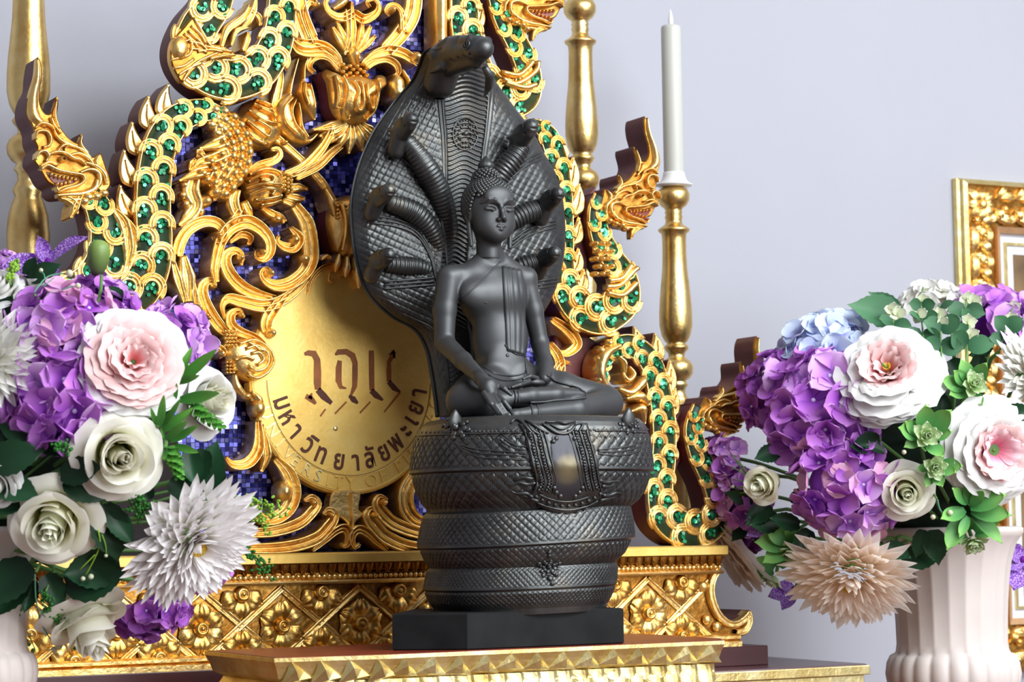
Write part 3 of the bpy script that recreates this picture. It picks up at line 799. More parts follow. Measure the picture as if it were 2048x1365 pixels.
def fin(root, bx, by, tx, ty, w, side=-1, Y=-.006, depth=.034):
    """flame-shaped crest fin from base centre to tip"""
    b_ = np.array([bx, by], float); t_ = np.array([tx, ty], float); d = t_ - b_; L = np.linalg.norm(d); d /= L
    nrm = np.array([-d[1], d[0]]) * side
    f = lambda u, v: tuple(b_ + d * L * u + nrm * w * v)
    w = w * 1.3
    pts = [f(-.18, -.42), f(.12, .46), f(.40, .58), f(.70, .42), f(1.0, .05), f(.98, -.06), f(.72, -.12), f(.42, -.30), f(.12, -.50)]
    p = outline(pts, 36)
    V, F, M = slab_geo(p, Y, depth, .0012, ((0, 0), (.0012, .0012)))
    o_ = obj('fin', mesh('fin', V, F, [GOLD, RED], M, False), root)
    V, F, _, _ = ribbon_geo([f(.0, 0), f(.35, .16), f(.75, .12)], [5, 7, 3], .003, ROUND, Y - .001, .001)
    obj('fin_groove', mesh('fin_groove', V, F, GOLD), o_)
    return o_
def rib(root, name, pts, w, h=.005, prof=ROUND, Y=-.016, mat=None, back=.006):
    V, F, _, _ = ribbon_geo(pts, w, h, prof, Y, back)
    return obj(name, mesh(name, V, F, mat or GOLD), root)

n1 = naga('serpent_body', [(552, -70), (552, 20), (541, 90), (506, 146), (452, 166), (400, 152), (372, 112), (386, 62), (418, 14), (440, -50)], [58, 62, 70, 80, 84, 84, 84, 80, 70, 60], Y=-.012, dirn=1)
# collar band with rosette on the coil
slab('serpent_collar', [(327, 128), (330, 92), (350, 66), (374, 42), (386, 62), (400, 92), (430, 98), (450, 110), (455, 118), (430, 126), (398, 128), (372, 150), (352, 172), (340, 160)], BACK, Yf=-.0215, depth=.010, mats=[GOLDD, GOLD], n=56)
dome('rosette', 344, 104, 18, 24, .007, BACK, Y=-.0215)
for q in ([(334, 84), (352, 92), (366, 86)], [(332, 144), (352, 140), (372, 126)], [(342, 158), (364, 144), (388, 134)], [(366, 60), (384, 76), (396, 96)], [(380, 112), (404, 108), (430, 112)], [(352, 76), (372, 92), (380, 104)], [(390, 100), (412, 104), (436, 106)], [(326, 128), (362, 118), (368, 96), (358, 78)], [(372, 44), (392, 78), (408, 102), (448, 112)], [(362, 92), (384, 96), (400, 110)], [(364, 106), (384, 108), (398, 114)], [(350, 170), (372, 138), (404, 120), (420, 114)], [(404, 126), (430, 120), (454, 118)], [(360, 70), (376, 84), (392, 100)]):
    rib(BACK, 'collar_line', q, 6, .003, Y=-.0215, back=.001)
for pts, w in [([(428, 102), (440, 68), (470, 44), (484, 20)], [8, 16, 20, 8]), ([(446, 100), (456, 72), (480, 62)], [6, 12, 8]), ([(470, 64), (480, 50), (490, 30), (496, 4)], [10, 22, 20, 8]), ([(488, 30), (500, 44), (504, 60)], [8, 16, 8]), ([(470, 110), (478, 88), (480, 72)], [12, 18, 6])]:
    ribbon('carved_leaf', pts, w, BACK, h=.010, prof=CREASE, Y=-.018)
n2 = naga('serpent_body', [(448, 236), (396, 226), (346, 244), (314, 288), (300, 350), (296, 420), (298, 480), (290, 540), (262, 590), (205, 622), (130, 640)], [20, 48, 62, 68, 72, 74, 76, 80, 84, 84, 80], Y=-.010)
for bx, by, tx, ty, w in [(328, 240, 333, 170, 30), (298, 262, 293, 194, 30), (277, 312, 260, 246, 30), (268, 374, 244, 302, 32), (264, 434, 236, 372, 32), (262, 500, 238, 436, 32), (250, 556, 222, 500, 32)]:
    fin(n2, bx, by, tx, ty, w, side=-1)
n3 = naga('serpent_neck', [(168, 388), (188, 424), (203, 470), (202, 520), (176, 570), (120, 610)], [44, 56, 70, 84, 90, 90], Y=-.012, dirn=-1, step=28)
for pts, w in [([(214, 420), (236, 450), (246, 500), (240, 540)], [10, 30, 28, 8]), ([(232, 430), (252, 462), (262, 500)], [6, 20, 6]), ([(150, 396), (140, 420), (132, 440)], [10, 18, 6])]:
    ribbon('carved_leaf', pts, w, BACK, h=.010, prof=CREASE, Y=-.012)
n4 = naga('serpent_body', [(914, -70), (914, 10), (920, 80), (948, 160), (994, 204), (1034, 196), (1042, 150), (1022, 96), (994, 44), (978, -10), (972, -50)], [64, 66, 72, 78, 80, 74, 62, 56, 50, 44, 42], Y=-.012)
rib(n4, 'body_band', [(868, -40), (868, 150)], 24, .006, VEE, -.018, back=.03)
for q in ([(986, 152), (1020, 156), (1048, 130)], [(986, 164), (1016, 174), (1052, 150), (1058, 130)], [(992, 172), (1030, 182), (1054, 176)]):
    rib(n4, 'collar_line', q, 12, .005, Y=-.020)
for bx, by, tx, ty, w in [(944, 62, 958, 8, 24), (954, 100, 956, 58, 20)]:
    fin(n4, bx, by, tx, ty, w, side=1)
n5 = naga('serpent_body', [(1050, 248), (1082, 276), (1100, 330), (1108, 400), (1110, 470), (1110, 540), (1122, 592), (1152, 626), (1192, 634), (1232, 606), (1234, 560), (1208, 518), (1186, 474), (1180, 430), (1190, 396)], [20, 48, 56, 56, 56, 60, 70, 80, 84, 78, 64, 58, 50, 42, 36], Y=-.012)
for bx, by, tx, ty, w in [(1096, 292, 1073, 240, 24), (1120, 326, 1104, 272, 26), (1130, 384, 1141, 316, 28), (1142, 434, 1153, 368, 26), (1138, 492, 1153, 436, 26), (1140, 548, 1152, 498, 26), (1152, 588, 1162, 538, 24)]:
    fin(n5, bx, by, tx, ty, w, side=1)
slab('crest_board', [(1142, 420), (1176, 392), (1196, 372), (1196, 420), (1182, 470), (1178, 540), (1150, 560), (1140, 500)], BACK, Yf=.004, depth=.026, mats=[RED, RED], sm=False)
for q in ([(1192, 578), (1220, 574), (1246, 548), (1256, 540)], [(1194, 590), (1226, 594), (1254, 570)], [(1198, 566), (1224, 560), (1244, 534)]):
    rib(n5, 'collar_line', q, 12, .005, Y=-.020)
for i in range(5):
    for j in range(3): dome('stipple', 1172 + j * 13 + (i % 2) * 6, 492 + i * 15, 7, 6, .008, BACK, Y=-.019)
n7 = naga('serpent_body', [(1196, 772), (1188, 738), (1208, 704), (1246, 694), (1282, 722), (1302, 780), (1312, 850), (1311, 920), (1304, 978), (1314, 1030), (1350, 1058), (1396, 1056), (1424, 1024), (1412, 968), (1384, 912), (1372, 860), (1386, 816)], [20, 36, 44, 50, 56, 60, 62, 62, 66, 76, 80, 78, 68, 60, 52, 44, 38], Y=-.012)
for bx, by, tx, ty, w in [(1268, 700, 1262, 654, 24), (1304, 726, 1304, 668, 28), (1324, 790, 1334, 722, 28), (1330, 838, 1345, 776, 26), (1330, 892, 1345, 836, 26), (1322, 944, 1338, 902, 22)]:
    fin(n7, bx, by, tx, ty, w, side=1)
for pts, w in [([(1196, 780), (1180, 748), (1190, 712), (1220, 694)], [10, 26, 28, 10]), ([(1222, 748), (1232, 764), (1244, 752), (1236, 736)], [6, 14, 14, 6]), ([(1216, 780), (1240, 788), (1262, 768), (1270, 756)], [8, 22, 24, 8]),
               ([(1232, 800), (1258, 796), (1276, 812)], [8, 28, 10]), ([(1240, 826), (1262, 820), (1268, 850)], [8, 26, 8]), ([(1214, 716), (1226, 730), (1226, 756)], [8, 14, 6])]:
    ribbon('carved_leaf', pts, w, BACK, h=.012, prof=ROUND, Y=-.018)
for x, y in [(1184, 704), (1178, 722), (1176, 742), (1180, 762), (1200, 690)]: dome('carved_scallop', x, y, 11, 10, .010, BACK, Y=-.016)
slab('crest_board', [(1334, 838), (1366, 822), (1392, 806), (1388, 850), (1376, 900), (1352, 950), (1330, 930)], BACK, Yf=.004, depth=.026, mats=[RED, RED], sm=False)

# ---- serpent heads: drawn once, fitted by an affine map
def naga_head(src, dst, Y=-.010, crop=None):
    A = np.array([[x, y, 1] for x, y in src], float); B = np.array(dst, float)
    T = np.linalg.solve(A, B)
    f = lambda q: tuple(np.array([q[0], q[1], 1.0]) @ T)
    sc = math.sqrt(abs(np.linalg.det(T[:2])))
    g = lambda pts: [f(q) for q in pts]
    W = lambda w: [x * sc for x in w]
    root = slab('serpent_head', g([(68, 119), (75, 134), (76, 160), (72, 190), (73, 214), (84, 232), (97, 226), (105, 198), (109, 210), (106, 240), (114, 260), (132, 282), (150, 290), (153, 272), (158, 284), (160, 300), (176, 318), (192, 310), (198, 322), (204, 340), (210, 356), (212, 376),
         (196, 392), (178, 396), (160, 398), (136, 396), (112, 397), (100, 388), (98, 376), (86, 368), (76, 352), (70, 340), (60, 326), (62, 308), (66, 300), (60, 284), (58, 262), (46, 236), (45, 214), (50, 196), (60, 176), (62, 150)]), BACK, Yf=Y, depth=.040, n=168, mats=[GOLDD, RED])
    r = lambda name, pts, w, h=.006, prof=ROUND, yy=0.0, mat=None: rib(root, name, g(pts), W(w), h, prof, Y - yy, mat)
    r('crest', [(66, 124), (66, 160), (58, 200), (60, 236), (84, 258)], [5, 12, 18, 24, 10], .006, VEE)
    r('crest', [(104, 206), (100, 236), (108, 262)], [3, 10, 8], .005, VEE); r('crest', [(154, 276), (152, 294), (166, 312)], [3, 9, 8], .005, VEE); r('crest', [(190, 314), (182, 328), (190, 346)], [4, 10, 8], .005, VEE)
    r('lip', [(72, 344), (84, 337), (104, 346), (132, 352), (152, 356), (156, 366), (144, 376), (122, 382), (106, 388), (100, 378)], [6, 9, 9, 9, 9, 9, 8, 8, 7, 6], .009, ROUND)
    m_ = slab_geo(outline(g([(84, 348), (104, 354), (132, 359), (147, 362), (138, 371), (118, 376), (104, 381), (100, 372), (92, 364)]), 36), Y - .0008, .004, .0005)
    obj('mouth', mesh('mouth', m_[0], m_[1], [BOLE, BOLE], m_[2], False), root)
    for x, y in [(92, 354), (100, 357), (108, 359), (116, 360), (124, 361), (132, 362), (140, 364), (104, 373), (112, 373), (120, 371), (128, 369)]:
        p_ = f((x, y)); V, F = dome_geo(p_[0], p_[1], 3.2 * sc, 4.6 * sc, .005, Y - .001, 0, .002, 8, 3); obj('tooth', mesh('tooth', V, F, GOLD), root)
    r('beard', [(104, 396), (130, 394), (156, 392), (178, 382), (184, 364)], [8, 12, 14, 14, 8], .007); r('beard', [(112, 402), (136, 404), (164, 402), (186, 390)], [6, 10, 12, 8], .005)
    r('cheek', [(150, 350), (170, 344), (186, 352), (188, 372), (176, 386)], [6, 10, 12, 12, 8], .007); r('cheek', [(160, 330), (182, 338), (198, 354), (202, 374)], [6, 10, 12, 8], .007)
    r('brow', [(84, 316), (100, 310), (118, 312), (134, 322), (148, 326), (160, 336)], [6, 9, 10, 9, 9, 6], .009); r('brow', [(104, 308), (112, 298), (122, 296), (118, 306)], [5, 8, 8, 4], .008)
    r('nose', [(62, 324), (66, 312), (78, 308), (86, 318), (80, 328)], [5, 9, 10, 9, 6], .009); r('nose', [(70, 338), (86, 330), (104, 336)], [6, 8, 6], .008)
    r('curl', [(62, 284), (64, 270), (80, 268), (90, 280), (88, 296), (76, 300)], [6, 8, 9, 9, 8, 6], .007); r('curl', [(60, 262), (72, 252), (88, 256), (98, 266)], [6, 9, 9, 6], .007); r('curl', [(96, 262), (104, 280), (120, 292), (140, 300)], [6, 9, 9, 6], .006); r('curl', [(124, 318), (146, 312), (166, 322), (176, 334)], [5, 8, 9, 6], .006)
    r('curl', [(114, 284), (134, 296), (156, 306), (172, 322)], [5, 8, 9, 6], .005); r('curl', [(92, 240), (98, 256), (112, 272)], [8, 10, 6], .005)
    p_ = f((114, 324)); V, F = dome_geo(p_[0], p_[1], 8 * sc, 6.5 * sc, .010, Y - .002, 0, .002, 12, 4); obj('eye', mesh('eye', V, F, GOLD), root)
    V, F = dome_geo(p_[0], p_[1], 3.4 * sc, 3.4 * sc, .004, Y - .0105, 0, .002, 8, 3); obj('pupil', mesh('pupil', V, F, BROWN), root)
    r('chin_tuft', [(112, 398), (128, 404), (140, 414), (146, 432)], [8, 16, 16, 4], .006, CREASE)
    for x, y in [(166, 400), (182, 398), (196, 392), (158, 408)]:
        p_ = f((x, y)); V, F = dome_geo(p_[0], p_[1], 10 * sc, 8 * sc, .006, Y - .003, 0, .004, 10, 3); obj('collar_scallop', mesh('collar_scallop', V, F, GOLD), root)
    return root
SRC = [(67, 118), (66, 330), (206, 350)]
naga_head(SRC, SRC, Y=-.014)
naga_head(SRC, [(1277, 236), (1300, 406), (1188, 412)], Y=-.016)
naga_head(SRC, [(1500, 674), (1490, 822), (1384, 822)], Y=-.016)
naga_head(SRC, [(1088, -170), (1112, 10), (986, 10)], Y=-.016)

ZB = 1.1829
for o in BACK.children_recursive:
    if o.type == 'MESH' and o.data.users == 1 and o.matrix_basis == Matrix():
        n_ = len(o.data.vertices); co = np.empty(n_ * 3); o.data.vertices.foreach_get('co', co); co = co.reshape(-1, 3)
        if co[:, 2].min() < ZB:
            co[:, 2] = np.maximum(co[:, 2], ZB); o.data.vertices.foreach_set('co', co.ravel()); o.data.update()
# ------------------------------------------------------------------ carved pedestal under the backdrop
PED = empty('carved_pedestal', (-0.118, 0.02, TZ))
tag(PED, 'long gilded pedestal carved with a lattice of flowers under the altar screen', 'pedestal')
PYF = -0.030
XC, XE = -0.118, 0.337
XA = 2 * XC - XE
def slabxz(name, pts, parent, Yf, depth, bev=.001, rings=((0, 0),), mats=None, smooth=False):
    V, F, M = slab_geo(np.array(pts, float), Yf, depth, bev, rings)
    return obj(name, mesh(name, V, F, mats or [GOLD, RED], M, smooth), parent)
def barx(name, x0, x1, prof, parent, mat, smooth=False):
    """moulding: (y, z) profile swept along x"""
    n = len(prof)
    V = [(x0, y, z) for y, z in prof] + [(x1, y, z) for y, z in prof]
    F = [(i, i + n, (i + 1) % n + n, (i + 1) % n) for i in range(n)] + [tuple(range(n)), tuple(range(2 * n - 1, n - 1, -1))]
    return obj(name, mesh(name, V, F, mat, smooth=smooth), parent)
WORLD_GEO.add(PED.name)
mb = MB(); mb.add(*box(XA - .052, XE + .052, PYF - .014, .055, TZ, 1.0700, .001)); mb.build('base_board', plain('dark_maroon_paint', srgb(66, 24, 26), .4, var=.2), PED, smooth=False)
# foot scroll profile at each end, body between
curl = [(XE, 1.1530), (XE - .008, 1.140), (XE - .0085, 1.126), (XE - .002, 1.110), (XE + .008, 1.1005), (XE + .019, 1.0985), (XE + .030, 1.104), (XE + .0365, 1.1095), (XE + .041, 1.103), (XE + .040, 1.092), (XE + .033, 1.083), (XE + .020, 1.080)]
out = [(XA, 1.1530)] + [(2 * XC - x, z) for x, z in curl[1:]] + [(XA + .02, 1.0735), (XE - .02, 1.0735)] + curl[::-1]
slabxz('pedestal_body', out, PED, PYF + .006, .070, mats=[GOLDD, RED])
for s in (1, -1):
    pts = [(x if s > 0 else 2 * XC - x, z) for x, z in curl]
    c_ = catmull(np.array(pts), 50); t_ = unit(np.gradient(c_, axis=0)); n_ = np.stack([-t_[:, 1], t_[:, 0]], 1) * (-s)
    V = []
    PRF = [(0.0, .012), (0.0, -.002), (.0015, -.0045), (.003, -.003), (.0045, -.0015), (.0065, -.004), (.008, -.0025), (.0085, .004)]
    for (u, y) in PRF:
        q = c_ + n_ * u
        V.append(np.c_[q[:, 0], np.full(50, PYF + y + .001), q[:, 1]])
    V = np.stack(V, 1).reshape(-1, 3)
    obj('end_scroll_rim', mesh('end_scroll_rim', V, grid_faces(50, len(PRF)), GOLD), PED)
Y0 = PYF
barx('top_ledge', XA - .004, XE + .004, [(Y0 - .008, 1.1824), (Y0 - .010, 1.181), (Y0 - .010, 1.1725), (Y0 - .006, 1.1715), (.05, 1.1715), (.05, 1.1824)], PED, GOLDF)
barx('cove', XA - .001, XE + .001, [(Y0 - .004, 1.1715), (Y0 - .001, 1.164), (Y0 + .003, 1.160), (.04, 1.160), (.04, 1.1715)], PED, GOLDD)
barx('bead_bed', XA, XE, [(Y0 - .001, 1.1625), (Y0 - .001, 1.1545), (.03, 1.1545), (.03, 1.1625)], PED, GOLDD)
barx('fillet', XA - .002, XE, [(Y0 - .006, 1.1548), (Y0 - .0075, 1.1530), (Y0 - .006, 1.1510), (.03, 1.1510), (.03, 1.1548)], PED, GOLD)
barx('bottom_moulding', XA - .020, XE + .020, [(Y0 - .004, 1.0835), (Y0 - .008, 1.0815), (Y0 - .008, 1.0785), (Y0 - .004, 1.0770), (Y0 - .010, 1.0755), (Y0 - .010, 1.0700), (.04, 1.0700), (.04, 1.0835)], PED, GOLD)
# lotus petals under the ledge
GOLDM = gold_mat('pedestal_gilding', (0.50, 0.25, 0.05), (0.68, 0.41, 0.11), (0.86, 0.63, 0.26), rough=0.34, bstr=0.4, carve=1.0, scale=50)
lp = MB()
V = []
for i in range(5):
    u = i / 4
    for j in range(5):
        v = j / 4 * 2 - 1
        V.append((v * .0047 * (1 - .55 * u ** 2), -.0045 * (1 - u) ** .6 - .0022 * (1 - v * v), -.009 * u - .0015 * (1 - v * v) * u))
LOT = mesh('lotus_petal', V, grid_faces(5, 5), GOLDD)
n = int((XE - XA) / .0104)
for i in range(n):
    x = XA + (i + .5) * (XE - XA) / n
    o = bpy.data.objects.new('lotus_petal', LOT); o.location = (x, Y0 - .003, 1.1712); link(o, PED)
V, F = ball((0, 0, 0), .0029, 10, 6)
BEAD = mesh('bead', V, F, GOLD)
n = int((XE - XA) / .0057)
vis0 = 0
for i in range(n):
    x = XA + (i + .5) * (XE - XA) / n
    o = bpy.data.objects.new('bead', BEAD); o.location = (x, Y0 - .002, 1.1584); link(o, PED)
# lattice and flowers
PX0, PP, ZM, ZH = -.1909, .0868, 1.1115, .0355
clipx = lambda z: XE - .012 + (max(0, (1.112 - z)) * .35 if z < 1.112 else 0)
ST = MB()
def strip(x0, z0, x1, z1, yo):
    d = np.array([x1 - x0, z1 - z0]); d /= np.linalg.norm(d); nrm = np.array([-d[1], d[0]])
    V = []; pr = [(-.0042, .004), (-.0040, -.0010), (-.0026, -.0024), (-.0012, -.0010), (0, 0), (.0012, -.0010), (.0026, -.0024), (.0040, -.0010), (.0042, .004)]
    for (x, z) in ((x0, z0), (x1, z1)):
        for u, y in pr: V.append((x + nrm[0] * u, Y0 + .0045 + y + yo, z + nrm[1] * u))
    F = grid_faces(2, len(pr)); o_ = obj('lattice_strip', mesh('lattice_strip', V, F, GOLD), PED)
k0 = -5
for k in range(-5, 7):
    xc = PX0 + (k + .5) * PP
    for s in (1, -1):
        # through the crossing (xc, ZM): from bottom row to top row
        a = (xc - s * PP / 2, ZM - ZH); b_ = (xc + s * PP / 2, ZM + ZH)
        if max(a[0], b_[0]) < XA + .02 or min(a[0], b_[0]) > XE - .015: continue
        xa, xb = a, b_
        if max(a[0], b_[0]) > XE - .012:
            # shorten at the right end
            hi, lo = (a, b_) if a[0] > b_[0] else (b_, a)
            t = (XE - .012 - lo[0]) / (hi[0] - lo[0]); hi2 = (lo[0] + (hi[0] - lo[0]) * t, lo[1] + (hi[1] - lo[1]) * t)
            xa, xb = lo, hi2
        strip(*xa, *xb, 0 if s > 0 else .0008)
V = []
nu_, nv_ = 7, 6
for i in range(nu_):
    u = i / (nu_ - 1)
    for j in range(nv_ * 2 - 1):
        v = (j / (nv_ * 2 - 2)) * 2 - 1
        w = .0082 * math.sin(math.pi * min(1, .12 + .80 * u)) ** .8 + .0008
        lob = 1 - .12 * abs(math.sin(v * 4.7)) * u
        V.append((v * w, -.004 * math.sin(math.pi * min(1, u * .95)) * (1 - .75 * v * v) - .0012 * math.cos(v * 9.4) * u - .001, .0045 + .0145 * u * lob))
PET = mesh('petal', V, grid_faces(nu_, nv_ * 2 - 1), GOLDM)
prof = [(.0068, .004), (.0068, 0), (.0066, -.003), (.0054, -.0055), (.0036, -.0062), (.0030, -.0050), (.0026, -.0044), (.0021, -.0058), (.0010, -.0068)]
V, F = lathe(prof, 16)
V = np.c_[V[:, 0], V[:, 2], V[:, 1]]
BOSS = mesh('boss', V, F, GOLDM)
def ped_flower(x, z, angles, sc=1.0):
    sc *= 1.38
    f = empty('flower', (x, Y0 + .004, z), None); f.parent = PED; f.matrix_parent_inverse = Matrix.Translation(-Vector(PED.location))
    for a in angles:
        o_ = bpy.data.objects.new('petal', PET); o_.matrix_local = Matrix.Rotation(R_(a), 4, 'Y') @ Matrix.Diagonal((sc, 1, sc, 1))
        COL.objects.link(o_); o_.parent = f
    o_ = bpy.data.objects.new('boss', BOSS); o_.scale = (1.2, 1.3, 1.2); COL.objects.link(o_); o_.parent = f
for k in range(-4, 7):
    x = PX0 + k * PP
    if XA + .03 < x < XE - .03: ped_flower(x, ZM - .002, (0, 62, 118, 180, 242, 298))
    x += PP / 2
    if XA + .02 < x < XE - .03:
        ped_flower(x, ZM + ZH - .0045, (118, 180, 242), .95); ped_flower(x, ZM - ZH + .0065, (0, 62, 298), .95)
for x, z in [(XE - .022, 1.137), (XE - .018, 1.100), (XE - .005, 1.092)]:
    mb = MB(); mb.add(*ball((x, Y0 + .002, z), .006, 10, 6, (1, .7, 1))); mb.build('boss', GOLD, PED)

# ------------------------------------------------------------------ gilded stand that carries the statue
SY = -0.305                      # front face of the statue's plinth
SZ = P(935, 1301, SY)[2]
_a, _b, _c = P(566, 1314, SY - .015), P(785, 1305, SY - .015), P(1449, 1279, SY - .015)
plan = [(_a[0], SY + .005), (_b[0], SY - .015), (_c[0], SY - .015), (_c[0] + .02, SY + .02), (_c[0] + .02, -.130), (_a[0], -.130)]
STAND = empty('gilded_stand', (_b[0] + .12, -.22, 0.0))
tag(STAND, 'carved gold leaf stand with leaf mouldings directly beneath the dark statue', 'stand')
WORLD_GEO.add(STAND.name)
def offs(poly, d):
    p = np.array(poly, float)
    e = unit(np.roll(p, -1, 0) - p); nn = np.stack([e[:, 1], -e[:, 0]], 1); pn = np.roll(nn, 1, 0)
    m = unit(nn + pn); k = np.clip(np.sum(m * nn, 1), .4, 1)
    return p + m * (d / k)[:, None]
def tiers(name, rows, parent, mat, base=plan, cap=True):
    n = len(base); V = []
    for d, z in rows:
        q = offs(base, d); V += [(x, y, z) for x, y in q]
    F = grid_faces(len(rows), n, True)
    F.append(tuple(range(n - 1, -1, -1))); F.append(tuple((len(rows) - 1) * n + j for j in range(n)))
    return obj(name, mesh(name, V, F, mat, smooth=False), parent)
tiers('stand_top', [(-.004, SZ - .004), (-.002, SZ - .004), (-.002, SZ)], STAND, BOLE)
tiers('leaf_moulding_bed', [(-.012, SZ - .0225), (-.006, SZ - .019), (-.003, SZ - .010), (0, SZ - .004), (0, SZ - .0005)], STAND, GOLDB)
tiers('scale_moulding_bed', [(-.016, SZ - .042), (-.010, SZ - .040), (-.010, SZ - .030), (-.014, SZ - .0225), (-.02, SZ - .0225)], STAND, GOLDB)
tiers('flare', [(.010, SZ - .100), (.012, SZ - .070), (.004, SZ - .060), (-.008, SZ - .052), (-.014, SZ - .042), (-.03, SZ - .042)], STAND, GOLDB)
tiers('column', [(0, 0.0), (0, 0.10), (-.05, .14), (-.05, .80), (.0, SZ - .10)], STAND, GOLDB)
# folded leaves along the top moulding, scale leaves below
V = [(-.0150, .001, -.0190), (.002, -.0050, -.0180), (.0150, .001, -.0190), (-.0070, -.001, -.010), (.001, -.0070, -.0095), (.0085, -.001, -.0125), (-.001, -.0022, -.0010), (-.0150, .006, -.0195), (.0150, .006, -.0195), (-.001, .006, -.001)]
F = [(0, 1, 4, 3), (1, 2, 5, 4), (3, 4, 6), (4, 5, 6), (0, 3, 6, 9, 7), (5, 2, 8, 9, 6), (7, 8, 2, 1, 0)]
LEAFM = mesh('folded_leaf', V, F, GOLDB, smooth=False)
V = []
for i in range(4):
    u = i / 3
    for j in range(5):
        v = j / 4 * 2 - 1
        V.append((v * .0095, -.0030 * (1 - v * v) * (.4 + .6 * u) - .0008 * u, -.011 * u * (1 - .30 * v * v) + .001))
SCL = mesh('scale_leaf', V, grid_faces(4, 5), GOLDB, smooth=False)
def along(poly_i, pitch, me, nm, d, z, jit=0.0, skew=0.0):
    q = offs(plan, d); a, b_ = q[poly_i], q[poly_i + 1]
    L = np.linalg.norm(b_ - a); n_ = max(1, round(L / pitch)); ang = math.atan2(b_[1] - a[1], b_[0] - a[0])
    for i in range(n_):
        p_ = a + (b_ - a) * ((i + .5) / n_)
        o_ = bpy.data.objects.new(nm, me)
        m = Matrix.Translation((p_[0], p_[1], z)) @ Matrix.Rotation(ang, 4, 'Z') @ Matrix.Diagonal((L / n_ / pitch * (1 + jit * rng.normal()), 1 + jit * rng.normal(), 1 + jit * rng.normal() * .5, 1))
        if skew: m = m @ Matrix(((1, 0, skew, 0), (0, 1, 0, 0), (0, 0, 1, 0), (0, 0, 0, 1)))
        o_.matrix_local = m; link(o_, STAND)
for i_, sk in ((0, -.5), (1, .12)):
    along(i_, .0270, LEAFM, 'folded_leaf', -.003, SZ - .001, .05, sk)
    along(i_, .0170, SCL, 'scale_leaf', -.012, SZ - .0235, .08); along(i_, .0190, SCL, 'scale_leaf', -.010, SZ - .0315, .08)
# ------------------------------------------------------------------ candlesticks and candle
def candlestick(px, ytop, Y, k, label, seg=40):
    """turned gilded candlestick; ytop = picture row of its top, k = size"""
    t = P(px, ytop, Y); m = mpp(t) * k
    root = empty('candlestick', (t[0], Y, TZ)); tag(root, label, 'candlestick', 'turned gilded candlesticks')
    pr = [(0, 3), (20, 3), (29, 8), (33, 18), (32, 30), (26, 40), (19, 45), (16, 50), (18, 54), (16, 58), (18, 64), (16, 70), (18, 78), (26, 84), (32, 88), (31, 92), (25, 97), (24, 110), (24, 135), (25, 165), (28, 195), (31, 225),
          (33, 255), (33, 280), (29, 300), (23, 312), (18, 317), (23, 321), (25, 325), (22, 330), (17, 336), (16, 344), (22, 348), (29, 354), (33, 364), (32, 376), (26, 386), (18, 391), (20, 396), (22, 400), (17, 406), (16, 416), (20, 424), (24, 432), (20, 442)]
    bot = (t[2] - TZ) / m
    pr = [(r, y) for r, y in pr if y < bot - 60] + [(20, bot - 58), (34, bot - 52), (36, bot - 40), (28, bot - 30), (34, bot - 22), (56, bot - 12), (60, bot - 5), (60, bot)]
    if bot - 60 > 460:
        mid = bot - 60
        pr = [q for q in pr if q[1] < 445] + [(24, 450), (30, 470), (33, 500), (31, 540), (25, 600), (22, mid - 20)] + [q for q in pr if q[1] > mid]
        pr.sort(key=lambda q: q[1])
    V, F = lathe([(r * m, t[2] - TZ - y * m) for r, y in pr][::-1], seg)
    obj('turned_shaft', mesh('turned_shaft', V, F, GOLDC), root)
    return root, t, m
r1, t1, m1 = candlestick(1346, 372, 0.12, 1.0, 'gilded turned candlestick holding the white candle')
candlestick(1159, -4, 0.12, 1.0, 'gilded turned candlestick directly behind the right side of the altar screen, no candle in view')
candlestick(58, -175, 0.11, 1.30, 'thick gilded turned candlestick behind the serpent head above the violet orchid')
WAX = plain('white_plastic_candle', srgb(190, 191, 183), 0.45)
CUPM = plain('white_glazed_cup', srgb(222, 222, 220), 0.22)
cd_root = empty('candle', (t1[0] + .0015, 0.12, t1[2] - 3 * m1)); tag(cd_root, 'white taper candle in a small white drip cup', 'candle')
m = m1
V, F = lathe([(19.6 * m, 10 * m), (20 * m, 12 * m), (20 * m, 322 * m), (19 * m, 328 * m), (15 * m, 330 * m), (9 * m, 327 * m), (4, 326 * m)] if 0 else [(19.6 * m, 10 * m), (20 * m, 12 * m), (20 * m, 322 * m), (19 * m, 327 * m), (15 * m, 329 * m), (6 * m, 327 * m), (1 * m, 327 * m)], 36)
obj('wax_body', mesh('wax_body', V, F, WAX), cd_root)
V, F = lathe([(3.2 * m, 326 * m), (5 * m, 334 * m), (5.2 * m, 340 * m), (3.6 * m, 350 * m), (1.6 * m, 358 * m), (.4 * m, 362 * m)], 14)
obj('flame_tip', mesh('flame_tip', V, F, plain('frosted_tip', (0.86, 0.86, 0.84), 0.3)), cd_root)
V, F = lathe([(16 * m, 0), (30 * m, .5 * m), (37 * m, 3 * m), (38 * m, 5 * m), (34 * m, 7 * m), (28 * m, 11 * m), (24 * m, 18 * m), (22 * m, 26 * m), (21.5 * m, 30 * m), (20 * m, 30 * m), (20 * m, 14 * m)], 36)
obj('drip_cup', mesh('drip_cup', V, F, CUPM), cd_root)

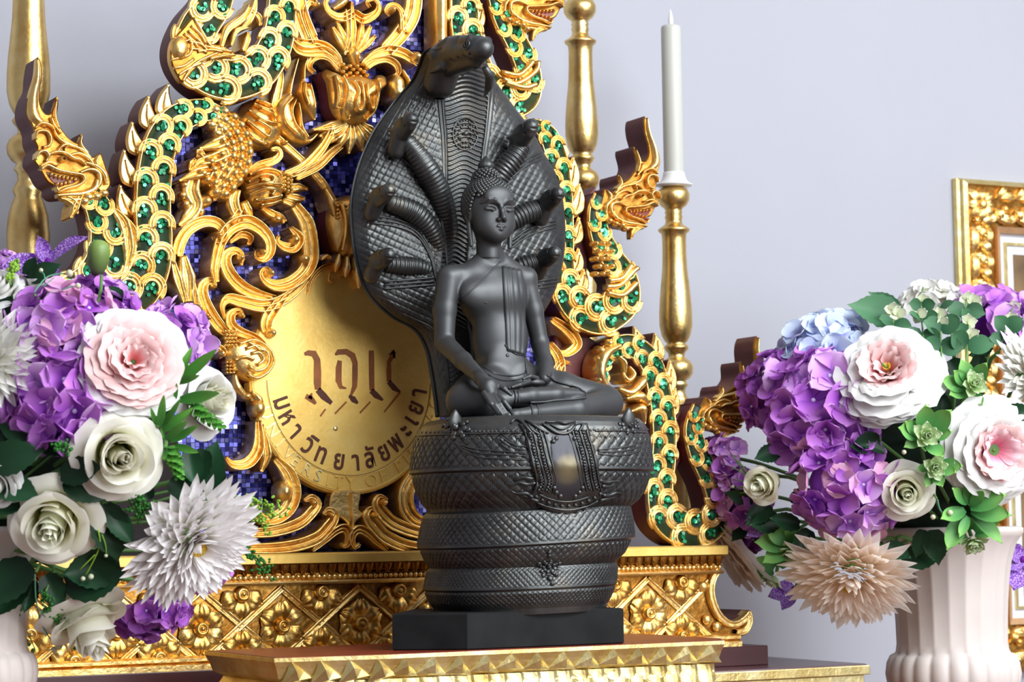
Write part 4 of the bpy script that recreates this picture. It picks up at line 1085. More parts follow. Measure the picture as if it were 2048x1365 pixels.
# ------------------------------------------------------------------ ornate picture frame on the wall
FY = 0.240
fa = P(1922, 354, FY); m = mpp(fa)
fw, fh, bw = 0.46, P(1960, 354, FY)[2] - P(1990, 1345, FY)[2], 0.062
FR = empty('picture_frame', (fa[0], FY, fa[2] - fh)); tag(FR, 'ornate gilded picture frame on the wall behind the right bouquet', 'picture frame')
WORLD_GEO.add(FR.name)
FX0, FX1, FZ1, FZ0 = fa[0], fa[0] + fw, fa[2], fa[2] - fh
def framering(name, d0, d1, y0, y1, mat, y1b=None):
    """mitred rail between insets d0 and d1, front at y0 (outer) / y1 (inner)"""
    V = []
    for d, y in ((d0, WALL_Y - .001), (d0, y0), (d1, y1), (d1, WALL_Y - .001)):
        V += [(FX0 + d, y, FZ0 + d), (FX1 - d, y, FZ0 + d), (FX1 - d, y, FZ1 - d), (FX0 + d, y, FZ1 - d)]
    F = []
    for r in range(3):
        for j in range(4): F.append((r * 4 + j, r * 4 + (j + 1) % 4, (r + 1) * 4 + (j + 1) % 4, (r + 1) * 4 + j))
    return obj(name, mesh(name, V, F, mat, smooth=False), FR)
framering('outer_step', 0, .0035, FY + .010, FY + .008, GOLDB)
framering('outer_edge', .0035, .0085, FY, FY - .003, GOLDB)
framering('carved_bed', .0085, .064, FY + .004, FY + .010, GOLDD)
framering('liner', .064, .072, FY + .004, FY + .008, plain('pink_gold_liner', srgb(206, 164, 120), .4, metal=.5, var=.15))
framering('mat_board', .072, .100, FY + .016, FY + .016, plain('pale_mat_board', srgb(214, 216, 222), .7))
framering('inner_fillet', .084, .088, FY + .013, FY + .013, GOLDB)
V, F = box(FX0 + .088, FX1 - .088, FY + .017, FY + .023, FZ0 + .088, FZ1 - .088); obj('picture', mesh('picture', V, F, plain('picture_print', srgb(120, 96, 66), .4, var=.4, scale=14), smooth=False), FR)
def forn(name, x, z, w, h, ang, d=.014, me=None):
    o_ = obj(name, me or FLEAF, FR); o_.matrix_basis = Matrix.Translation((x, FY + .010, z)) @ Matrix.Rotation(ang, 4, 'Y') @ Matrix.Diagonal((w, d, h, 1))
V = []
for i in range(9):
    u = i / 8
    for j in range(9):
        v = j / 8 * 2 - 1
        w = math.sin(math.pi * min(1, .06 + .94 * u)) ** .7 * .5 * (1 - .16 * (i % 2))
        V.append((v * w, -(math.sin(math.pi * min(1, .15 + .8 * u))) * (1 - .7 * v * v) * (1 + .18 * math.cos(v * 12)), u))
FLEAF = mesh('frame_leaf', V, grid_faces(9, 9), GOLD)
V, F = ball((0, 0, 0), .0065, 12, 7); FKN = mesh('frame_knob', V, F, GOLD)
def fknob(x, z, s=1.0):
    o_ = obj('frame_knob', FKN, FR); o_.location = (x, FY + .002, z); o_.scale = (s, s, s)
for sx in (0, 1):
    for sz in (0, 1):
        X = lambda d: FX0 + d if sx == 0 else FX1 - d
        Z = lambda d: FZ1 - d if sz == 0 else FZ0 + d
        s1 = 1 if sx == 0 else -1; s2 = 1 if sz == 0 else -1
        for a, l in ((0, .026), (-45, .032), (45, .032), (90, .026), (-90, .026), (135, .030), (180, .028), (-135, .028)):
            forn('frame_leaf', X(.036), Z(.036), .019, l, R_(a))
        fknob(X(.036), Z(.036), 1.3)
        for q in range(3): fknob(X(.026 + .007 * (q % 2)), Z(.058 + q * .012), .7)
for side in range(4):
    L = (FZ1 - FZ0) if side < 2 else (FX1 - FX0); n = int((L - .10) / .036)
    for i in range(n):
        t = .06 + (i + .5) * (L - .12) / n
        if side == 0: q = (FX0, FZ1 - t)
        elif side == 1: q = (FX1, FZ1 - t)
        elif side == 2: q = (FX0 + t, FZ1)
        else: q = (FX0 + t, FZ0)
        for (dd, ww, ll, aa, f) in ((.022, .017, .040, 180, 1), (.026, .015, .028, 130, 0), (.050, .018, .030, 195, 0), (.048, .016, .024, 330, 0), (.038, .013, .022, 250, 0)):
            if side == 0: forn('frame_leaf', q[0] + dd, q[1] + .012, ww, ll, R_(aa))
            elif side == 1: forn('frame_leaf', q[0] - dd, q[1] + .012, ww, ll, R_(-aa))
            elif side == 2: forn('frame_leaf', q[0] - .012, q[1] - dd, ww, ll, R_(aa - 90))
            else: forn('frame_leaf', q[0] - .012, q[1] + dd, ww, ll, R_(90 - aa + 180))
        if side == 0: fknob(q[0] + .040, q[1], .8)
        elif side == 1: fknob(q[0] - .040, q[1], .8)
        elif side == 2: fknob(q[0], q[1] - .040, .8)
        else: fknob(q[0], q[1] + .040, .8)
# ------------------------------------------------------------------ bronze statue
def smin(a, b, k):
    h = np.maximum(k - np.abs(a - b), 0) / k
    return np.minimum(a, b) - h * h * k * 0.25
class SDF:
    """signed distance field on a grid; surface extracted with naive surface nets"""
    def __init__(s, lo, hi, h):
        s.lo = np.asarray(lo, float); s.h = h
        s.n = np.ceil((np.asarray(hi, float) - s.lo) / h).astype(int) + 1
        s.D = np.full(s.n, 0.05, dtype=np.float32)
    def _win(s, lo, hi):
        i0 = np.clip(np.floor((lo - s.lo) / s.h).astype(int), 0, s.n - 1); i1 = np.clip(np.ceil((hi - s.lo) / s.h).astype(int) + 1, 1, s.n)
        sl = tuple(slice(a, b) for a, b in zip(i0, i1))
        ax = [(s.lo[i] + s.h * np.arange(i0[i], i1[i])).astype(np.float32) for i in range(3)]
        return sl, ax[0][:, None, None], ax[1][None, :, None], ax[2][None, None, :]
    def put(s, f, lo, hi, k, sub=False):
        m = max(k, 4 * s.h)
        sl, X, Y, Z = s._win(np.asarray(lo) - m, np.asarray(hi) + m)
        if 0 in s.D[sl].shape: return
        d = f(X, Y, Z)
        if sub: s.D[sl] = -smin(-s.D[sl], d, k)
        else: s.D[sl] = smin(s.D[sl], d, k)
    def cap(s, a, b, ra, rb, k, sub=False):
        a, b = np.asarray(a, float), np.asarray(b, float); ab = b - a; L = max(ab @ ab, 1e-12); r = max(ra, rb)
        def f(X, Y, Z):
            t = np.clip(((X - a[0]) * ab[0] + (Y - a[1]) * ab[1] + (Z - a[2]) * ab[2]) / L, 0, 1)
            return np.sqrt((X - a[0] - t * ab[0]) ** 2 + (Y - a[1] - t * ab[1]) ** 2 + (Z - a[2] - t * ab[2]) ** 2) - (ra + t * (rb - ra))
        s.put(f, np.minimum(a, b) - r, np.maximum(a, b) + r, k, sub)
    def chain(s, pts, rad, k):
        for i in range(len(pts) - 1): s.cap(pts[i], pts[i + 1], rad[i], rad[i + 1], k)
    def ell(s, c, r, k, rot=None, sub=False):
        c = np.asarray(c, float); r = np.asarray(r, float)
        M = np.eye(3) if rot is None else np.array(rot)
        def f(X, Y, Z):
            x, y, z = X - c[0], Y - c[1], Z - c[2]
            u = M[0, 0] * x + M[0, 1] * y + M[0, 2] * z; v = M[1, 0] * x + M[1, 1] * y + M[1, 2] * z; w = M[2, 0] * x + M[2, 1] * y + M[2, 2] * z
            k0 = np.sqrt((u / r[0]) ** 2 + (v / r[1]) ** 2 + (w / r[2]) ** 2); k1 = np.sqrt((u / r[0] ** 2) ** 2 + (v / r[1] ** 2) ** 2 + (w / r[2] ** 2) ** 2)
            return k0 * (k0 - 1) / np.maximum(k1, 1e-9)
        s.put(f, c - r.max(), c + r.max(), k, sub)
    def mesh(s):
        D = s.D; S = D < 0
        c = [S[i:S.shape[0] - 1 + i, j:S.shape[1] - 1 + j, k:S.shape[2] - 1 + k] for i in (0, 1) for j in (0, 1) for k in (0, 1)]
        al = c[0].copy(); an = c[0].copy()
        for q in c[1:]: al &= q; an |= q
        act = an & ~al
        idx = -np.ones(act.shape, dtype=np.int64); I = np.argwhere(act); idx[act] = np.arange(len(I))
        acc = np.zeros((len(I), 3)); cnt = np.zeros(len(I))
        cor = [(i, j, k) for i in (0, 1) for j in (0, 1) for k in (0, 1)]
        val = {q: D[I[:, 0] + q[0], I[:, 1] + q[1], I[:, 2] + q[2]].astype(float) for q in cor}
        for a in cor:
            for ax in range(3):
                if a[ax]: continue
                b = list(a); b[ax] = 1; b = tuple(b)
                va, vb = val[a], val[b]; m = (va < 0) != (vb < 0)
                t = np.where(m, va / np.where(m, va - vb, 1), 0)
                p = np.tile(np.array(a, float), (len(I), 1)); p[:, ax] += t
                acc[m] += p[m]; cnt[m] += 1
        V = s.lo + (I + acc / cnt[:, None]) * s.h
        F = []
        for ax in range(3):
            o = [1, 1, 1]; o[ax] = 0
            A = S[tuple(slice(None) if i != ax else slice(0, -1) for i in range(3))]; B = S[tuple(slice(None) if i != ax else slice(1, None) for i in range(3))]
            E = np.argwhere(A != B); fl = A[tuple(E.T)]
            u, v = [i for i in range(3) if i != ax]
            ok = (E[:, u] > 0) & (E[:, v] > 0) & (E[:, u] < S.shape[u] - 1) & (E[:, v] < S.shape[v] - 1)
            E, fl = E[ok], fl[ok]
            def g(du, dv):
                q = E.copy(); q[:, u] += du; q[:, v] += dv; return idx[tuple(q.T)]
            Q = np.stack([g(-1, -1), g(0, -1), g(0, 0), g(-1, 0)], 1)
            flip = fl if ax != 1 else ~fl
            Q[~flip] = Q[~flip][:, ::-1]
            F.append(Q)
        F = np.concatenate(F); F = F[(F >= 0).all(1)]
        return V, F

BRONZE, nt, b = new_mat('dark_bronze')
g = nt.nodes.new('ShaderNodeNewGeometry').outputs['Position']
nt.links.new(ramp(nt, noise(nt, g, 22, 5, .6), [(0.30, (0.055, 0.057, 0.057)), (0.55, (0.095, 0.099, 0.099)), (0.78, (0.15, 0.13, 0.098))]), b.inputs['Base Color'])
b.inputs['Metallic'].default_value = 0.85
nt.links.new(ramp(nt, noise(nt, g, 60, 3), [(0.3, (.34,) * 3), (0.7, (.50,) * 3)]), b.inputs['Roughness'])
bump(nt, b, noise(nt, g, 500, 2), 0.10, 0.0006)
BRONZES, nt, b = new_mat('smooth_bronze')
g = nt.nodes.new('ShaderNodeNewGeometry').outputs['Position']
nt.links.new(ramp(nt, noise(nt, g, 14, 4), [(0.3, (0.065, 0.068, 0.070)), (0.7, (0.095, 0.098, 0.101))]), b.inputs['Base Color'])
b.inputs['Metallic'].default_value = 0.65; b.inputs['Roughness'].default_value = 0.48
PLINTHM = plain('black_stone', (0.010, 0.0105, 0.011), 0.6, var=.4, scale=30, spec=.15)

YC = SY + .070                    # coil axis
YT = YC + .072                    # torso
YH = YT + .070                    # hood front
sax = P(1063, 945, YC)
STAT = empty('statue', (sax[0], YC, SZ)); WORLD_GEO.add(STAT.name)
tag(STAT, 'dark bronze statue of a figure seated on a coiled serpent under a seven headed hood', 'statue')
sm = mpp(sax)
# plinth
f0, f1 = P(935, 1301, SY), P(1248, 1284, SY); ch = .056; zt = P(935, 1227, SY)[2]
pl = [(f0[0], SY), (f1[0], SY), (f1[0], SY + .150), (f0[0] - ch + .075, SY + .150), (f0[0] - ch, SY + .042)]
V = []
for d, z in ((-.0012, SZ), (0, SZ + .0012), (0, zt - .0015), (-.0015, zt)):
    V += [(x, y, z) for x, y in offs(pl, d)]
n = len(pl); F = grid_faces(4, n, True) + [tuple(range(n - 1, -1, -1)), tuple(3 * n + j for j in range(n))]
obj('plinth', mesh('plinth', V, F, PLINTHM, smooth=False), STAT)

# coils: rows (picture y, centre x, half width in pixels, scale relief 0..1)
def coil(name, rows, N, amp, tilt, cols, sub=8):
    rows = np.array(rows, float); R = []
    for i in range(len(rows) - 1):
        for k in range(sub):
            R.append(rows[i] + (rows[i + 1] - rows[i]) * k / sub)
    R.append(rows[-1]); R = np.array(R)
    ph = np.linspace(0, 2 * math.pi, cols, endpoint=False)
    cx = np.array([P(r[1], r[0], YC)[0] for r in R]); z = np.array([P(r[1], r[0], YC)[2] for r in R]); a = R[:, 2] * sm * .985
    t = np.r_[0, np.cumsum(np.hypot(np.diff(z), np.diff(a)))]
    ex = 2 / 2.35
    ux = np.sign(np.cos(ph)) * np.abs(np.cos(ph)) ** ex; uy = np.sign(np.sin(ph)) * np.abs(np.sin(ph)) ** ex
    arc = np.r_[0, np.cumsum(np.hypot(np.diff(np.r_[ux, ux[0]]), np.diff(np.r_[uy, uy[0]])))]; q = arc[:-1] / arc[-1] * N
    pit = arc[-1] * a.mean() / N
    A = q[None, :] / 1 + t[:, None] / pit; B = q[None, :] - t[:, None] / pit
    fa_ = np.abs(A - np.round(A)); fb_ = np.abs(B - np.round(B)); m_ = np.minimum(fa_, fb_) * 2
    s_ = np.clip((m_ - .05) / .17, 0, 1); s_ = s_ * s_ * (3 - 2 * s_)
    bumpv = (s_ + .15 * m_) * amp * .85 * R[:, 3][:, None]
    rad = a[:, None] + bumpv
    X = cx[:, None] + rad * ux; Yv = YC + (rad * .93) * uy; Z = z[:, None] + tilt * rad * ux + 0 * rad
    V = np.stack([X, Yv, Z], -1).reshape(-1, 3)
    F = grid_faces_np(len(R), cols, True)[:, ::-1].tolist()
    F.append(tuple(range(cols))); F.append(tuple((len(R) - 1) * cols + j for j in range(cols - 1, -1, -1)))
    me = mesh(name, V, F, BRONZE)
    return obj(name, me, STAT), V, F
c1, V1, F1 = coil('coil', [(840, 1066, 196, 0), (843, 1066, 212, 0), (852, 1066, 222, 0), (862, 1065, 228, 0), (876, 1064, 231, .6), (884, 1064, 232.5, 1), (910, 1063, 236.5, 1), (936, 1063, 239.5, 1), (940, 1063, 242, 0), (945, 1063, 243, 0), (949, 1063, 236, 0), (955, 1062.5, 234, .8), (985, 1061, 225, .8), (1005, 1059, 212, .8), (1018, 1056, 199, .5), (1026, 1054, 196, 0)], 64, .0018, 0.0, 1000)
c2, V2, F2 = coil('coil', [(1014, 1055, 196, 0), (1020, 1054, 204, 0), (1028, 1053, 205, .8), (1050, 1053, 209, 1), (1077, 1052, 213, 1), (1081, 1052, 215.5, 0), (1085, 1052, 216, 0), (1089, 1051.5, 208, 0), (1094, 1051, 206, .8), (1115, 1050, 196, .8), (1128, 1048, 186, .5), (1136, 1046, 180, 0)], 84, .0015, .042, 1000, 11)
c3, V3, F3 = coil('coil', [(1124, 1047, 176, 0), (1130, 1045, 184, 0), (1138, 1044, 187, .9), (1166, 1040.5, 189, 1), (1169, 1040, 191, 0), (1173, 1040, 191, 0), (1177, 1040, 187, 0), (1182, 1040, 186, .8), (1200, 1040, 178, .8), (1212, 1041, 172, 0), (1224, 1042, 168, 0)], 112, .0012, .022, 1120, 15)
def bvh_of(*vf):
    Vs, Fs, o = [], [], 0
    for V, F in vf:
        Vs += [Vector(v) for v in V]; Fs += [tuple(i + o for i in f) for f in F]; o += len(V)
    return BVHTree.FromPolygons(Vs, Fs)
BV = bvh_of((V1, F1), (V2, F2), (V3, F3))
CV = Vector(CAM)
def hit(bv, px, py, off=0.0):
    d = Vector(ray(px, py)).normalized()
    loc, nrm, i, dist = bv.ray_cast(CV, d)
    if loc is None: return None
    if nrm.dot(d) > 0: nrm = -nrm
    return np.array(loc + nrm * off), np.array(nrm)
def drape(name, bv, pts, rad, parent, mat=BRONZE, off=.0005, seg=6, step=4.0, label=None):
    """bead-like moulding laid on a surface along a pixel path"""
    pts = np.array(pts, float); L = np.linalg.norm(np.diff(pts, axis=0), axis=1).sum(); n = max(5, int(L / step))
    c = catmull(pts, n); r = interp(rad if np.ndim(rad) else [rad, rad], n) * sm
    q = []; rr = []
    for (x, y), ri in zip(c, r):
        h = hit(bv, x, y, off)
        if h is not None: q.append(h[0]); rr.append(ri)
    if len(q) < 3: return None
    q = np.array(q)
    for _ in range(2): q[1:-1] = .25 * q[:-2] + .5 * q[1:-1] + .25 * q[2:]
    V, F = tube(q, np.array(rr), seg)
    return obj(name, mesh(name, V, F, mat), parent)
def stud(mb_, bv, x, y, r, flat=.6, off=0.0):
    h = hit(bv, x, y, off)
    if h is None: return
    V, F = ball((0, 0, 0), 1, 9, 6)
    nrm = h[1]; u = unit(np.cross(nrm, [0, 0, 1.0])); w = np.cross(nrm, u)
    V = h[0] + (V[:, :1] * u + V[:, 1:2] * w + V[:, 2:3] * nrm * flat) * (r * sm)
    mb_.add(V, F)
# jewelled bands round the top of the seat
for yy, r, stp in ((862, 2.6, 8.2), (878, 2.3, 9.4)):
    mb = MB()
    for x in np.arange(836, 1296, stp):
        if yy > 870 and 1048 < x < 1196: continue
        stud(mb, BV, x, yy - (2 if yy > 870 else 0) - .012 * (x - 1063) + abs(x - 1063) ** 4 * 0, r, .8)
    tag(mb.build('bead_row', BRONZE, c1), kind='stuff')
drape('band', BV, [(834, 872), (960, 868), (1050, 866)], 2.2, c1); drape('band', BV, [(1190, 862), (1240, 862), (1290, 866)], 2.2, c1)
for o_ in (0, 7, 15):
    drape('swag', BV, [(908, 884), (930, 893 + o_ * .7), (960, 900 + o_), (1000, 903 + o_), (1052, 906 + o_)], 1.8, c1)
    drape('swag', BV, [(1196, 900 + o_ * .5), (1230, 897 + o_), (1262, 893 + o_), (1286, 882 + o_)], 1.8, c1)
    drape('swag', BV, [(1000, 872 + o_), (1016, 884 + o_), (1034, 892 + o_), (1054, 894 + o_)], 1.5, c1)
# front apron
Lc = catmull(np.array([(1040, 852), (1050, 868), (1058, 904), (1067, 940), (1073, 964), (1066, 984), (1056, 994)], float), 26)
Rc = catmull(np.array([(1172, 850), (1178, 872), (1189, 908), (1196, 944), (1199, 962), (1204, 980), (1210, 992)], float), 26)
bot = catmull(np.array([(1056, 994), (1076, 1008), (1104, 1020), (1134, 1024), (1166, 1018), (1192, 1006), (1210, 992)], float), 26)
gv = []
for i in range(26):
    for j in range(26):
        u = j / 25; v = i / 25
        base = Lc[i] * (1 - u) + Rc[i] * u
        sagx = Lc[-1] * (1 - u) + Rc[-1] * u
        p = base + (bot[j] - sagx) * v ** 1.6
        h = hit(BV, p[0], min(p[1], 1014), .0032)
        q = h[0]
        if p[1] > 1014: q = q + np.array([0, -.0015, -(p[1] - 1014) * sm])
        edge = min(u, 1 - u) * 25
        gv.append(q)
gv = np.array(gv).reshape(26, 26, 3)
gv[1:-1, 1:-1] = (gv[:-2, 1:-1] + gv[2:, 1:-1] + gv[1:-1, :-2] + gv[1:-1, 2:] + 4 * gv[1:-1, 1:-1]) / 8
V = np.concatenate([gv.reshape(-1, 3), gv.reshape(-1, 3) + np.array([0, .006, 0])]); gf = grid_faces(26, 26)
F = gf + [tuple(i + 676 for i in f[::-1]) for f in gf]
rim = [j for j in range(26)] + [i * 26 + 25 for i in range(1, 26)] + [25 * 26 + j for j in range(24, -1, -1)] + [i * 26 for i in range(24, 0, -1)]
F += [(rim[k], rim[k] + 676, rim[(k + 1) % len(rim)] + 676, rim[(k + 1) % len(rim)]) for k in range(len(rim))]
apron = obj('apron', mesh('apron', V, F, BRONZE), STAT)
apron['label'] = 'ornamental bronze apron hanging over the top coil'
BA = bvh_of((V, F), (V1, F1))
# smooth plate in the middle, with a highlight painted into its colour
P1 = catmull(np.array([(1106, 872), (1102, 892), (1105, 927), (1104, 960), (1118, 996)], float), 12); P2 = catmull(np.array([(1146, 872), (1149, 890), (1158, 925), (1168, 958), (1150, 996)], float), 12)
gp = []
for i in range(12):
    for j in range(9):
        q = P1[i] * (1 - j / 8) + P2[i] * (j / 8); gp.append(hit(BA, q[0], q[1], .0013)[0])
PLATE, nt, b = new_mat('plate_with_highlight')
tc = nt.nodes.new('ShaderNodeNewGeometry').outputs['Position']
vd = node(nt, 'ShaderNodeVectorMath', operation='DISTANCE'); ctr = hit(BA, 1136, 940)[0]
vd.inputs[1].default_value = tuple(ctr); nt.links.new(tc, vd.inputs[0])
nt.links.new(ramp(nt, vd.outputs['Value'], [(0.0, (0.24, 0.20, 0.11)), (0.010, (0.14, 0.12, 0.08)), (0.016, (0.050, 0.050, 0.058))]), b.inputs['Base Color'])  # painted highlight: base colour brightest at the plate's centre
b.inputs['Metallic'].default_value = .7; b.inputs['Roughness'].default_value = .36
obj('smooth_plate', mesh('smooth_plate', gp, grid_faces(12, 9), PLATE), apron)
lerp = lambda u, s0=0, s1=26: [tuple(Lc[i] * (1 - u) + Rc[i] * u) for i in range(s0, s1, 3)]
for u in (.02, .13, .24, .30):
    drape('border_line', BA, [tuple(p) for p in Lc[2:25:3] + (np.array([1104, 0]) * 0) + np.stack([np.full(8, u * 132), np.zeros(8)], 1)], 1.9, apron, off=.001)
    drape('border_line', BA, [tuple(p) for p in Rc[2:25:3] - np.stack([np.full(8, u * 132), np.zeros(8)], 1)], 1.9, apron, off=.001)
drape('border_line', BA, [tuple(p + np.array([0, -3])) for p in bot[1:-1:3]], 2.2, apron, off=.001); drape('border_line', BA, [tuple(p + np.array([0, -21])) for p in bot[4:-4:3]], 1.8, apron, off=.001)
mb = MB()
for i in range(2, 23, 1):
    for u in (10, 25):
        x, y = Lc[i]; stud(mb, BA, x + u, y, 3.6, .8, .0004); stud(mb, BA, x + u + 3, y + 2.5, 1.8, 1.2, .0012)
        x, y = Rc[i]; stud(mb, BA, x - u, y, 3.6, .8, .0004); stud(mb, BA, x - u + 3, y + 2.5, 1.8, 1.2, .0012)
for i in range(3, 24, 2): stud(mb, BA, bot[i][0], bot[i][1] - 12, 4.2, .8, .0004); stud(mb, BA, bot[i][0] + 2, bot[i][1] - 12, 2, 1.2, .0012)
for x, y in [(1112, 985), (1120, 992), (1108, 976), (1158, 985), (1150, 992), (1164, 976), (1106, 884), (1112, 878), (1148, 878)]: stud(mb, BA, x, y, 5, .8, .001)
tag(mb.build('scroll_studs', BRONZE, apron), kind='stuff')
for pts in ([(1070, 966), (1052, 970), (1038, 964), (1020, 970), (1012, 966)], [(1068, 958), (1052, 956), (1040, 955), (1026, 962)], [(1064, 994), (1050, 986), (1036, 988), (1022, 982)], [(1076, 1002), (1060, 996), (1044, 990)],
            [(1198, 960), (1212, 966), (1226, 962), (1238, 964)], [(1204, 972), (1216, 974), (1230, 970)], [(1206, 990), (1220, 990), (1232, 984), (1244, 988)], [(1200, 1000), (1216, 996), (1230, 994)]):
    drape('flame_tip', BA, pts, [3.6, 4.4, 2.6, 1.2], apron, off=.001)
for pts, r in (([(1022, 848), (1028, 840), (1040, 842), (1052, 854), (1064, 868)], 3.4), ([(1050, 842), (1066, 850), (1080, 860), (1096, 868)], 3.2), ([(1056, 850), (1064, 862), (1080, 870)], 3), ([(1084, 848), (1098, 858), (1116, 868), (1138, 866), (1150, 852)], 3.6), ([(1090, 846), (1110, 846), (1130, 848), (1150, 845)], 3),
               ([(1150, 850), (1160, 846), (1166, 852), (1156, 864)], 3), ([(1100, 850), (1122, 860), (1142, 852)], 2.4)):
    drape('folded_hem', BA, pts, [r * .6, r, r, r * .6], apron, off=.0012)
def rosette(cx_, cy_, s_, nm='rosette', parent=None, bv=BV):
    mb_ = MB()
    stud(mb_, bv, cx_, cy_, 8 * s_, .9, .001); stud(mb_, bv, cx_, cy_, 5 * s_, 1.1, .003)
    for k in range(8):
        a = k * math.pi / 4 + .2
        for rr in (16, 24):
            stud(mb_, bv, cx_ + math.cos(a) * rr * s_, cy_ + math.sin(a) * rr * s_ * .8, (7 if rr == 16 else 5.5) * s_, .55, .0006)
    return mb_.build(nm, BRONZE, parent or STAT)
rosette(912, 856, 1.05); rosette(1258, 852, .8); rosette(1098, 1136, .72)
mb = MB()
for x, y, r in [(1098, 1112, 6), (1098, 1106, 4), (1078, 1128, 5), (1118, 1127, 5), (1086, 1152, 5), (1100, 1158, 7), (1104, 1168, 5), (1112, 1150, 5)]: stud(mb, BV, x, y, r, .6, .0008)
mb.build('rosette_leaf', BRONZE, STAT)
for x, y in ((912, 842), (1256, 838)):
    h = hit(BV, x, y + 12, .001)
    V, F = ball((0, 0, 0), 1, 12, 8, (.0080, .003, .010)); V = V + np.array([h[0][0], h[0][1], h[0][2] + .006]); V[:, 0] = h[0][0] + (V[:, 0] - h[0][0]) * np.clip(1.25 - (V[:, 2] - h[0][2]) / .018, .05, 1)
    obj('pointed_leaf', mesh('pointed_leaf', V, F, BRONZE), STAT)

# ---- figure
def J(px, py, dy=0.0): return P(px, py, YT + dy)
top = J(980, 300)[2]; lo = (J(845, 600)[0] - .02, YT - .145, J(1000, 850)[2]); hi = (J(1290, 600)[0] + .01, YT + .055, J(980, 455)[2])
fig = SDF(lo, hi, .00095)
u = sm; K = 14 * u
seat = V1[:1000, 2].mean()
rotz = lambda a: [[math.cos(a), math.sin(a), 0], [-math.sin(a), math.cos(a), 0], [0, 0, 1]]
fig.ell(J(985, 592), np.array([76, 45, 72]) * u, K); fig.ell(J(1000, 676, -.002), np.array([62, 42, 84]) * u, K); fig.ell(J(1008, 752), np.array([74, 52, 46]) * u, K)
fig.cap(J(912, 552), J(1052, 556), 24 * u, 24 * u, K)
fig.cap(J(948, 536), J(978, 508), 18 * u, 18 * u, 18 * u); fig.cap(J(1022, 538), J(986, 508), 18 * u, 18 * u, 18 * u)
fig.ell(J(950, 590, -.012), np.array([34, 20, 26]) * u, 26 * u); fig.ell(J(1012, 590, -.012), np.array([34, 20, 26]) * u, 26 * u)
fig.ell(J(1012, 722, -.016), np.array([44, 16, 30]) * u, K)
fig.cap(J(976, 455, -.004), J(980, 520, 0), 23 * u, 25 * u, 10 * u)
# his right arm (picture left): hangs, forearm comes forward over the shin
fig.chain([J(898, 556), J(889, 620), J(889, 686, -.004), J(926, 722, -.042), J(964, 760, -.086)], np.array([26, 24, 20, 18, 13.5]) * u, 7 * u)
fig.chain([J(960, 756, -.084), J(970, 770, -.094), J(982, 788, -.102)], np.array([13, 12, 9]) * u, 8 * u)
fig.ell(J(981, 780, -.100), np.array([17, 9, 22]) * u, 6 * u)
for pts in ([(968, 786, -.104), (982, 808, -.114), (996, 826, -.117), (1002, 838, -.116)], [(977, 790, -.105), (991, 811, -.116), (1004, 829, -.119), (1010, 842, -.118)], [(986, 790, -.105), (1000, 810, -.116), (1012, 827, -.119), (1018, 839, -.118)], [(993, 788, -.103), (1008, 804, -.114), (1019, 818, -.117), (1025, 829, -.116)]):
    fig.chain([J(*q) for q in pts], np.array([5.4, 5.2, 4.6, 3.4]) * u, 1.6 * u)
fig.chain([J(988, 768, -.096), J(1008, 778, -.104), J(1022, 790, -.108)], np.array([5.6, 5.2, 3.6]) * u, 2.4 * u)
# his left arm: hand lies palm up in the lap
fig.chain([J(1050, 560), J(1066, 622), J(1080, 688, -.002), J(1090, 730, -.022), J(1088, 758, -.046)], np.array([23, 21, 18, 16.5, 12]) * u, 7 * u)
fig.ell(J(1070, 766, -.056), np.array([22, 15, 8]) * u, 6 * u)
for q0, q1, q2 in (((1058, 764, -.064), (1040, 770, -.070), (1024, 775, -.073)), ((1056, 766, -.058), (1036, 772, -.063), (1018, 777, -.065)), ((1056, 767, -.052), (1038, 772, -.055), (1022, 776, -.056)), ((1058, 768, -.046), (1044, 772, -.048), (1030, 775, -.048))):
    fig.chain([J(*q0), J(*q1), J(*q2)], np.array([5.2, 4.6, 3.2]) * u, 2.2 * u)
fig.chain([J(1074, 757, -.060), J(1060, 753, -.064), J(1046, 758, -.067)], np.array([5, 4.6, 3.2]) * u, 3 * u)
# legs: right shin lies over the left one
fig.chain([J(985, 776, -.010), J(952, 790, -.036), J(928, 800, -.052)], np.array([46, 44, 36]) * u, K)
fig.chain([J(930, 804, -.056), J(970, 808, -.078), J(1026, 796, -.084)], np.array([36, 27, 14]) * u, 8 * u)
fig.chain([J(1026, 796, -.084), J(1060, 792, -.084), J(1110, 790, -.082), J(1158, 790, -.078)], np.array([13, 16, 16, 13]) * u, 6 * u)
fig.chain([J(1040, 776, -.010), J(1120, 786, -.030), J(1206, 804, -.042)], np.array([46, 42, 36]) * u, K)
fig.chain([J(1216, 808, -.046), J(1150, 820, -.080), J(1066, 826, -.096)], np.array([32, 24, 14]) * u, 8 * u)
fig.chain([J(1066, 826, -.096), J(1030, 830, -.098), J(990, 836, -.098)], np.array([13, 11, 6]) * u, 5 * u)
fig.ell(J(1010, 800, -.02), np.array([88, 70, 34]) * u, K)
# keep the underside flat on the seat
kk = int((seat - .0005 - fig.lo[2]) / fig.h)
if kk > 0: fig.D[:, :, :kk] = np.maximum(fig.D[:, :, :kk], .002)
FV, FF = fig.mesh()
figure = obj('figure', mesh('figure', FV, FF.tolist(), BRONZES), STAT)
BF = bvh_of((FV, FF.tolist()))
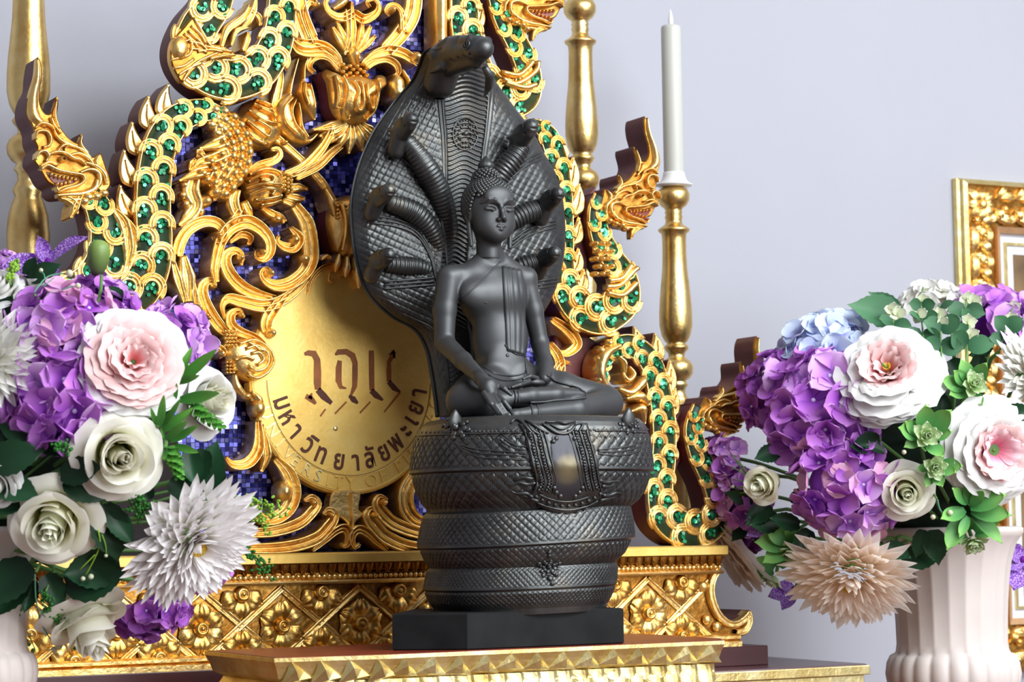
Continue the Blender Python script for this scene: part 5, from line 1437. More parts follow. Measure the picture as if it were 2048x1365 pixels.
# robe: neckline, pleated sash, hems
robe = lambda pts, r, off=.0004, nm='robe_fold': drape(nm, BF, pts, r, figure, BRONZES, off)
robe([(1000, 524), (980, 546), (956, 570), (934, 590), (924, 604)], [1.6, 1.8, 1.8, 1.4])
gs = []
sl, sr = catmull(np.array([(1004, 534), (1006, 580), (1010, 640), (1012, 690), (1014, 702)], float), 24), catmull(np.array([(1042, 540), (1048, 580), (1052, 640), (1050, 700), (1048, 712)], float), 24)
for i in range(24):
    for j in range(21):
        q = sl[i] * (1 - j / 20) + sr[i] * (j / 20)
        h = hit(BF, q[0], q[1]) or (J(q[0], q[1], -.030), np.array([-.3, -.9, 0])); gs.append(h[0] + h[1] * (.0012 + .0009 * abs(math.sin(j / 20 * math.pi * 4))))
gs = np.array(gs).reshape(24, 21, 3)
for _ in range(2): gs[1:-1] = .25 * gs[:-2] + .5 * gs[1:-1] + .25 * gs[2:]
gs = gs.reshape(-1, 3); V = np.concatenate([gs, gs + np.array([0, .004, 0])]); gf = grid_faces(24, 21)
rimi = list(range(21)) + [i * 21 + 20 for i in range(1, 24)] + [23 * 21 + j for j in range(19, -1, -1)] + [i * 21 for i in range(22, 0, -1)]
F = gf + [(rimi[k], rimi[k] + 504, rimi[(k + 1) % len(rimi)] + 504, rimi[(k + 1) % len(rimi)]) for k in range(len(rimi))]
sash = obj('sash', mesh('sash', V, F, BRONZES), STAT)
robe([(1010, 690), (1018, 700), (1026, 704), (1032, 710), (1042, 710), (1050, 714)], 2.0)
robe([(1050, 712), (1052, 740), (1056, 758)], 1.4)
robe([(968, 736), (990, 748), (1014, 752), (1040, 750), (1054, 744)], [1.2, 2, 2, 1.4]); robe([(970, 746), (992, 758), (1016, 762), (1042, 758)], [1.2, 2, 2, 1.4])
robe([(1094, 752), (1112, 764), (1140, 772), (1166, 784), (1172, 796), (1150, 800), (1110, 802), (1060, 804)], [2, 2.4, 2.4, 2.2, 2], .0010)
robe([(1029, 782), (1032, 794), (1030, 806)], 3.0, .0006); robe([(1062, 812), (1066, 824), (1063, 838)], 3.0, .0006); robe([(1074, 812), (1078, 824), (1075, 837)], 2.2, .0006)
robe([(1036, 784), (1038, 794), (1036, 804)], 2.2, .0006); robe([(952, 506), (976, 514), (1000, 508)], 1.2, .0002); robe([(958, 496), (978, 502), (998, 498)], 1.1, .0002)
mb = MB(); stud(mb, BF, 1015, 711, 4.2, .5, 0); stud(mb, BF, 972, 606, 2.6, .5, 0); mb.build('navel', BRONZES, figure)

# ---- head
HC = J(979, 419, -.006); u = sm * 1.07
hs = SDF(HC - np.array([62, 76, 96]) * u, HC + np.array([62, 76, 80]) * u, .00058)
def Hp(x, y, z): return HC + np.array([x, -y, z]) * u
def hcap(a, b_, ra, rb, k): hs.cap(Hp(*a), Hp(*b_), ra * u, rb * u, k * u)
def hell(c, r, k, sub=False): hs.ell(Hp(*c), np.array(r) * u, k * u, sub=sub)
hell((0, -6, 8), (46, 51, 52), 4); hell((0, 6, -14), (40, 42, 54), 14)
hell((0, 30, -52), (19, 15, 15), 16); hell((21, 24, -30), (19, 18, 24), 14); hell((-21, 24, -30), (19, 18, 24), 14); hell((0, 40, 20), (30, 9, 20), 12)
for s_ in (1, -1):
    hell((s_ * 19, 48, -2), (15, 7.0, 7), 4, True)
    hell((s_ * 18.5, 38.2, -4.5), (13, 8.2, 6.5), 2)
    hs.chain([Hp(s_ * 5, 48, 6), Hp(s_ * 13, 49, 12), Hp(s_ * 25, 44.5, 13), Hp(s_ * 36, 33, 6)], np.array([1.8, 2.0, 1.8, 1.0]) * u, 3.5 * u)
    hs.chain([Hp(s_ * 8, 46.5, -6), Hp(s_ * 18, 49, -9), Hp(s_ * 31, 42, -5.5)], np.array([1.2, 1.7, 1.2]) * u, 1.2 * u)
    hs.chain([Hp(s_ * 8, 47, -5), Hp(s_ * 18, 48.6, -1), Hp(s_ * 31, 42, -4.5)], np.array([1.0, 1.2, 1.0]) * u, 1.2 * u)
    hell((s_ * 6.2, 50, -26.5), (4.6, 5, 4), 3)
    hell((s_ * 45, -4, -8), (5, 12, 24), 3); hell((s_ * 48.5, -2, -8), (3, 7, 16), 2, True)
    hs.chain([Hp(s_ * 45, -2, -26), Hp(s_ * 44, 0, -48), Hp(s_ * 42, 2, -72)], np.array([4.5, 5.2, 4.2]) * u, 2 * u)
hs.chain([Hp(0, 46, 8), Hp(0, 51, -8), Hp(0, 56.5, -23)], np.array([3.2, 3.6, 5.2]) * u, 4 * u)
hs.chain([Hp(-17, 38.5, -38.5), Hp(-6, 45.8, -38), Hp(0, 46.4, -39), Hp(6, 45.8, -38), Hp(17, 38.5, -38.5)], np.array([1.2, 2.5, 2.3, 2.5, 1.2]) * u, 1.8 * u)
hs.chain([Hp(-13, 40, -43), Hp(0, 46, -44.5), Hp(13, 40, -43)], np.array([1.4, 3.0, 1.4]) * u, 1.8 * u)
hcap((0, -6, -44), (0, -6, -92), 24, 24, 10)
HV, HF = hs.mesh()
head = obj('head', mesh('head', HV, HF.tolist(), BRONZES), STAT)
hb = MB(); V0, F0 = ball((0, 0, 0), 1, 8, 5)
def curls(c, r, n, cond, s_):
    for i in range(n):
        zz_ = 1 - 2 * (i + .5) / n; a = i * 2.399963; q = math.sqrt(1 - zz_ * zz_)
        d = np.array([q * math.cos(a), q * math.sin(a), zz_])
        p = np.array(c) + d * np.array(r)
        if cond(p): hb.add((Hp(*p) + V0 * s_ * u), F0)
curls((0, -6, 9), (48.5, 53.5, 54), 900, lambda p: (p[2] > 30 + (-.02) * p[0] ** 2 * .35 if p[1] > 22 else (p[2] > 28 - (22 - p[1]) * 2.2)) and p[2] > -40, 4.5)
curls((0, -12, 56), (27, 27, 26), 210, lambda p: p[2] > 54, 4.3)
hair = hb.build('hair_curls', BRONZE, head); hair['kind'] = 'stuff'
V, F = lathe([(10 * u, 0), (15 * u, 5 * u), (16 * u, 10 * u), (12 * u, 17 * u), (6 * u, 23 * u), (2 * u, 28 * u)], 20, lambda a, z: 1 + .10 * np.cos(a * 8))
obj('crown_finial', mesh('crown_finial', V + Hp(0, -12, 78), F, BRONZE), head)
u = sm

# ---- hood
hl = catmull(np.array([(868, 92), (850, 104), (840, 130), (824, 162), (790, 202), (748, 262), (718, 330), (703, 400), (704, 460), (714, 526), (736, 586), (782, 632), (830, 660), (854, 700), (866, 760), (872, 800), (876, 834)], float), 300)
hr = catmull(np.array([(930, 92), (958, 104), (976, 130), (990, 160), (1026, 210), (1062, 258), (1088, 306), (1112, 348), (1126, 400), (1131, 456), (1128, 514), (1116, 566), (1096, 612), (1070, 650), (1050, 700), (1040, 760), (1034, 800), (1030, 834)], float), 300)
ys = np.concatenate([np.linspace(94, 640, 230), np.linspace(643, 834, 50)])
xl = np.interp(ys, hl[:, 1], hl[:, 0]); xr = np.interp(ys, hr[:, 1], hr[:, 0])
NU = 200
uu = np.linspace(0, 1, NU)
fv = np.empty((len(ys), NU, 3)); bk_ = np.empty((len(ys), NU, 3))
def stripe_c(y): return np.interp(y, [90, 150, 270, 360, 450, 560, 834], [930, 932, 931, 926, 915, 905, 930])
def stripe_w(y): return np.interp(y, [90, 150, 230, 300, 400, 500, 834], [46, 46, 40, 34, 28, 24, 24])
for i, y in enumerate(ys):
    x = xl[i] + (xr[i] - xl[i]) * uu; v = 2 * uu - 1
    lean = -.055 * max(0, (210 - y) / 118) ** 1.7
    fall = np.clip((1 - np.abs(v)) * (xr[i] - xl[i]) / 2 / 30, 0, 1) ** .6
    base = YH + lean - .020 * (1 - v * v) + .006 * (1 - fall)
    sc_, sw = stripe_c(y), stripe_w(y); dx = (x - sc_) / sw
    A = (x * .88 + y * .50) / 12.5; B = (-x * .42 + y * .92) / 12.5
    m_ = np.minimum(np.abs(A - np.round(A)), np.abs(B - np.round(B))) * 2
    s_ = np.clip((m_ - .05) / .16, 0, 1); sca = (s_ * s_ * (3 - 2 * s_) + .25 * (A - np.round(A)) + .15 * m_) * .0010
    rib_ = .0013 * np.sin((y + 5.5 * np.cos(dx * math.pi)) / 9.2 * 2 * math.pi) - .001
    border = np.exp(-((np.abs(dx) - 1.10) / .06) ** 2) * .0018 + np.exp(-((np.abs(dx) - 1.28) / .06) ** 2) * .0014
    inn = np.abs(dx) < 1.0
    bmp = np.where(inn, rib_, np.where(np.abs(dx) < 1.4, border, sca * fall))
    dep = base - bmp
    for k in range(NU):
        fv[i, k] = P(x[k], y, dep[k]); 
    bb = YH + lean + .004 + .020 * np.sqrt(np.maximum(0, 1 - v * v))
    q0, q1 = P(xl[i], y, YH + lean), P(xr[i], y, YH + lean)
    bk_[i, :, 0] = q0[0] + (q1[0] - q0[0]) * uu; bk_[i, :, 1] = bb; bk_[i, :, 2] = q0[2] + (q1[2] - q0[2]) * uu
ny_ = len(ys)
V = np.concatenate([fv.reshape(-1, 3), bk_.reshape(-1, 3)]); g_ = grid_faces_np(ny_, NU)
F = g_.tolist() + (g_[:, ::-1] + ny_ * NU).tolist(); o = ny_ * NU
for i in range(ny_ - 1):
    a, b_ = i * NU, (i + 1) * NU
    F.append((a, b_, b_ + o, a + o)); a += NU - 1; b_ += NU - 1
    F.append((b_, a, a + o, b_ + o))
for k in range(NU - 1):
    F.append((k + 1, k, k + o, k + 1 + o)); q = (ny_ - 1) * NU + k; F.append((q, q + 1, q + 1 + o, q + o))
hood = obj('cobra_hood', mesh('cobra_hood', V, F, BRONZE), STAT)
BH = bvh_of((fv.reshape(-1, 3), g_.tolist()))
for pts in ([(786, 288), (826, 322), (858, 362), (880, 420), (890, 486), (894, 530)], [(742, 432), (796, 440), (836, 460), (860, 500), (872, 548)], [(768, 564), (820, 560), (868, 556)],
            [(1012, 352), (1046, 322), (1082, 304)], [(1022, 482), (1060, 456), (1112, 440)], [(1060, 566), (1092, 560), (1116, 556)]):
    for o_ in (0, 7, 14):
        drape('hood_line', BH, [(x, y + o_) for x, y in pts], 2.7, hood, off=.0006)
    # raised rims
h = hit(BH, 930, 268, .001)
mb = MB(); stud(mb, BH, 930, 268, 9, .7, .0006)
for rr, n_, s_ in ((15, 14, 3.6), (23, 22, 3.2)):
    for k in range(n_):
        a = 2 * math.pi * k / n_; stud(mb, BH, 930 + rr * .86 * math.cos(a), 268 + rr * 1.12 * math.sin(a), s_, .7, .0004)
mb.build('hood_medallion', BRONZE, hood)
drape('medallion_rim', BH, [(930 + 25 * math.cos(a), 268 + 33 * math.sin(a)) for a in np.linspace(0, 2 * math.pi, 25)], 2.0, hood, off=.0006)

# side heads and necks
def neck(pts, rad, parent):
    q = np.array([P(x, y, YH + d) for x, y, d in pts]); c = catmull(q, 110); r = interp(rad, 110) * u
    L = np.r_[0, np.cumsum(np.linalg.norm(np.diff(c, axis=0), axis=1))]
    r = r * (1 + .075 * np.sin(L / (8.5 * u) * 2 * math.pi))
    V, F = tube(c, r, 18); return obj('cobra_neck', mesh('cobra_neck', V, F, BRONZE), parent)
hd = SDF(np.array([-26, -50, -46]) * u, np.array([26, 50, 44]) * u, .0011)
def dcap(a, b_, ra, rb, k): hd.cap(np.array(a) * u * np.array([1, -1, 1]), np.array(b_) * u * np.array([1, -1, 1]), ra * u, rb * u, k * u)
dcap((0, -36, -24), (0, -8, 0), 18, 18, 4); dcap((0, -8, 2), (0, 34, 6), 18, 15.5, 6); dcap((0, 4, -8), (0, 26, -6), 12, 10, 5)
for s_ in (1, -1):
    dcap((s_ * 9, 0, 15), (s_ * 10, 16, 16), 6, 5, 6); dcap((s_ * 15, -8, 4), (s_ * 19, -22, 10), 5, 2, 4)
dcap((0, -8, 16), (0, -26, 28), 6, 2, 5)
hd.cap(np.array((-20, -44, -4)) * u, np.array((20, -44, -4)) * u, 1.8 * u, 1.8 * u, 1 * u, True); hd.cap(np.array((-20, -26, -5)) * u, np.array((20, -26, -5)) * u, 1.4 * u, 1.4 * u, 1 * u, True)
DV, DF = hd.mesh(); CH = mesh('cobra_head', DV, DF.tolist(), BRONZE)
def spiral(c, ax, r, parent, n=26, turns=1.7):
    """raised spiral on a round boss"""
    ax = unit(np.asarray(ax, float)); a = unit(np.cross(ax, [0, 0, 1.0])); b_ = np.cross(ax, a); pts = []
    for i in range(n):
        t = i / (n - 1); th = t * turns * 2 * math.pi; rr = r * (1 - .8 * t); pts.append(np.asarray(c) + (a * math.cos(th) + b_ * math.sin(th)) * rr)
    V, F = tube(np.array(pts), r * .16, 6); return obj('spiral', mesh('spiral', V, F, BRONZE), parent)
def side_head(px, py, dy, yaw, pit, sc, rl=0):
    c = P(px, py, YH + dy); m = Matrix.Translation(c) @ Matrix.Rotation(yaw, 4, 'Z') @ Matrix.Rotation(pit, 4, 'X') @ Matrix.Rotation(rl, 4, 'Y') @ Matrix.Diagonal((sc, sc, sc, 1))
    o_ = bpy.data.objects.new('cobra_head', CH); link(o_, STAT); o_.matrix_basis = m
    q = np.array(m @ Vector((0, -46.5 * u, 9 * u))); ax = np.array(m.to_3x3() @ Vector((0, -1, 0)))
    s_ = spiral((0, -47 * u, 9 * u), (0, -1, 0), 8.5 * u, o_)
    for sg in (1, -1): spiral((sg * 15.5 * u, -26 * u, 9 * u), (sg, 0, 0), 6 * u, o_)
    return o_
NK = [([(888, 560, .004), (896, 470, -.010), (880, 392, -.022), (848, 330, -.028), (812, 282, -.026)], [15, 21, 24, 26, 20], (806, 262, -.034, .10, -.35, .92)),
      ([(884, 580, .004), (880, 520, -.008), (862, 462, -.018), (826, 424, -.022), (776, 404, -.020)], [13, 17, 21, 24, 18], (760, 396, -.030, .12, -.15, .86)),
      ([(880, 590, .004), (868, 552, -.008), (840, 536, -.014), (806, 532, -.016), (772, 528, -.014)], [12, 15, 18, 20, 16], (760, 522, -.028, .12, -.10, .84)),
      ([(950, 470, .004), (972, 400, -.014), (1000, 350, -.024), (1030, 312, -.030), (1046, 288, -.030)], [16, 20, 23, 24, 18], (1044, 276, -.036, .10, -.35, .96)),
      ([(960, 520, .004), (1000, 460, -.014), (1040, 432, -.020), (1076, 418, -.022), (1098, 408, -.022)], [14, 18, 22, 23, 17], (1098, 404, -.034, .10, -.2, .88)),
      ([(980, 560, .004), (1020, 540, -.012), (1056, 528, -.018), (1084, 522, -.018)], [13, 17, 20, 16], (1092, 518, -.030, .08, -.1, .84))]
for pts, rad, hdp in NK:
    neck(pts, rad, STAT); side_head(*hdp[:5], hdp[5] * 1.15)
# the big top head: the neck leans out of the hood, the snout points forward
th_ = SDF(np.array([-50, -196, -78]) * u, np.array([50, 70, 64]) * u, .0012)
def tcap(a, b_, ra, rb, k, sub=False): th_.cap(np.array(a) * u * np.array([1, -1, 1]), np.array(b_) * u * np.array([1, -1, 1]), ra * u, rb * u, k * u, sub)
tcap((0, -34, -46), (0, 0, 2), 34, 35, 10); tcap((0, 0, 4), (0, 70, 8), 35, 31, 12); tcap((0, 60, 7), (0, 142, 0), 30, 27, 12); tcap((0, 142, 0), (0, 162, -2), 26, 22, 6)
tcap((0, 30, -20), (0, 128, -24), 20, 15, 8)
for s_ in (1, -1):
    tcap((s_ * 18, 110, 22), (s_ * 20, 142, 18), 10, 10, 6); tcap((s_ * 17, 50, 30), (s_ * 20, 92, 26), 9, 8, 8); tcap((s_ * 24, 20, 24), (s_ * 22, 44, 30), 9, 8, 6)
    tcap((s_ * 32, 8, 6), (s_ * 40, -26, 14), 10, 3, 6); tcap((s_ * 26, 30, -22), (s_ * 38, -4, -30), 9, 3, 6)
tcap((0, -6, 34), (0, -36, 44), 10, 3, 6)
for y_ in (70, 96, 122, 148): th_.cap(np.array((-40, -y_, -13)) * u, np.array((40, -y_, -13)) * u, 2.4 * u, 2.4 * u, 1.5 * u, True)
TV, TF = th_.mesh()
tc_ = P(894, 119, YH - .050)
thd = obj('cobra_head', mesh('cobra_head', TV, TF.tolist(), BRONZE), STAT); thd.matrix_basis = Matrix.Translation(tc_) @ Matrix.Rotation(.04, 4, 'X')
for s_ in (1, -1): spiral((s_ * 28 * u, -142 * u, 8 * u), (s_, -.15, .1), 13 * u, thd)
tusk = tube(np.array([P(970, 136, YH - .12), P(980, 152, YH - .115), P(978, 172, YH - .105), P(970, 190, YH - .09)]), np.array([7, 10, 9, 3]) * u, 10)
obj('chin_tuft', mesh('chin_tuft', tusk[0], tusk[1], BRONZE), STAT)
# ------------------------------------------------------------------ flower arrangements
def petal_mat(name, c0, c1, c2=None, rough=0.55, trans=0.16, var=0.10, mid=0.5):
    """base -> tip colours along the petal (uv.y), slight piece-to-piece variation"""
    m, nt, b = new_mat(name)
    uvn = nt.nodes.new('ShaderNodeTexCoord').outputs['UV']
    sep = nt.nodes.new('ShaderNodeSeparateXYZ'); nt.links.new(uvn, sep.inputs[0])
    st = [(0.0, c0), (mid, c1), (1.0, c2 or c1)]
    col = ramp(nt, sep.outputs['Y'], st)
    oi = nt.nodes.new('ShaderNodeObjectInfo')
    hs_ = nt.nodes.new('ShaderNodeHueSaturation')
    mr = node(nt, 'ShaderNodeMapRange'); mr.inputs['To Min'].default_value = 1 - var; mr.inputs['To Max'].default_value = 1 + var
    nt.links.new(oi.outputs['Random'], mr.inputs['Value']); nt.links.new(mr.outputs[0], hs_.inputs['Value'])
    nt.links.new(col, hs_.inputs['Color']); nt.links.new(hs_.outputs[0], b.inputs['Base Color'])
    b.inputs['Roughness'].default_value = rough; b.inputs['Specular IOR Level'].default_value = 0.25
    if trans > 0:
        tr = nt.nodes.new('ShaderNodeBsdfTranslucent'); nt.links.new(hs_.outputs[0], tr.inputs['Color'])
        mx = nt.nodes.new('ShaderNodeMixShader'); mx.inputs[0].default_value = trans
        out_ = nt.nodes['Material Output']
        nt.links.new(b.outputs[0], mx.inputs[1]); nt.links.new(tr.outputs[0], mx.inputs[2]); nt.links.new(mx.outputs[0], out_.inputs[0])
    return m
PW = petal_mat('white_petal', srgb(234, 232, 212), srgb(238, 237, 230), srgb(240, 239, 238), trans=.16, var=.03)
PWL = petal_mat('lilac_white_petal', srgb(240, 236, 218), srgb(248, 245, 245), srgb(250, 248, 250), trans=.28, var=.03)
PPE = petal_mat('peach_petal', srgb(250, 224, 160), srgb(255, 240, 224), srgb(255, 250, 245), mid=.25, trans=.50, var=.04)
PCR = petal_mat('cream_rose_petal', srgb(238, 232, 160), srgb(246, 244, 218), srgb(250, 248, 238), trans=.26, var=.03)
PGR = petal_mat('greenish_rose_petal', srgb(220, 226, 150), srgb(240, 243, 212), srgb(248, 248, 234), trans=.26, var=.03)
PPK = petal_mat('pink_petal', srgb(240, 140, 142), srgb(246, 180, 180), srgb(248, 216, 214))
PPK2 = petal_mat('deep_pink_petal', srgb(232, 110, 150), srgb(244, 186, 200), srgb(248, 214, 220))
PBL = petal_mat('pale_blue_petal', srgb(140, 136, 214), srgb(198, 212, 244), srgb(216, 228, 250), mid=.35)
PPU = petal_mat('purple_petal', srgb(132, 44, 180), srgb(184, 106, 208), srgb(206, 142, 222), mid=.45, var=.16)
PVI = petal_mat('violet_petal', srgb(112, 30, 146), srgb(156, 76, 182), srgb(178, 108, 200), mid=.45, var=.18)
PLI = petal_mat('lilac_petal', srgb(172, 106, 212), srgb(214, 158, 230), srgb(230, 190, 240), mid=.45, var=.12)
PRO = petal_mat('rose_lilac_petal', srgb(206, 170, 226), srgb(236, 172, 214), srgb(242, 190, 220), mid=.4, var=.12)
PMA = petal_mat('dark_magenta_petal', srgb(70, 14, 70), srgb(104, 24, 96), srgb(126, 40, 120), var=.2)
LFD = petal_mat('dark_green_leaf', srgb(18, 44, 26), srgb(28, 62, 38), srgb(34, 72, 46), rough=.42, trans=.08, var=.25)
LFM = petal_mat('mid_green_leaf', srgb(52, 122, 48), srgb(88, 160, 66), srgb(126, 190, 86), rough=.45, trans=.15, var=.15)
LFS = petal_mat('succulent_leaf', srgb(56, 122, 62), srgb(98, 162, 88), srgb(150, 204, 110), rough=.45, trans=.10, var=.15)
LFE = petal_mat('eucalyptus_leaf', srgb(38, 80, 54), srgb(64, 110, 76), srgb(86, 130, 94), rough=.5, trans=.10, var=.2)
LFL = petal_mat('lime_sprig', srgb(150, 196, 70), srgb(176, 214, 90), srgb(196, 226, 120), trans=.15)
PGP = petal_mat('pale_green_petal', srgb(150, 196, 96), srgb(196, 222, 162), srgb(226, 238, 206), rough=.45, trans=.15, var=.08)
PEU = petal_mat('pale_sprig_flower', srgb(206, 214, 170), srgb(222, 228, 196), srgb(234, 236, 214), trans=.15)
STEM = plain('stem_green', srgb(92, 140, 70), 0.5, var=.2)
TEAL = plain('teal_stem', srgb(86, 150, 120), 0.5, var=.1)
BERRY = plain('pale_berry', srgb(206, 210, 176), 0.4, var=.1)
EYE = plain('floret_eye', srgb(214, 206, 232), 0.5)
YEL = plain('yellow_stamens', srgb(226, 186, 60), 0.6, var=.2)

def petal(L, W, p=1.0, q=.6, cup=.25, bend=0.0, curl=0.0, ruff=0.0, nf=3, notch=0.0, nu=9, nv=9, crease=0.0, ser=0.0, tip=0.0, seed=0):
    """petal from the origin along +y, face to +z; returns V, F, uv"""
    r_ = np.random.default_rng(seed); ph = r_.uniform(0, 6.28)
    V = []; UV = []
    for i in range(nv):
        v = 1 - (1 - i / (nv - 1)) ** 1.7
        w = W * max(0.0, math.sin(math.pi * (0.07 + 0.93 * v) ** p)) ** q
        if tip and v > .5: w *= 1 - tip * ((v - .5) / .5) ** 2
        for j in range(nu):
            u_ = j / (nu - 1) * 2 - 1
            ww = w * (1 + ser * (1 if i % 2 else -1) * (abs(u_) > .95))
            x = ww * u_
            y = L * (v - notch * v ** 4 * max(0, 1 - abs(u_) * 2.2)) - L * .10 * v ** 3 * u_ * u_ * (0 if tip else 1)
            k_ = w / max(W, 1e-9)
            z = cup * w * u_ * u_ * (.3 + .7 * v) + bend * L * v * v - crease * w * (1 - abs(u_)) + curl * L * max(0, v - .6) ** 2
            z += ruff * L * v * v * math.sin(u_ * nf * 2.1 + ph + v * 2) * (.35 + .65 * abs(u_)) * k_ ** .5
            V.append((x, y, z)); UV.append((u_ * .5 + .5, v))
    return np.array(V), grid_faces(nv, nu), np.array(UV)
def pm(name, mat, **k):
    L, W = k.pop('L'), k.pop('W'); V, F, uv = petal(L, W, **k); return mesh(name, V, F, mat, uv=uv)
def shell(rb, rt, H, span, flare=0.0, drop=0.0, lip=.12, ruff=0.0, nf=4, nu=13, nv=9, seed=0):
    """cupped petal standing on a circle: angle span (rad), base and top radius, height"""
    ph = np.random.default_rng(seed).uniform(0, 6.28); V = []; UV = []
    for i in range(nv):
        v = i / (nv - 1)
        for j in range(nu):
            u_ = j / (nu - 1) * 2 - 1
            a = u_ * span / 2 * (.45 + .55 * math.sin(math.pi * min(1, .12 + v * .62)) if v < .72 else .45 + .55 * math.sin(math.pi * min(1, .12 + .72 * .62))) * (1 if v < .72 else math.sqrt(max(0, 1 - ((v - .72) / .28) ** 2 * .55)))
            k = max(0, (v - .62) / .38)
            r = rb + (rt - rb) * v ** .8 + flare * k * k * (1 - .3 * abs(u_)) + ruff * v * math.sin(u_ * nf + ph)
            z = H * v * (1 - lip * u_ * u_ * v) - drop * k * k + ruff * .7 * v * math.cos(u_ * nf * 1.3 + ph)
            V.append((r * math.sin(a), r * math.cos(a), z)); UV.append((u_ * .5 + .5, v))
    return np.array(V), grid_faces(nv, nu), np.array(UV)
def sm_(name, mat, *a, **k):
    V, F, uv = shell(*a, **k); return mesh(name, V, F, mat, uv=uv)

class Bouquet:
    def __init__(s, cx, cy, Y, ax, ay, az, mouth, name):
        s.c = np.array([cx, cy]); s.d0 = (P(cx, cy, Y) - CAM) @ _F; s.ax, s.ay, s.az = ax, ay, az; s.mouth = np.asarray(mouth, float); s.name = name
    def place(s, px, py, push=0, fx=0, fy=0, roll=None):
        x, y = (px - s.c[0]) / s.ax, (py - s.c[1]) / s.ay
        t = 1 - x * x - y * y; dz = math.sqrt(t) if t > 0 else 0.0
        D = s.d0 - (dz * s.az + push) * s.d0 / FPX
        d = ray(px, py); p = CAM + d * (D / (d @ _F))
        n = unit((x / s.ax + fx / 400) * _R - (y / s.ay + fy / 400) * _U - (dz / s.az + .0006) * _F)
        q = Vector(n).to_track_quat('Z', 'Y').to_matrix().to_4x4()
        rl = rng.uniform(0, 6.28) if roll is None else roll
        return Matrix.Translation(p) @ q @ Matrix.Rotation(rl, 4, 'Z'), D / FPX, n
def child(parent, name, me, m):
    o = bpy.data.objects.new(name, me); o.matrix_basis = m; COL.objects.link(o); o.parent = parent; return o
def froot(B, name, label, cat, group, px, py, stem=True, stem_r=.0022, **k):
    M, s, n = B.place(px, py, **k)
    r = bpy.data.objects.new(name, None); r.empty_display_size = .01; COL.objects.link(r); r.matrix_world = M
    tag(r, label, cat, group)
    if stem:
        p0 = np.array(M.translation) - n * .004; p3 = B.mouth + rng.normal(0, .008, 3)
        q = catmull(np.array([p0, p0 - n * .035, p0 * .45 + p3 * .55 - np.array([0, 0, .0]), p3]), 12)
        Mi = np.array(M.inverted()); ql = q @ Mi[:3, :3].T + Mi[:3, 3]
        V, F = tube(ql, stem_r, 6); child(r, 'stem', mesh('stem', V, F, STEM), Matrix())
    return r, s, M
RZ = lambda a: Matrix.Rotation(a, 4, 'Z'); RX = lambda a: Matrix.Rotation(a, 4, 'X')
def T(x, y, z): return Matrix.Translation((x, y, z))
def SC(a): return Matrix.Diagonal((a, a, a, 1))

# petal meshes are built once at unit size (1 = flower radius) and shared
FLO = [pm('petal', None, L=1.0, W=.58, p=1.12, q=.52, cup=.30, bend=.10 * sgn, ruff=.09, nf=2, notch=.05, nu=7, nv=7, seed=i) for i, sgn in ((1, 1), (2, -1), (3, .2))]
def with_mat(me, mat):
    k = (me.name, mat.name)
    if k not in _mm:
        c = me.copy(); c.materials.clear(); c.materials.append(mat); _mm[k] = c
    return _mm[k]
_mm = {}
V, F = ball((0, 0, 0), 1, 8, 5, (1, 1, .7)); EYEM = mesh('floret', V, F, EYE)
def hydrangea(B, px, py, rad, label, mats, n=30, fl=26, group=None, cat='hydrangea', squash=.62, **k):
    r, s, M = froot(B, 'hydrangea', label, cat, group, px, py, **k)
    R = rad * s
    for i in range(n):
        zz_ = 1 - 1.12 * (i + .5) / n; a = i * 2.399963 + rng.normal(0, .15); q_ = math.sqrt(max(0, 1 - zz_ * zz_))
        d = unit(np.array([q_ * math.cos(a), q_ * math.sin(a), zz_]) + rng.normal(0, .10, 3))
        rr = R * rng.uniform(.84, 1.02)
        p = d * rr * np.array([1, 1, squash]) - np.array([0, 0, R * squash * .75])
        qd = unit(d + np.array([0, 0, .25]) + rng.normal(0, .22, 3))
        m = Matrix.Translation(p) @ Vector(qd).to_track_quat('Z', 'Y').to_matrix().to_4x4() @ RZ(rng.uniform(0, 6.28))
        fs = fl * s * rng.uniform(.85, 1.15)
        f = child(r, 'floret', EYEM, m @ SC(fs * .10))
        mat = mats[int(rng.choice(len(mats)))] if not callable(mats) else mats(d)
        for j in range(4):
            me = with_mat(FLO[int(rng.integers(3))], mat)
            child(f, 'petal', me, SC(10.0) @ RZ(j * math.pi / 2 + rng.normal(0, .10)) @ T(0, .05, 0) @ RX(R_(18 + rng.normal(0, 14))) @ SC(rng.uniform(.9, 1.1)))
    # green core
    V, F = ball((0, 0, -R * .75 * squash), 1, 12, 8, (R * .74, R * .74, R * squash * .74)); child(r, 'core', mesh('core', V, F, mats[0] if not callable(mats) else mats(np.array([0, 0, 1]))), Matrix())
    return r
ROSE = [[sm_('petal', None, .13, .05, .90, 4.6, flare=.02, nu=17, seed=1), 3, .06], [sm_('petal', None, .21, .15, .90, 3.6, flare=.04, drop=.01, nu=17, seed=2), 3, .02], [sm_('petal', None, .28, .27, .86, 3.1, flare=.07, drop=.03, nu=17, seed=3), 4, .0],
        [sm_('petal', None, .33, .42, .80, 2.7, flare=.10, drop=.05, ruff=.012, nu=17, seed=4), 4, -.04], [sm_('petal', None, .36, .58, .70, 2.6, flare=.18, drop=.13, ruff=.018, nu=17, seed=5), 5, -.10], [sm_('petal', None, .34, .72, .54, 2.5, flare=.25, drop=.24, ruff=.025, nu=17, seed=6), 5, -.16]]
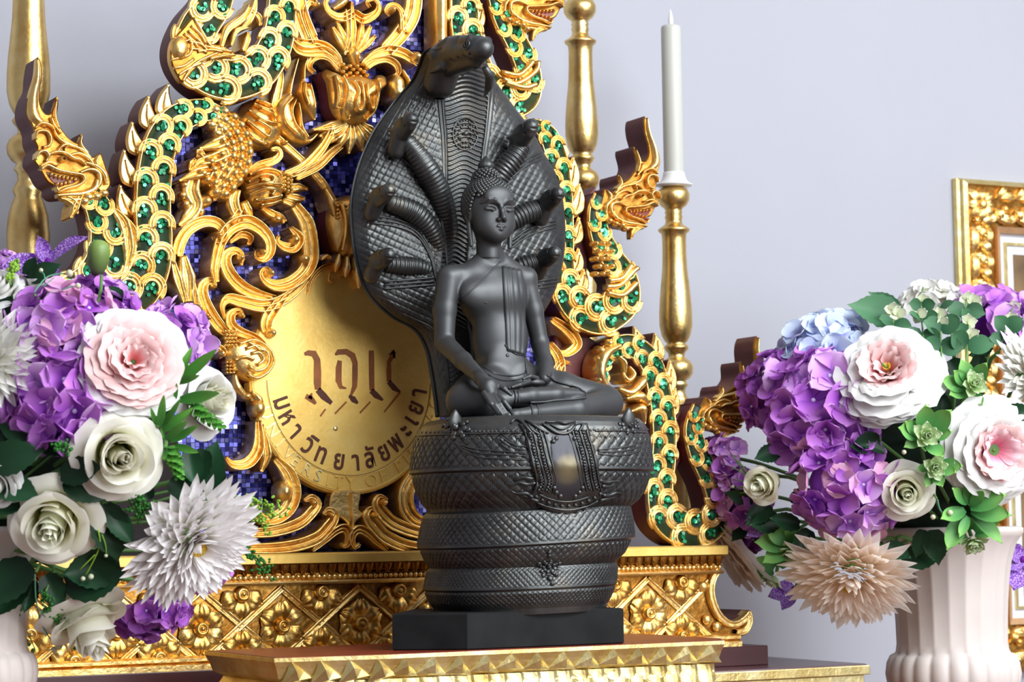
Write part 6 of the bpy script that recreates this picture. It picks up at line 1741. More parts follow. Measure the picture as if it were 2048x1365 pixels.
def rose(B, px, py, rad, label, mat, inner=None, layers=6, open_=1.0, group=None, name='rose', cat='rose', squash=1.0, **k):
    r, s, M = froot(B, name, label, cat, group, px, py, **k)
    R = rad * s; off = 0
    for li, (me, n, z) in enumerate(ROSE[:layers]):
        mm = with_mat(me, (inner or mat) if li < 3 else mat)
        for i in range(n):
            o_ = off + i * 2 * math.pi / n + rng.normal(0, .12)
            child(r, 'petal', mm, T(0, 0, (z - .42) * R) @ RZ(o_) @ RX(R_(rng.normal(0, 4))) @ Matrix.Diagonal((R * open_ * rng.uniform(.95, 1.05), R * open_ * rng.uniform(.95, 1.05), R * squash * rng.uniform(.92, 1.06), 1)))
        off += 2.4
    V, F = ball((0, 0, -.52 * R), 1, 12, 7, (.34 * R, .34 * R, .22 * R)); child(r, 'calyx', mesh('calyx', V, F, STEM), Matrix())
    return r
PEO = [[sm_('petal', None, .05, .18, .30, 2.6, flare=.05, ruff=.022, nf=8, seed=11), 5, .02], [sm_('petal', None, .09, .31, .36, 2.2, flare=.07, drop=.03, ruff=.024, nf=8, seed=12), 7, .0], [sm_('petal', None, .14, .45, .38, 2.0, flare=.09, drop=.05, ruff=.024, nf=8, seed=13), 8, -.02],
       [sm_('petal', None, .20, .60, .38, 1.9, flare=.11, drop=.08, ruff=.022, nf=8, seed=14), 9, -.06], [sm_('petal', None, .22, .74, .32, 1.8, flare=.12, drop=.10, ruff=.020, nf=8, seed=15), 9, -.10], [sm_('petal', None, .22, .86, .20, 1.8, flare=.11, drop=.10, ruff=.020, nf=8, seed=16), 9, -.13], [sm_('petal', None, .20, .94, .06, 1.8, flare=.08, drop=.09, ruff=.020, nf=8, seed=17), 9, -.16]]
def peony(B, px, py, rad, label, mats, group=None, center=True, skip=0, **k):
    r, s, M = froot(B, 'peony', label, 'peony', group, px, py, **k)
    R = rad * s; off = 0
    for li, (me, n, z) in enumerate(PEO):
        if li < skip: continue
        mm = with_mat(me, mats[min(li, len(mats) - 1)])
        for i in range(n):
            child(r, 'petal', mm, T(0, 0, (z - .10) * R) @ RZ(off + i * 2 * math.pi / n + rng.normal(0, .15)) @ RX(R_(rng.normal(0, 6))) @ Matrix.Diagonal((R * rng.uniform(.94, 1.08), R * rng.uniform(.94, 1.08), R * rng.uniform(.85, 1.15), 1)))
        off += 1.3
    if center:
        mb_ = MB()
        for i in range(14):
            a = i * 2.4; mb_.add(*tube([(0, 0, -.1 * R), (math.cos(a) * .03 * R, math.sin(a) * .03 * R, .06 * R), (math.cos(a) * .07 * R, math.sin(a) * .07 * R, .13 * R)], .010 * R, 5))
        me = mesh('stamens', np.concatenate(mb_.V), mb_.F, YEL); child(r, 'stamens', me, Matrix())
        V, F = tube([(0, 0, -.05 * R), (0.02 * R, 0.03 * R, .14 * R), (.05 * R, .05 * R, .20 * R)], .02 * R, 6); child(r, 'pistil', mesh('pistil', V, F, STEM), Matrix())
    V, F = ball((0, 0, -.22 * R), 1, 12, 7, (.34 * R, .34 * R, .14 * R)); child(r, 'calyx', mesh('calyx', V, F, STEM), Matrix())
    return r
CHP = [pm('petal', None, L=1.0, W=.17, p=.80, q=.85, cup=.55, bend=b_, tip=.2, nu=5, nv=9, seed=i) for i, b_ in enumerate((.08, .18, -.06, .26))]
def chrys(B, px, py, rad, label, mat, inner, n=130, group=None, depth=.62, eye=True, **k):
    r, s, M = froot(B, 'chrysanthemum', label, 'chrysanthemum', group, px, py, **k)
    R = rad * s
    for i in range(n):
        f = (i + .5) / n
        el = R_(58 - 58 * f ** .6 + rng.normal(0, 4))               # elevation of the petal
        L = R * (.34 + .14 * f) * rng.uniform(.88, 1.14); a = i * 2.399963 + rng.normal(0, .06)
        mm = with_mat(CHP[int(rng.integers(4))], inner if f < .22 else mat)
        child(r, 'petal', mm, T(0, 0, R * .16 - R * .34 * f * depth) @ RZ(a) @ T(0, R * (.03 + .53 * f ** .75), 0) @ RX(el) @ RZ(rng.normal(0, .08)) @ Matrix.Diagonal((L * rng.uniform(.9, 1.25), L, L, 1)))
    if eye:
        mb_ = MB()
        for i in range(30):
            a = i * 2.4; q = math.sqrt(i / 30) * .10 * R; mb_.add(*ball((q * math.cos(a), q * math.sin(a), .26 * R - q * .3), .020 * R, 6, 4))
        tag(child(r, 'disc', mesh('disc', np.concatenate(mb_.V), mb_.F, YEL), Matrix()), kind='stuff')
    V, F = ball((0, 0, -.30 * R), 1, 12, 7, (.22 * R, .22 * R, .2 * R)); child(r, 'calyx', mesh('calyx', V, F, STEM), Matrix())
    return r
LEAF = [pm('leaf', None, L=1.0, W=.30, p=.85, q=.75, cup=.30, bend=b_, crease=.18, nu=9, nv=17, ser=.05, seed=i) for i, b_ in enumerate((-.18, .12, -.34))]
OVAL = [pm('leaf', None, L=1.0, W=.22, p=1.05, q=.62, cup=.35, bend=b_, crease=.06, nu=7, nv=9, seed=i) for i, b_ in enumerate((.12, -.14, .25))]
ROUNDL = [pm('leaf', None, L=1.0, W=.46, p=.95, q=.55, cup=.22, bend=b_, crease=.08, nu=7, nv=9, seed=i) for i, b_ in enumerate((.08, -.12))]
LONG = [pm('leaf', None, L=1.0, W=.115, p=.85, q=.6, cup=.7, bend=b_, nu=5, nv=10, tip=.2, seed=i) for i, b_ in enumerate((.18, -.12, .30))]
for lst in (LEAF, OVAL, ROUNDL, LONG): pass
def img_dir(ang, out=0.0):
    """unit vector in the picture plane (degrees, 0 = right, 90 = up), tipped towards the viewer by out"""
    a = R_(ang); return unit(math.cos(a) * _R + math.sin(a) * _U - out * _F)
def leaf_m(p, d, up, L, w=1.0):
    d = unit(d); z = unit(up - d * (up @ d)); x = np.cross(d, z)
    return Matrix(((x[0] * L * w, d[0] * L, z[0] * L, p[0]), (x[1] * L * w, d[1] * L, z[1] * L, p[1]), (x[2] * L * w, d[2] * L, z[2] * L, p[2]), (0, 0, 0, 1)))
def leaves(B, items, label, name, cat, mat, meshes, group=None, stem=True, px=None, py=None):
    """a sprig: items = (px, py base, angle, length, out, push); one root, each leaf a child"""
    b0 = items[0]
    r, s, M = froot(B, name, label, cat, group, b0[0] if px is None else px, b0[1] if py is None else py, push=b0[5], stem=stem, roll=0)
    Mi = M.inverted()
    for (x, y, ang, L, o_, push) in items:
        Mp, s_, n = B.place(x, y, push=push, roll=0); p = np.array(Mp.translation)
        d = img_dir(ang, o_); up = unit(-_F + .25 * rng.normal(0, 1, 3) + .3 * _U)
        child(r, 'leaf', with_mat(meshes[int(rng.integers(len(meshes)))], mat), Mi @ leaf_m(p, d, up, L * s_, rng.uniform(.9, 1.15)))
    return r
RSP = [pm('petal', None, L=1.0, W=.34, p=1.15, q=.55, cup=.55, bend=.18, nu=6, nv=6, seed=5)]
def rosette_sprig(B, px, py, rad, label, leafs, mat=None, lmat=None, group=None, n=20, **k):
    """pale green rosette flower on a collar of thick leaves: leafs = (angle, length, out)"""
    r, s, M = froot(B, 'rosette_sprig', label, 'succulent sprig', group, px, py, **k)
    R = rad * s; Mi = M.inverted(); p = np.array(M.translation)
    for i in range(n):
        f = (i + .5) / n
        child(r, 'petal', with_mat(RSP[0], mat or PGP), RZ(i * 2.399963) @ T(0, R * .06, R * .25 * (1 - f)) @ RX(R_(80 - 72 * f)) @ SC(R * (.5 + .5 * f)))
    for ang, L, o_ in leafs:
        d = img_dir(ang, o_); up = unit(-_F + .3 * _U + .15 * rng.normal(0, 1, 3))
        child(r, 'leaf', with_mat(OVAL[int(rng.integers(3))], lmat or LFS), Mi @ leaf_m(p - np.array(M.to_3x3() @ Vector((0, 0, R * .35))) + d * R * .25, d, up, L * s, 1.35))
    return r
def sprig(B, pts, label, name='berry_sprig', cat='sprig', mat=None, bead=None, br=4.5, push=20, group=None, sr=1.6, twigs=(), stuff=None, attach=True):
    """thin stem along a pixel path with beads at given pixels"""
    M, s, n = B.place(*pts[0], push=push, roll=0)
    r, s, M = froot(B, name, label, cat, group, pts[0][0], pts[0][1], push=push, roll=0, stem=attach, stem_r=.0012)
    Mi = np.array(M.inverted()); loc = lambda q: np.array(q) @ Mi[:3, :3].T + Mi[:3, 3]
    pos = lambda x, y, e=0: np.array(B.place(x, y, push=push + e, roll=0)[0].translation)
    V, F = tube(loc(catmull(np.array([pos(*q) for q in pts]), 14)), sr * s, 6); child(r, 'twig', mesh('twig', V, F, mat or TEAL), Matrix())
    for a, b_ in twigs:
        V, F = tube(loc(catmull(np.array([pos(*a), pos((a[0] + b_[0]) / 2 + 2, (a[1] + b_[1]) / 2 - 2, 4), pos(*b_, 6)]), 6)), sr * .8 * s, 5); child(r, 'twig', mesh('twig', V, F, mat or TEAL), Matrix())
    for q in (bead or []):
        V, F = ball(loc(pos(q[0], q[1], 6)), (q[2] if len(q) > 2 else br) * s, 10, 7, (1, 1, 1.1)); child(r, 'berry', mesh('berry', V, F, BERRY), Matrix())
    if stuff:
        mb_ = MB(); mt, pts_, rr = stuff
        for (x, y) in pts_:
            V, F = ball(loc(pos(x, y, rng.uniform(-8, 12))), rr * s * rng.uniform(.7, 1.2), 6, 4); mb_.add(V, F)
        tag(child(r, 'buds', mesh('buds', np.concatenate(mb_.V), mb_.F, mt), Matrix()), kind='stuff')
    return r

# ---- vases
VASEM, nt, b = new_mat('white_plaster')
g = nt.nodes.new('ShaderNodeNewGeometry').outputs['Position']
nt.links.new(ramp(nt, noise(nt, g, 18, 3), [(0.3, (0.62, 0.545, 0.515)), (0.7, (0.67, 0.595, 0.56))]), b.inputs['Base Color'])  # pinkish tint stands in for warm light bounced onto the white urns
b.inputs['Roughness'].default_value = 0.55
def vase(px, Y, label, ytop=1075):
    t = P(px, ytop, Y); s = mpp(t)
    root = empty('vase', (t[0], Y, t[2] - 560 * s)); tag(root, label, 'vase', 'white fluted urns')
    nfl = 22
    fl = lambda a, z: np.where((z > 332 * s) & (z < 558 * s), 1 - .020 * np.abs(np.sin(a * nfl / 2)) ** .8 * np.clip((z - 332 * s) / (14 * s), 0, 1), np.where((z > 238 * s) & (z < 332 * s), 1 - .05 * (1 - np.abs(np.sin(a * nfl / 2 + .4)) ** .7), 1.0))
    pr = [(70, 0), (96, 0), (100, 8), (96, 20), (80, 26), (62, 40), (50, 66), (44, 100), (44, 150), (48, 190), (58, 214), (84, 226), (108, 236), (122, 250), (131, 270), (134, 290), (131, 312), (124, 326), (114, 331), (112, 336), (110, 350), (111, 390), (113, 430), (116, 470), (122, 510), (132, 545), (141, 560), (146, 568), (146, 576), (140, 580), (130, 574), (116, 540), (108, 480), (100, 420)]
    V, F = lathe([(r * s, z * s) for r, z in pr], 220, fl)
    obj('urn_body', mesh('urn_body', V, F, VASEM), root)
    z0 = root.location.z
    pedm = empty('plant_stand', (t[0], Y, 0)); tag(pedm, label.replace('fluted urn', 'plant stand') , 'plant stand')
    V, F = box(-.065, .065, -.065, .065, z0 - .03, z0, .004); obj('stand_top', mesh('stand_top', V, F, TOPM, smooth=False), pedm)
    V, F = box(-.045, .045, -.045, .045, .03, z0 - .03, .004); obj('stand_column', mesh('stand_column', V, F, TOPM, smooth=False), pedm)
    V, F = box(-.08, .08, -.08, .08, 0, .03, .004); obj('stand_foot', mesh('stand_foot', V, F, TOPM, smooth=False), pedm)
    return t, s, root, pedm
tR, sR, vr, pr_ = vase(1898, -0.10, 'white fluted urn holding the right bouquet')
tL, sL, vl, pl_ = vase(-58, -0.24, 'white fluted urn holding the left bouquet')
pr_['label'] = 'dark plant stand under the right white urn'; pl_['label'] = 'dark plant stand under the left white urn'
FOAM = plain('dark_floral_foam', srgb(20, 40, 24), .9, var=.3)
RB = Bouquet(1850, 905, -0.10, 440, 310, 290, tR + np.array([0, 0, .01]), 'right')
LBQ = Bouquet(80, 880, -0.24, 430, 390, 280, tL + np.array([0, 0, .01]), 'left')
for B, t, nm, c, rad in ((RB, tR, 'right', (1850, 920), (300, 190)), (LBQ, tL, 'left', (60, 940), (300, 240))):
    cpos = CAM + ray(*c) * (B.d0 / (ray(*c) @ _F)); s = B.d0 / FPX
    r = empty('floral_foam', tuple(cpos)); tag(r, 'dark green floral foam hidden among the flowers of the %s bouquet' % nm, 'floral foam')
    V, F = ball((0, 0, 0), 1, 20, 12, (rad[0] * s * .62, rad[0] * s * .5, rad[1] * s * .78)); obj('foam_ball', mesh('foam_ball', V, F, FOAM), r)
    q = np.array([(0, 0, 0)]) ; V, F = tube(np.array([np.zeros(3), (t - cpos) * .5, t - cpos - np.array([0, 0, .05])]), .045, 14); obj('foam_neck', mesh('foam_neck', V, F, FOAM), r)

# ---- right bouquet
gH, gP, gC, gR, gS = 'hydrangeas of the right bouquet', 'peonies of the right bouquet', 'chrysanthemums of the right bouquet', 'roses of the right bouquet', 'succulent sprigs of the right bouquet'
hydrangea(RB, 1642, 662, 84, 'pale blue hydrangea head beside the white peony', [PBL], n=26, fl=34, group=gH, push=-20, fy=-.6)
hydrangea(RB, 1868, 585, 64, 'white hydrangea head at the top of the right bouquet', [PW], n=24, fl=27, group=gH, push=-60, fy=-.4)
hydrangea(RB, 2000, 606, 92, 'purple hydrangea head below the picture frame', [PPU, PPU, PLI], n=26, fl=38, group=gH, push=-20, fy=-.5)
hydrangea(RB, 1548, 770, 82, 'dark violet hydrangea head at the left edge below the blue one', [PVI, PVI, PPU], n=34, fl=28, group=gH, push=-40)
hydrangea(RB, 1640, 800, 108, 'large purple hydrangea head left of the white peony', [PPU, PPU, PPU, PLI], n=34, fl=48, group=gH, push=6)
hydrangea(RB, 1690, 985, 104, 'purple and pink hydrangea head above the hanging cream chrysanthemum', lambda d: (PRO if rng.random() < .28 else (PPU if rng.random() < .75 else PLI)), n=34, fl=40, group=gH, push=20)
hydrangea(RB, 1432, 925, 52, 'small upright purple hydrangea spike nearest the gilded serpent', [PPU, PVI, PLI], n=22, fl=24, group=gH, push=-20, fx=-.5)
hydrangea(RB, 1462, 1010, 62, 'small purple hydrangea below the spike at the left edge', [PPU, PLI], n=24, fl=28, group=gH, push=0, fx=-.4)
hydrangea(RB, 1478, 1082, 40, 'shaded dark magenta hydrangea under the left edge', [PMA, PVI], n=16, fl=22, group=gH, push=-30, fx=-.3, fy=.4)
peony(RB, 1775, 740, 112, 'large white peony with a blush pink heart and green pistil', [PPK, PPK, PPK, PW], group=gP, push=36, fx=-.3, fy=-.3)
peony(RB, 1992, 902, 112, 'white peony with a wide open pink cup at the right edge', [PPK2, PPK2, PPK, PW], group=gP, push=30, fx=.1, fy=.1, center=False, skip=1)
peony(RB, 1456, 1112, 100, 'peach peony seen from behind under the left edge', [PPE], group=gP, push=0, skip=3, fx=-1.2, fy=.8, center=False)
chrys(RB, 1700, 1150, 146, 'cream chrysanthemum with a yellow eye hanging lowest over the urn', PPE, PPE, n=230, group=gC, push=75, fy=-.10)
chrys(RB, 2070, 745, 104, 'white chrysanthemum cut by the right edge of the picture', PW, PW, n=180, group=gC, push=20, fx=.2, eye=False)
rose(RB, 1528, 968, 56, 'small cream rose bud between the purple hydrangeas', PCR, PGR, group=gR, layers=5, push=24, fx=-.2, squash=1.3)
rose(RB, 1812, 985, 66, 'greenish cream rose right of the purple and pink hydrangea', PCR, PGR, group=gR, layers=6, push=24, fy=-.1, squash=1.1)
rosette_sprig(RB, 1852, 872, 34, 'pale green rosette in seven broad leaves below the white peony', [(95, 66, .3), (45, 72, .3), (168, 62, .3), (150, 50, .2), (10, 50, .4), (-60, 56, .5), (205, 44, .4), (-95, 30, .5)], group=gS, push=46)
rosette_sprig(RB, 1868, 934, 32, 'second pale green rosette just under the seven leaved one', [(0, 54, .3), (-20, 44, .4), (-70, 44, .4), (-110, 40, .4), (190, 30, .4)], group=gS, push=40)
rosette_sprig(RB, 1946, 772, 34, 'pale green rosette beside the white chrysanthemum', [(110, 56, .3), (140, 50, .3), (170, 62, .2), (200, 50, .3), (60, 56, .3), (-110, 40, .4), (-60, 36, .3)], group=gS, push=40)
rosette_sprig(RB, 1944, 1078, 36, 'pale rosette hanging over the urn on a leafy stem', [(130, 60, .2), (95, 56, .3), (40, 70, .2), (-10, 30, .4), (200, 44, .4)], group=gS, push=20, fy=.6)
leaves(RB, [(1938, 1010, 85, 74, .3, 30), (1940, 1016, 20, 80, .3, 30), (1942, 1022, -8, 82, .2, 26), (1945, 1030, -40, 84, .2, 22), (1930, 1020, 200, 66, .4, 30), (1928, 1028, -118, 88, .2, 24), (1934, 1008, 140, 56, .4, 28), (1936, 1034, 240, 50, .6, 34), (1942, 1012, 55, 50, .6, 34)],
       'cluster of broad green leaves hanging in front of the right urn', 'leaf_sprig', 'leaf sprig', LFS, [with_mat(OVAL[0], LFS), with_mat(OVAL[1], LFS)], stem=True)
rosette_sprig(RB, 1588, 1098, 36, 'pale rosette left of the hanging cream chrysanthemum', [(175, 76, .1), (155, 62, .3), (205, 70, .2), (120, 40, .3)], group=gS, push=30, fx=-.2, fy=.4)
rosette_sprig(RB, 1550, 1152, 32, 'lowest pale rosette at the left of the hanging chrysanthemum', [(90, 60, .2), (60, 70, .1), (150, 50, .2), (190, 44, .2)], group=gS, push=10, fx=-.3, fy=.7)
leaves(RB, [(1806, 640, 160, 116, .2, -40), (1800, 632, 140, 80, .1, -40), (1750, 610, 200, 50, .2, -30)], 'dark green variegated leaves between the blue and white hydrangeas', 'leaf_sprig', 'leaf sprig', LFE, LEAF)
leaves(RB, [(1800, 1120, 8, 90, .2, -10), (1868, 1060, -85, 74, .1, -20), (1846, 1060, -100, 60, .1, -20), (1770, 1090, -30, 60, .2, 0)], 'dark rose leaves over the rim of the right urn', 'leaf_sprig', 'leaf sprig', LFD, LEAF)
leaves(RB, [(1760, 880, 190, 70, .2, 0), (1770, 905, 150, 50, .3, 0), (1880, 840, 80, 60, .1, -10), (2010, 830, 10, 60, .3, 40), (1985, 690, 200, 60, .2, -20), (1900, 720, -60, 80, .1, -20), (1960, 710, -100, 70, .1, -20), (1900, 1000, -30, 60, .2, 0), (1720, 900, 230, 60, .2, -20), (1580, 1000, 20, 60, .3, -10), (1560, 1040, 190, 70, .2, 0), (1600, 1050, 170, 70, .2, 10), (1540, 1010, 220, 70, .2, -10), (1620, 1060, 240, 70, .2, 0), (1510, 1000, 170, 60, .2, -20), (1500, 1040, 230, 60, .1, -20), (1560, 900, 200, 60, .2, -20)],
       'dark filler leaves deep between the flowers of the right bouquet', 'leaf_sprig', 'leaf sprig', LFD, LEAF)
def euca(B, pts, label, group, leafl, flowers, push=10):
    r, s, M = froot(B, 'eucalyptus_sprig', label, 'eucalyptus sprig', group, pts[0][0], pts[0][1], push=push, roll=0)
    Mi = M.inverted(); Mn = np.array(Mi); loc = lambda q: np.array(q) @ Mn[:3, :3].T + Mn[:3, 3]
    pos = lambda x, y, e=0: np.array(B.place(x, y, push=push + e, roll=0)[0].translation)
    V, F = tube(loc(catmull(np.array([pos(*q) for q in pts]), 14)), 2.0 * s, 6); child(r, 'twig', mesh('twig', V, F, STEM), Matrix())
    for x, y, ang, L in leafl:
        child(r, 'leaf', with_mat(ROUNDL[int(rng.integers(2))], LFE), Mi @ leaf_m(pos(x, y, 4), img_dir(ang, .35), unit(-_F + .35 * _U + .3 * rng.normal(0, 1, 3)), L * .88 * s))
    for x, y in flowers:
        for k in range(5):
            child(r, 'blossom', with_mat(ROUNDL[0], PEU), Mi @ leaf_m(pos(x, y, 14 - k * 3), img_dir(20 + k * 72 + rng.normal(0, 14), .4), unit(-_F + .4 * _U), 21 * s))
    return r
gE = 'eucalyptus sprigs of the right bouquet'
euca(RB, [(1850, 720), (1846, 670), (1842, 610), (1846, 575)], 'eucalyptus sprig in front of the white hydrangea', gE, [(1846, 640, 160, 42), (1846, 640, 20, 40), (1844, 665, 200, 50), (1846, 668, -20, 46), (1842, 612, 170, 34), (1844, 612, 10, 34)], [(1844, 604), (1838, 632)])
euca(RB, [(1884, 740), (1882, 690), (1880, 640), (1878, 610)], 'eucalyptus sprig with pale blossoms left of the purple hydrangea', gE, [(1882, 660, 150, 50), (1882, 660, 30, 56), (1882, 690, 190, 52), (1882, 690, -10, 52), (1880, 620, 40, 40)], [(1878, 632), (1884, 650)], 16)
euca(RB, [(1930, 760), (1934, 700), (1936, 650), (1938, 630)], 'eucalyptus sprig with a pale blossom above the green rosette', gE, [(1934, 690, 150, 54), (1936, 692, 5, 60), (1936, 664, 170, 40), (1938, 640, 130, 36)], [(1936, 645), (1942, 672)], 20)
euca(RB, [(2000, 700), (2010, 660), (2020, 630), (2028, 612)], 'eucalyptus sprig in front of the purple hydrangea under the frame', gE, [(2012, 660, 130, 44), (2014, 660, 40, 46), (2006, 680, 170, 36)], [(2026, 618), (2022, 642)], 40)
euca(RB, [(1790, 680), (1786, 640), (1782, 615)], 'short eucalyptus sprig over the variegated leaf', gE, [(1786, 645, 170, 40), (1788, 650, -10, 44)], [(1784, 622), (1796, 630)], 10)
euca(RB, [(1926, 640), (1932, 610), (1936, 596)], 'small eucalyptus sprig above the others by the purple hydrangea', gE, [(1930, 615, 190, 46), (1932, 618, -15, 46)], [(1934, 600), (1946, 604)], 20)
sprig(RB, [(1875, 1000), (1880, 1020), (1890, 1030)], 'berry sprig on the leaf cluster over the right urn', bead=[(1900, 1026, 6), (1866, 1035, 5.5), (1808, 905, 5)], push=40)
sprig(RB, [(1500, 960), (1478, 930), (1465, 910)], 'fine green berry sprig left of the small cream rose', bead=[(1466, 974, 4), (1560, 1034, 5), (1562, 1044, 4)], mat=STEM, push=0, twigs=[((1500, 960), (1462, 934)), ((1504, 970), (1466, 960)), ((1500, 975), (1470, 978)), ((1496, 950), (1470, 918)), ((1505, 985), (1468, 990))])
OR = petal_mat('veined_violet_petal', srgb(96, 60, 176), srgb(110, 66, 190), srgb(126, 78, 200), var=.1)
nt = OR.node_tree; b = nt.nodes['Principled BSDF']
tcu = nt.nodes.new('ShaderNodeTexCoord').outputs['UV']; mp = nt.nodes.new('ShaderNodeMapping'); mp.inputs['Scale'].default_value = (9, 16, 1); nt.links.new(tcu, mp.inputs[0])
vo = node(nt, 'ShaderNodeTexVoronoi', feature='DISTANCE_TO_EDGE'); vo.inputs['Scale'].default_value = 1.0; nt.links.new(mp.outputs[0], vo.inputs['Vector'])
cr = ramp(nt, vo.outputs['Distance'], [(0.06, srgb(112, 44, 170)), (0.22, srgb(206, 172, 236))])
nt.links.new(cr, b.inputs['Base Color'])
for n_ in nt.nodes:
    if n_.type == 'BSDF_TRANSLUCENT': nt.links.new(cr, n_.inputs['Color'])
ORP = [pm('petal', OR, L=1.0, W=.24, p=1.0, q=.6, cup=.4, bend=b_, ruff=.05, nf=3, nu=9, nv=13, seed=i + 30) for i, b_ in enumerate((.15, -.12, .28))]
def orchid(B, px, py, label, petals, push=20, group='veined violet orchids'):
    r, s, M = froot(B, 'orchid', label, 'orchid', group, px, py, push=push, roll=0); Mi = M.inverted(); p = np.array(M.translation)
    for ang, L, o_, w in petals:
        child(r, 'petal', ORP[int(rng.integers(3))], Mi @ leaf_m(p, img_dir(ang, o_), unit(-_F + .5 * _U + .2 * rng.normal(0, 1, 3)), L * s, w))
    V, F = ball((0, 0, 0), 8 * s, 8, 6); child(r, 'lip', mesh('lip', V, F, PVI), Matrix())
    return r
orchid(RB, 1530, 1056, 'veined violet orchid under the small cream rose', [(160, 50, .3, 1.3), (200, 44, .4, 1.2), (20, 46, .3, 1.2), (-40, 40, .4, 1.2), (100, 36, .4, 1.1)])
orchid(RB, 2046, 1120, 'dark violet orchid hanging beside the right urn', [(200, 46, .3, 1.5), (250, 70, .2, 1.5), (140, 50, .3, 1.5), (-60, 40, .2, 1.2)], push=-230)
orchid(RB, 1590, 1180, 'dark violet orchid behind the hanging cream chrysanthemum', [(200, 60, .1, 1.3), (240, 50, .1, 1.3), (160, 40, .1, 1.2)], push=-20)

# ---- left bouquet
gH, gP, gC, gR, gS = 'hydrangeas of the left bouquet', 'peonies of the left bouquet', 'chrysanthemums of the left bouquet', 'roses of the left bouquet', 'succulent sprigs of the left bouquet'
hydrangea(LBQ, 196, 596, 70, 'purple hydrangea head behind the green poppy bud', [PPU, PVI, PLI], n=22, fl=32, group=gH, push=-70, fy=-.4)
hydrangea(LBQ, 370, 672, 74, 'purple hydrangea head behind the pink peony', [PLI, PPU, PLI], n=24, fl=34, group=gH, push=-60, fx=.4)
hydrangea(LBQ, 118, 660, 112, 'lilac and pink hydrangea head left of the pink peony', lambda d: (PRO if rng.random() < .42 else (PLI if rng.random() < .6 else PPU)), n=36, fl=44, group=gH, push=20)
hydrangea(LBQ, 122, 780, 108, 'purple hydrangea head below the lilac and pink one', [PPU, PPU, PLI], n=30, fl=54, group=gH, push=20)
hydrangea(LBQ, 314, 1252, 66, 'deep purple hydrangea at the bottom under the big chrysanthemum', [PVI, PPU], n=22, fl=32, group=gH, push=-60, fy=.5)
hydrangea(LBQ, 436, 1150, 44, 'small pink and violet hydrangea right of the big chrysanthemum', [PRO, PPU], n=14, fl=26, group=gH, push=-80, fx=.4)
peony(LBQ, 268, 722, 116, 'blush pink peony with ruffled white outer petals', [PPK, PPK, PPK, PPK, PPK, PW], group=gP, push=40, fx=.1, fy=-.05, center=False)
chrys(LBQ, -22, 720, 112, 'white chrysanthemum cut by the left edge of the picture', PW, PW, n=180, group=gC, push=30, eye=False)
chrys(LBQ, 382, 1082, 158, 'big white chrysanthemum hanging right of the cream rose', PWL, PWL, n=280, group=gC, push=34, fx=.2, fy=.15)
rose(LBQ, 238, 912, 100, 'cream rose below the pink peony', PCR, PCR, group=gR, layers=6, push=36, fx=.2, squash=1.35)
rose(LBQ, 104, 1050, 104, 'greenish white rose facing the viewer at the lower left', PCR, PGR, group=gR, layers=6, push=40, fy=.1, squash=1.1)
rose(LBQ, 168, 1236, 100, 'cream rose hanging sideways at the bottom left', PCR, PCR, group=gR, layers=6, push=20, fx=.7, fy=.7, squash=1.4)
rose(LBQ, 418, 800, 84, 'white rose behind the long green succulent leaves', PW, PCR, group=gR, layers=6, push=-30, fx=.6, squash=1.2)
rose(LBQ, -10, 975, 60, 'white rose cut by the left edge below the chrysanthemum', PW, PW, group=gR, layers=6, push=40)
rose(LBQ, 70, 575, 66, 'white rose under the violet orchid', PW, PW, group=gR, layers=6, push=-40, fy=-.7)
rose(LBQ, -4, 570, 56, 'white rose cut by the left edge at the top', PW, PW, group=gR, layers=6, push=20, fy=-.3)
hydrangea(LBQ, 0, 520, 36, 'small lilac hydrangea at the top left edge', [PLI], n=12, fl=24, group=gH, push=-20, fy=-.5)
orchid(LBQ, 96, 524, 'veined violet orchid standing above the left bouquet', [(38, 96, .15, 1.0), (112, 60, .3, 1.1), (196, 90, .2, 1.3), (-75, 70, .4, 1.3), (215, 60, .3, 1.2)], push=10)
# poppy bud
r, s, M = froot(LBQ, 'poppy_bud', 'closed green poppy bud on a curved stem', 'poppy bud', None, 197, 512, push=20, roll=0, stem=False)
Mi = M.inverted(); Mn = np.array(Mi); loc = lambda q: np.array(q) @ Mn[:3, :3].T + Mn[:3, 3]
pos = lambda x, y, e=0: np.array(LBQ.place(x, y, push=20 + e, roll=0)[0].translation)
up = unit(_U + .08 * _R)
q = np.array([pos(203, 552), pos(203, 572), pos(196, 600), pos(180, 640, -40), LBQ.mouth]); V, F = tube(loc(catmull(q, 16)), [3.4 * s] * 16, 8); child(r, 'stem', mesh('stem', V, F, STEM), Matrix())
BUD, nt, b = new_mat('poppy_bud_green'); g = coords(nt, 'Generated'); b.inputs['Roughness'].default_value = .45
sp = nt.nodes.new('ShaderNodeSeparateXYZ'); nt.links.new(g, sp.inputs[0]); nt.links.new(ramp(nt, sp.outputs['Z'], [(0.0, srgb(70, 66, 50)), (.3, srgb(86, 110, 52)), (1.0, srgb(126, 156, 76))]), b.inputs['Base Color'])
V, F = lathe([(4, -40), (10, -38), (15, -28), (20, -14), (22.5, 2), (22, 14), (18, 25), (11, 31), (4, 33)], 28, lambda a, z: 1 + .05 * np.cos(2 * a) - .06 * np.exp(-(np.minimum(a % math.pi, math.pi - a % math.pi) / .12) ** 2))
ang_m = Vector(up).to_track_quat('Z', 'Y').to_matrix().to_4x4()
child(r, 'bud', mesh('bud', V * s, F, BUD), Mi @ Matrix.Translation(pos(197, 513)) @ ang_m)
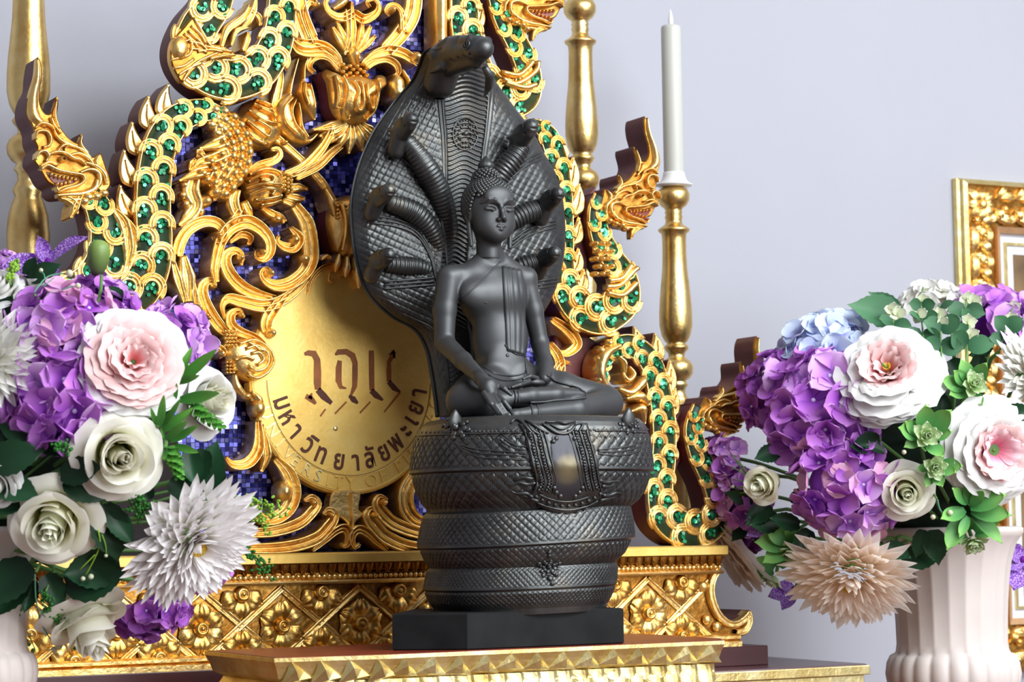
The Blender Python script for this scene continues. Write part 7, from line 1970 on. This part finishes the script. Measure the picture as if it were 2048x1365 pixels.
# greenery
leaves(LBQ, [(352, 760, 62, 74, .2, 20), (356, 764, 40, 112, .2, 24), (354, 766, 20, 60, .4, 24), (360, 800, 5, 100, .3, 20), (350, 800, 78, 40, .3, 24)], 'long curved green leaves right of the pink peony', 'leaf_sprig', 'leaf sprig', LFM, LONG)
leaves(LBQ, [(318, 852, 70, 74, .3, 36), (322, 856, 42, 84, .3, 34), (326, 862, 36, 82, .4, 34), (332, 878, 32, 78, .4, 34), (340, 882, 16, 84, .4, 30), (350, 892, -14, 62, .4, 30), (312, 850, 100, 40, .3, 30), (330, 880, 110, 30, .5, 34)], 'cluster of long green leaves right of the cream rose', 'leaf_sprig', 'leaf sprig', LFM, LONG)
def cone_spike(B, pts, r0, label, mat, push=24):
    r, s, M = froot(B, 'leaf_spike', label, 'leaf spike', 'scaly green spikes of the left bouquet', pts[0][0], pts[0][1], push=push, roll=0); Mi = M.inverted()
    q = catmull(np.array([np.array(B.place(x, y, push=push, roll=0)[0].translation) for x, y in pts]), 40); t = unit(np.gradient(q, axis=0))
    for i in range(38):
        k = int(i); f = i / 38; a = i * 2.399963; tt = t[k]; e1 = unit(np.cross(tt, _F)); e2 = np.cross(tt, e1)
        d = unit(tt * .8 + (e1 * math.cos(a) + e2 * math.sin(a)) * .75)
        child(r, 'leaf', with_mat(RSP[0], mat), Mi @ leaf_m(q[k], d, unit(e1 * math.cos(a) + e2 * math.sin(a) - tt * .4), r0 * s * (1.1 - .5 * f), 1.1))
    return r
cone_spike(LBQ, [(384, 806), (400, 826), (420, 840), (444, 856)], 22, 'scaly dark green spike in front of the white rose', LFM)
cone_spike(LBQ, [(332, 896), (345, 914), (352, 930), (360, 956)], 24, 'scaly light green spike above the big chrysanthemum', LFM, 30)
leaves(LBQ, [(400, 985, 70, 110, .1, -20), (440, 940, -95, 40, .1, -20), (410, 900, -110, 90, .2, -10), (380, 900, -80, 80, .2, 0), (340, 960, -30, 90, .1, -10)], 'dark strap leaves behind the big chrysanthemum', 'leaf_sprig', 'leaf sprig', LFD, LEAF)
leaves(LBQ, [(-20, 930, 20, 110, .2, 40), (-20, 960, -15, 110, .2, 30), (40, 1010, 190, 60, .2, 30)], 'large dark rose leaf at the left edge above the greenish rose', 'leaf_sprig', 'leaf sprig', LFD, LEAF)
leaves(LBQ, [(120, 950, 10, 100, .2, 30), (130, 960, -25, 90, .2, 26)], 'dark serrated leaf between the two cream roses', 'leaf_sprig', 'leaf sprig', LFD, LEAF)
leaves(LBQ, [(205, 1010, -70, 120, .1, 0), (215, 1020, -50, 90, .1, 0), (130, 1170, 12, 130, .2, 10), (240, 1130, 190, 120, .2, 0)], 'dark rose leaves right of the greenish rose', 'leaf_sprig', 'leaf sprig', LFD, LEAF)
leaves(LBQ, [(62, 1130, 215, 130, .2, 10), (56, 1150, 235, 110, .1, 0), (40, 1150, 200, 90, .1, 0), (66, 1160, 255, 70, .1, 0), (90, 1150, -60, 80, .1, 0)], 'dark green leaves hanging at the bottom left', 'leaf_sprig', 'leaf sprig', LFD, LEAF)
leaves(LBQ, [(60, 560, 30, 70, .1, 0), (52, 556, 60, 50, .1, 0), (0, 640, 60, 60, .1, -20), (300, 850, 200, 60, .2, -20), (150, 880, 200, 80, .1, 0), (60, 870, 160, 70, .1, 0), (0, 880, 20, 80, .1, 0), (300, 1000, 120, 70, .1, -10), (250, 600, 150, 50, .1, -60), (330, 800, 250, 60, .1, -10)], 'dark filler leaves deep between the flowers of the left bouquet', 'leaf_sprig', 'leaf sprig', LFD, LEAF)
gB = 'berry sprigs of the left bouquet'
sprig(LBQ, [(68, 585), (92, 556), (118, 548), (136, 549)], 'teal sprig with pale berries in front of the white rose', bead=[(139, 547, 7.5), (82, 541, 4.5), (156, 572, 6)], push=60, group=gB, twigs=[((90, 560), (82, 543)), ((86, 574), (108, 556)), ((124, 580), (154, 572))])
sprig(LBQ, [(70, 1150), (72, 1200), (84, 1250), (108, 1290)], 'teal sprig hanging over the bottom cream rose', bead=[(118, 1292, 8), (108, 1300, 6), (92, 1268, 5)], push=60, group=gB, twigs=[((74, 1215), (112, 1270)), ((112, 1270), (118, 1290))])
sprig(LBQ, [(196, 1060), (200, 1090), (188, 1120), (172, 1150)], 'pale berry sprig between the greenish rose and the big chrysanthemum', bead=[(182, 1154, 6), (166, 1158, 5), (212, 1112, 4)], mat=LFL, push=30, group=gB, twigs=[((204, 1070), (213, 1110)), ((190, 1110), (160, 1140))])
pts = [(60 + rng.normal(0, 12), y) for y in range(1250, 1330, 7)]
sprig(LBQ, [(40, 1230), (38, 1280), (28, 1340)], 'brownish green sprig hanging lowest at the left', mat=STEM, push=10, bead=[(26, 1342, 6)], twigs=[((40, 1250), (18, 1272)), ((40, 1260), (58, 1290)), ((38, 1290), (20, 1310)), ((40, 1270), (52, 1344)), ((38, 1240), (70, 1300)), ((52, 1320), (62, 1340))], stuff=(STEM, [(18, 1272), (58, 1290), (20, 1312), (52, 1346), (44, 1348), (66, 1302), (30, 1300), (46, 1310), (24, 1340)], 5), group=gB)
def lime(B, main, label, push, n=70, spread=16, mat=LFL, group='lime green sprigs'):
    c = catmull(np.array(main, float), n); bp_ = [(x + rng.normal(0, spread * (.3 + .7 * i / n)), y + rng.normal(0, spread * (.3 + .7 * i / n))) for i, (x, y) in enumerate(c)]
    tw = [(tuple(c[i]), bp_[i]) for i in range(4, n, 3)]
    return sprig(B, main, label, 'lime_sprig', 'sprig', STEM if mat is not LFL else LFLS, None, 3, push, group, 1.3, tw, (mat, bp_ + [(x + rng.normal(0, 4), y + rng.normal(0, 4)) for x, y in bp_], 3.4))
LFLS = plain('lime_stem', srgb(150, 190, 80), .5)
lime(LBQ, [(480, 1000), (506, 1004), (530, 1012), (556, 1030)], 'lime green sprig in front of the gilded scrolls', 10, 60, 11)
lime(LBQ, [(500, 1010), (516, 1030), (526, 1056)], 'second lime green sprig hanging below the first', 10, 40, 8)
lime(LBQ, [(478, 1085), (496, 1105), (514, 1125), (530, 1146)], 'green feathery sprig right of the big chrysanthemum', -10, 50, 8, LFM)
lime(LBQ, [(262, 985), (276, 1000), (280, 1020), (270, 1030)], 'green feathery sprig above the big chrysanthemum', 10, 70, 12, LFM)
lime(LBQ, [(16, 560), (24, 545), (30, 530), (28, 520)], 'lime green sprig at the top left edge', 30, 40, 7)
lime(LBQ, [(112, 900), (118, 890), (128, 894), (136, 900)], 'bright green sprig above the dark serrated leaf', 50, 30, 8, LFM)
lime(LBQ, [(90, 1190), (100, 1220), (120, 1250), (140, 1280)], 'fine fern sprig over the bottom cream rose', 50, 50, 14, LFM)
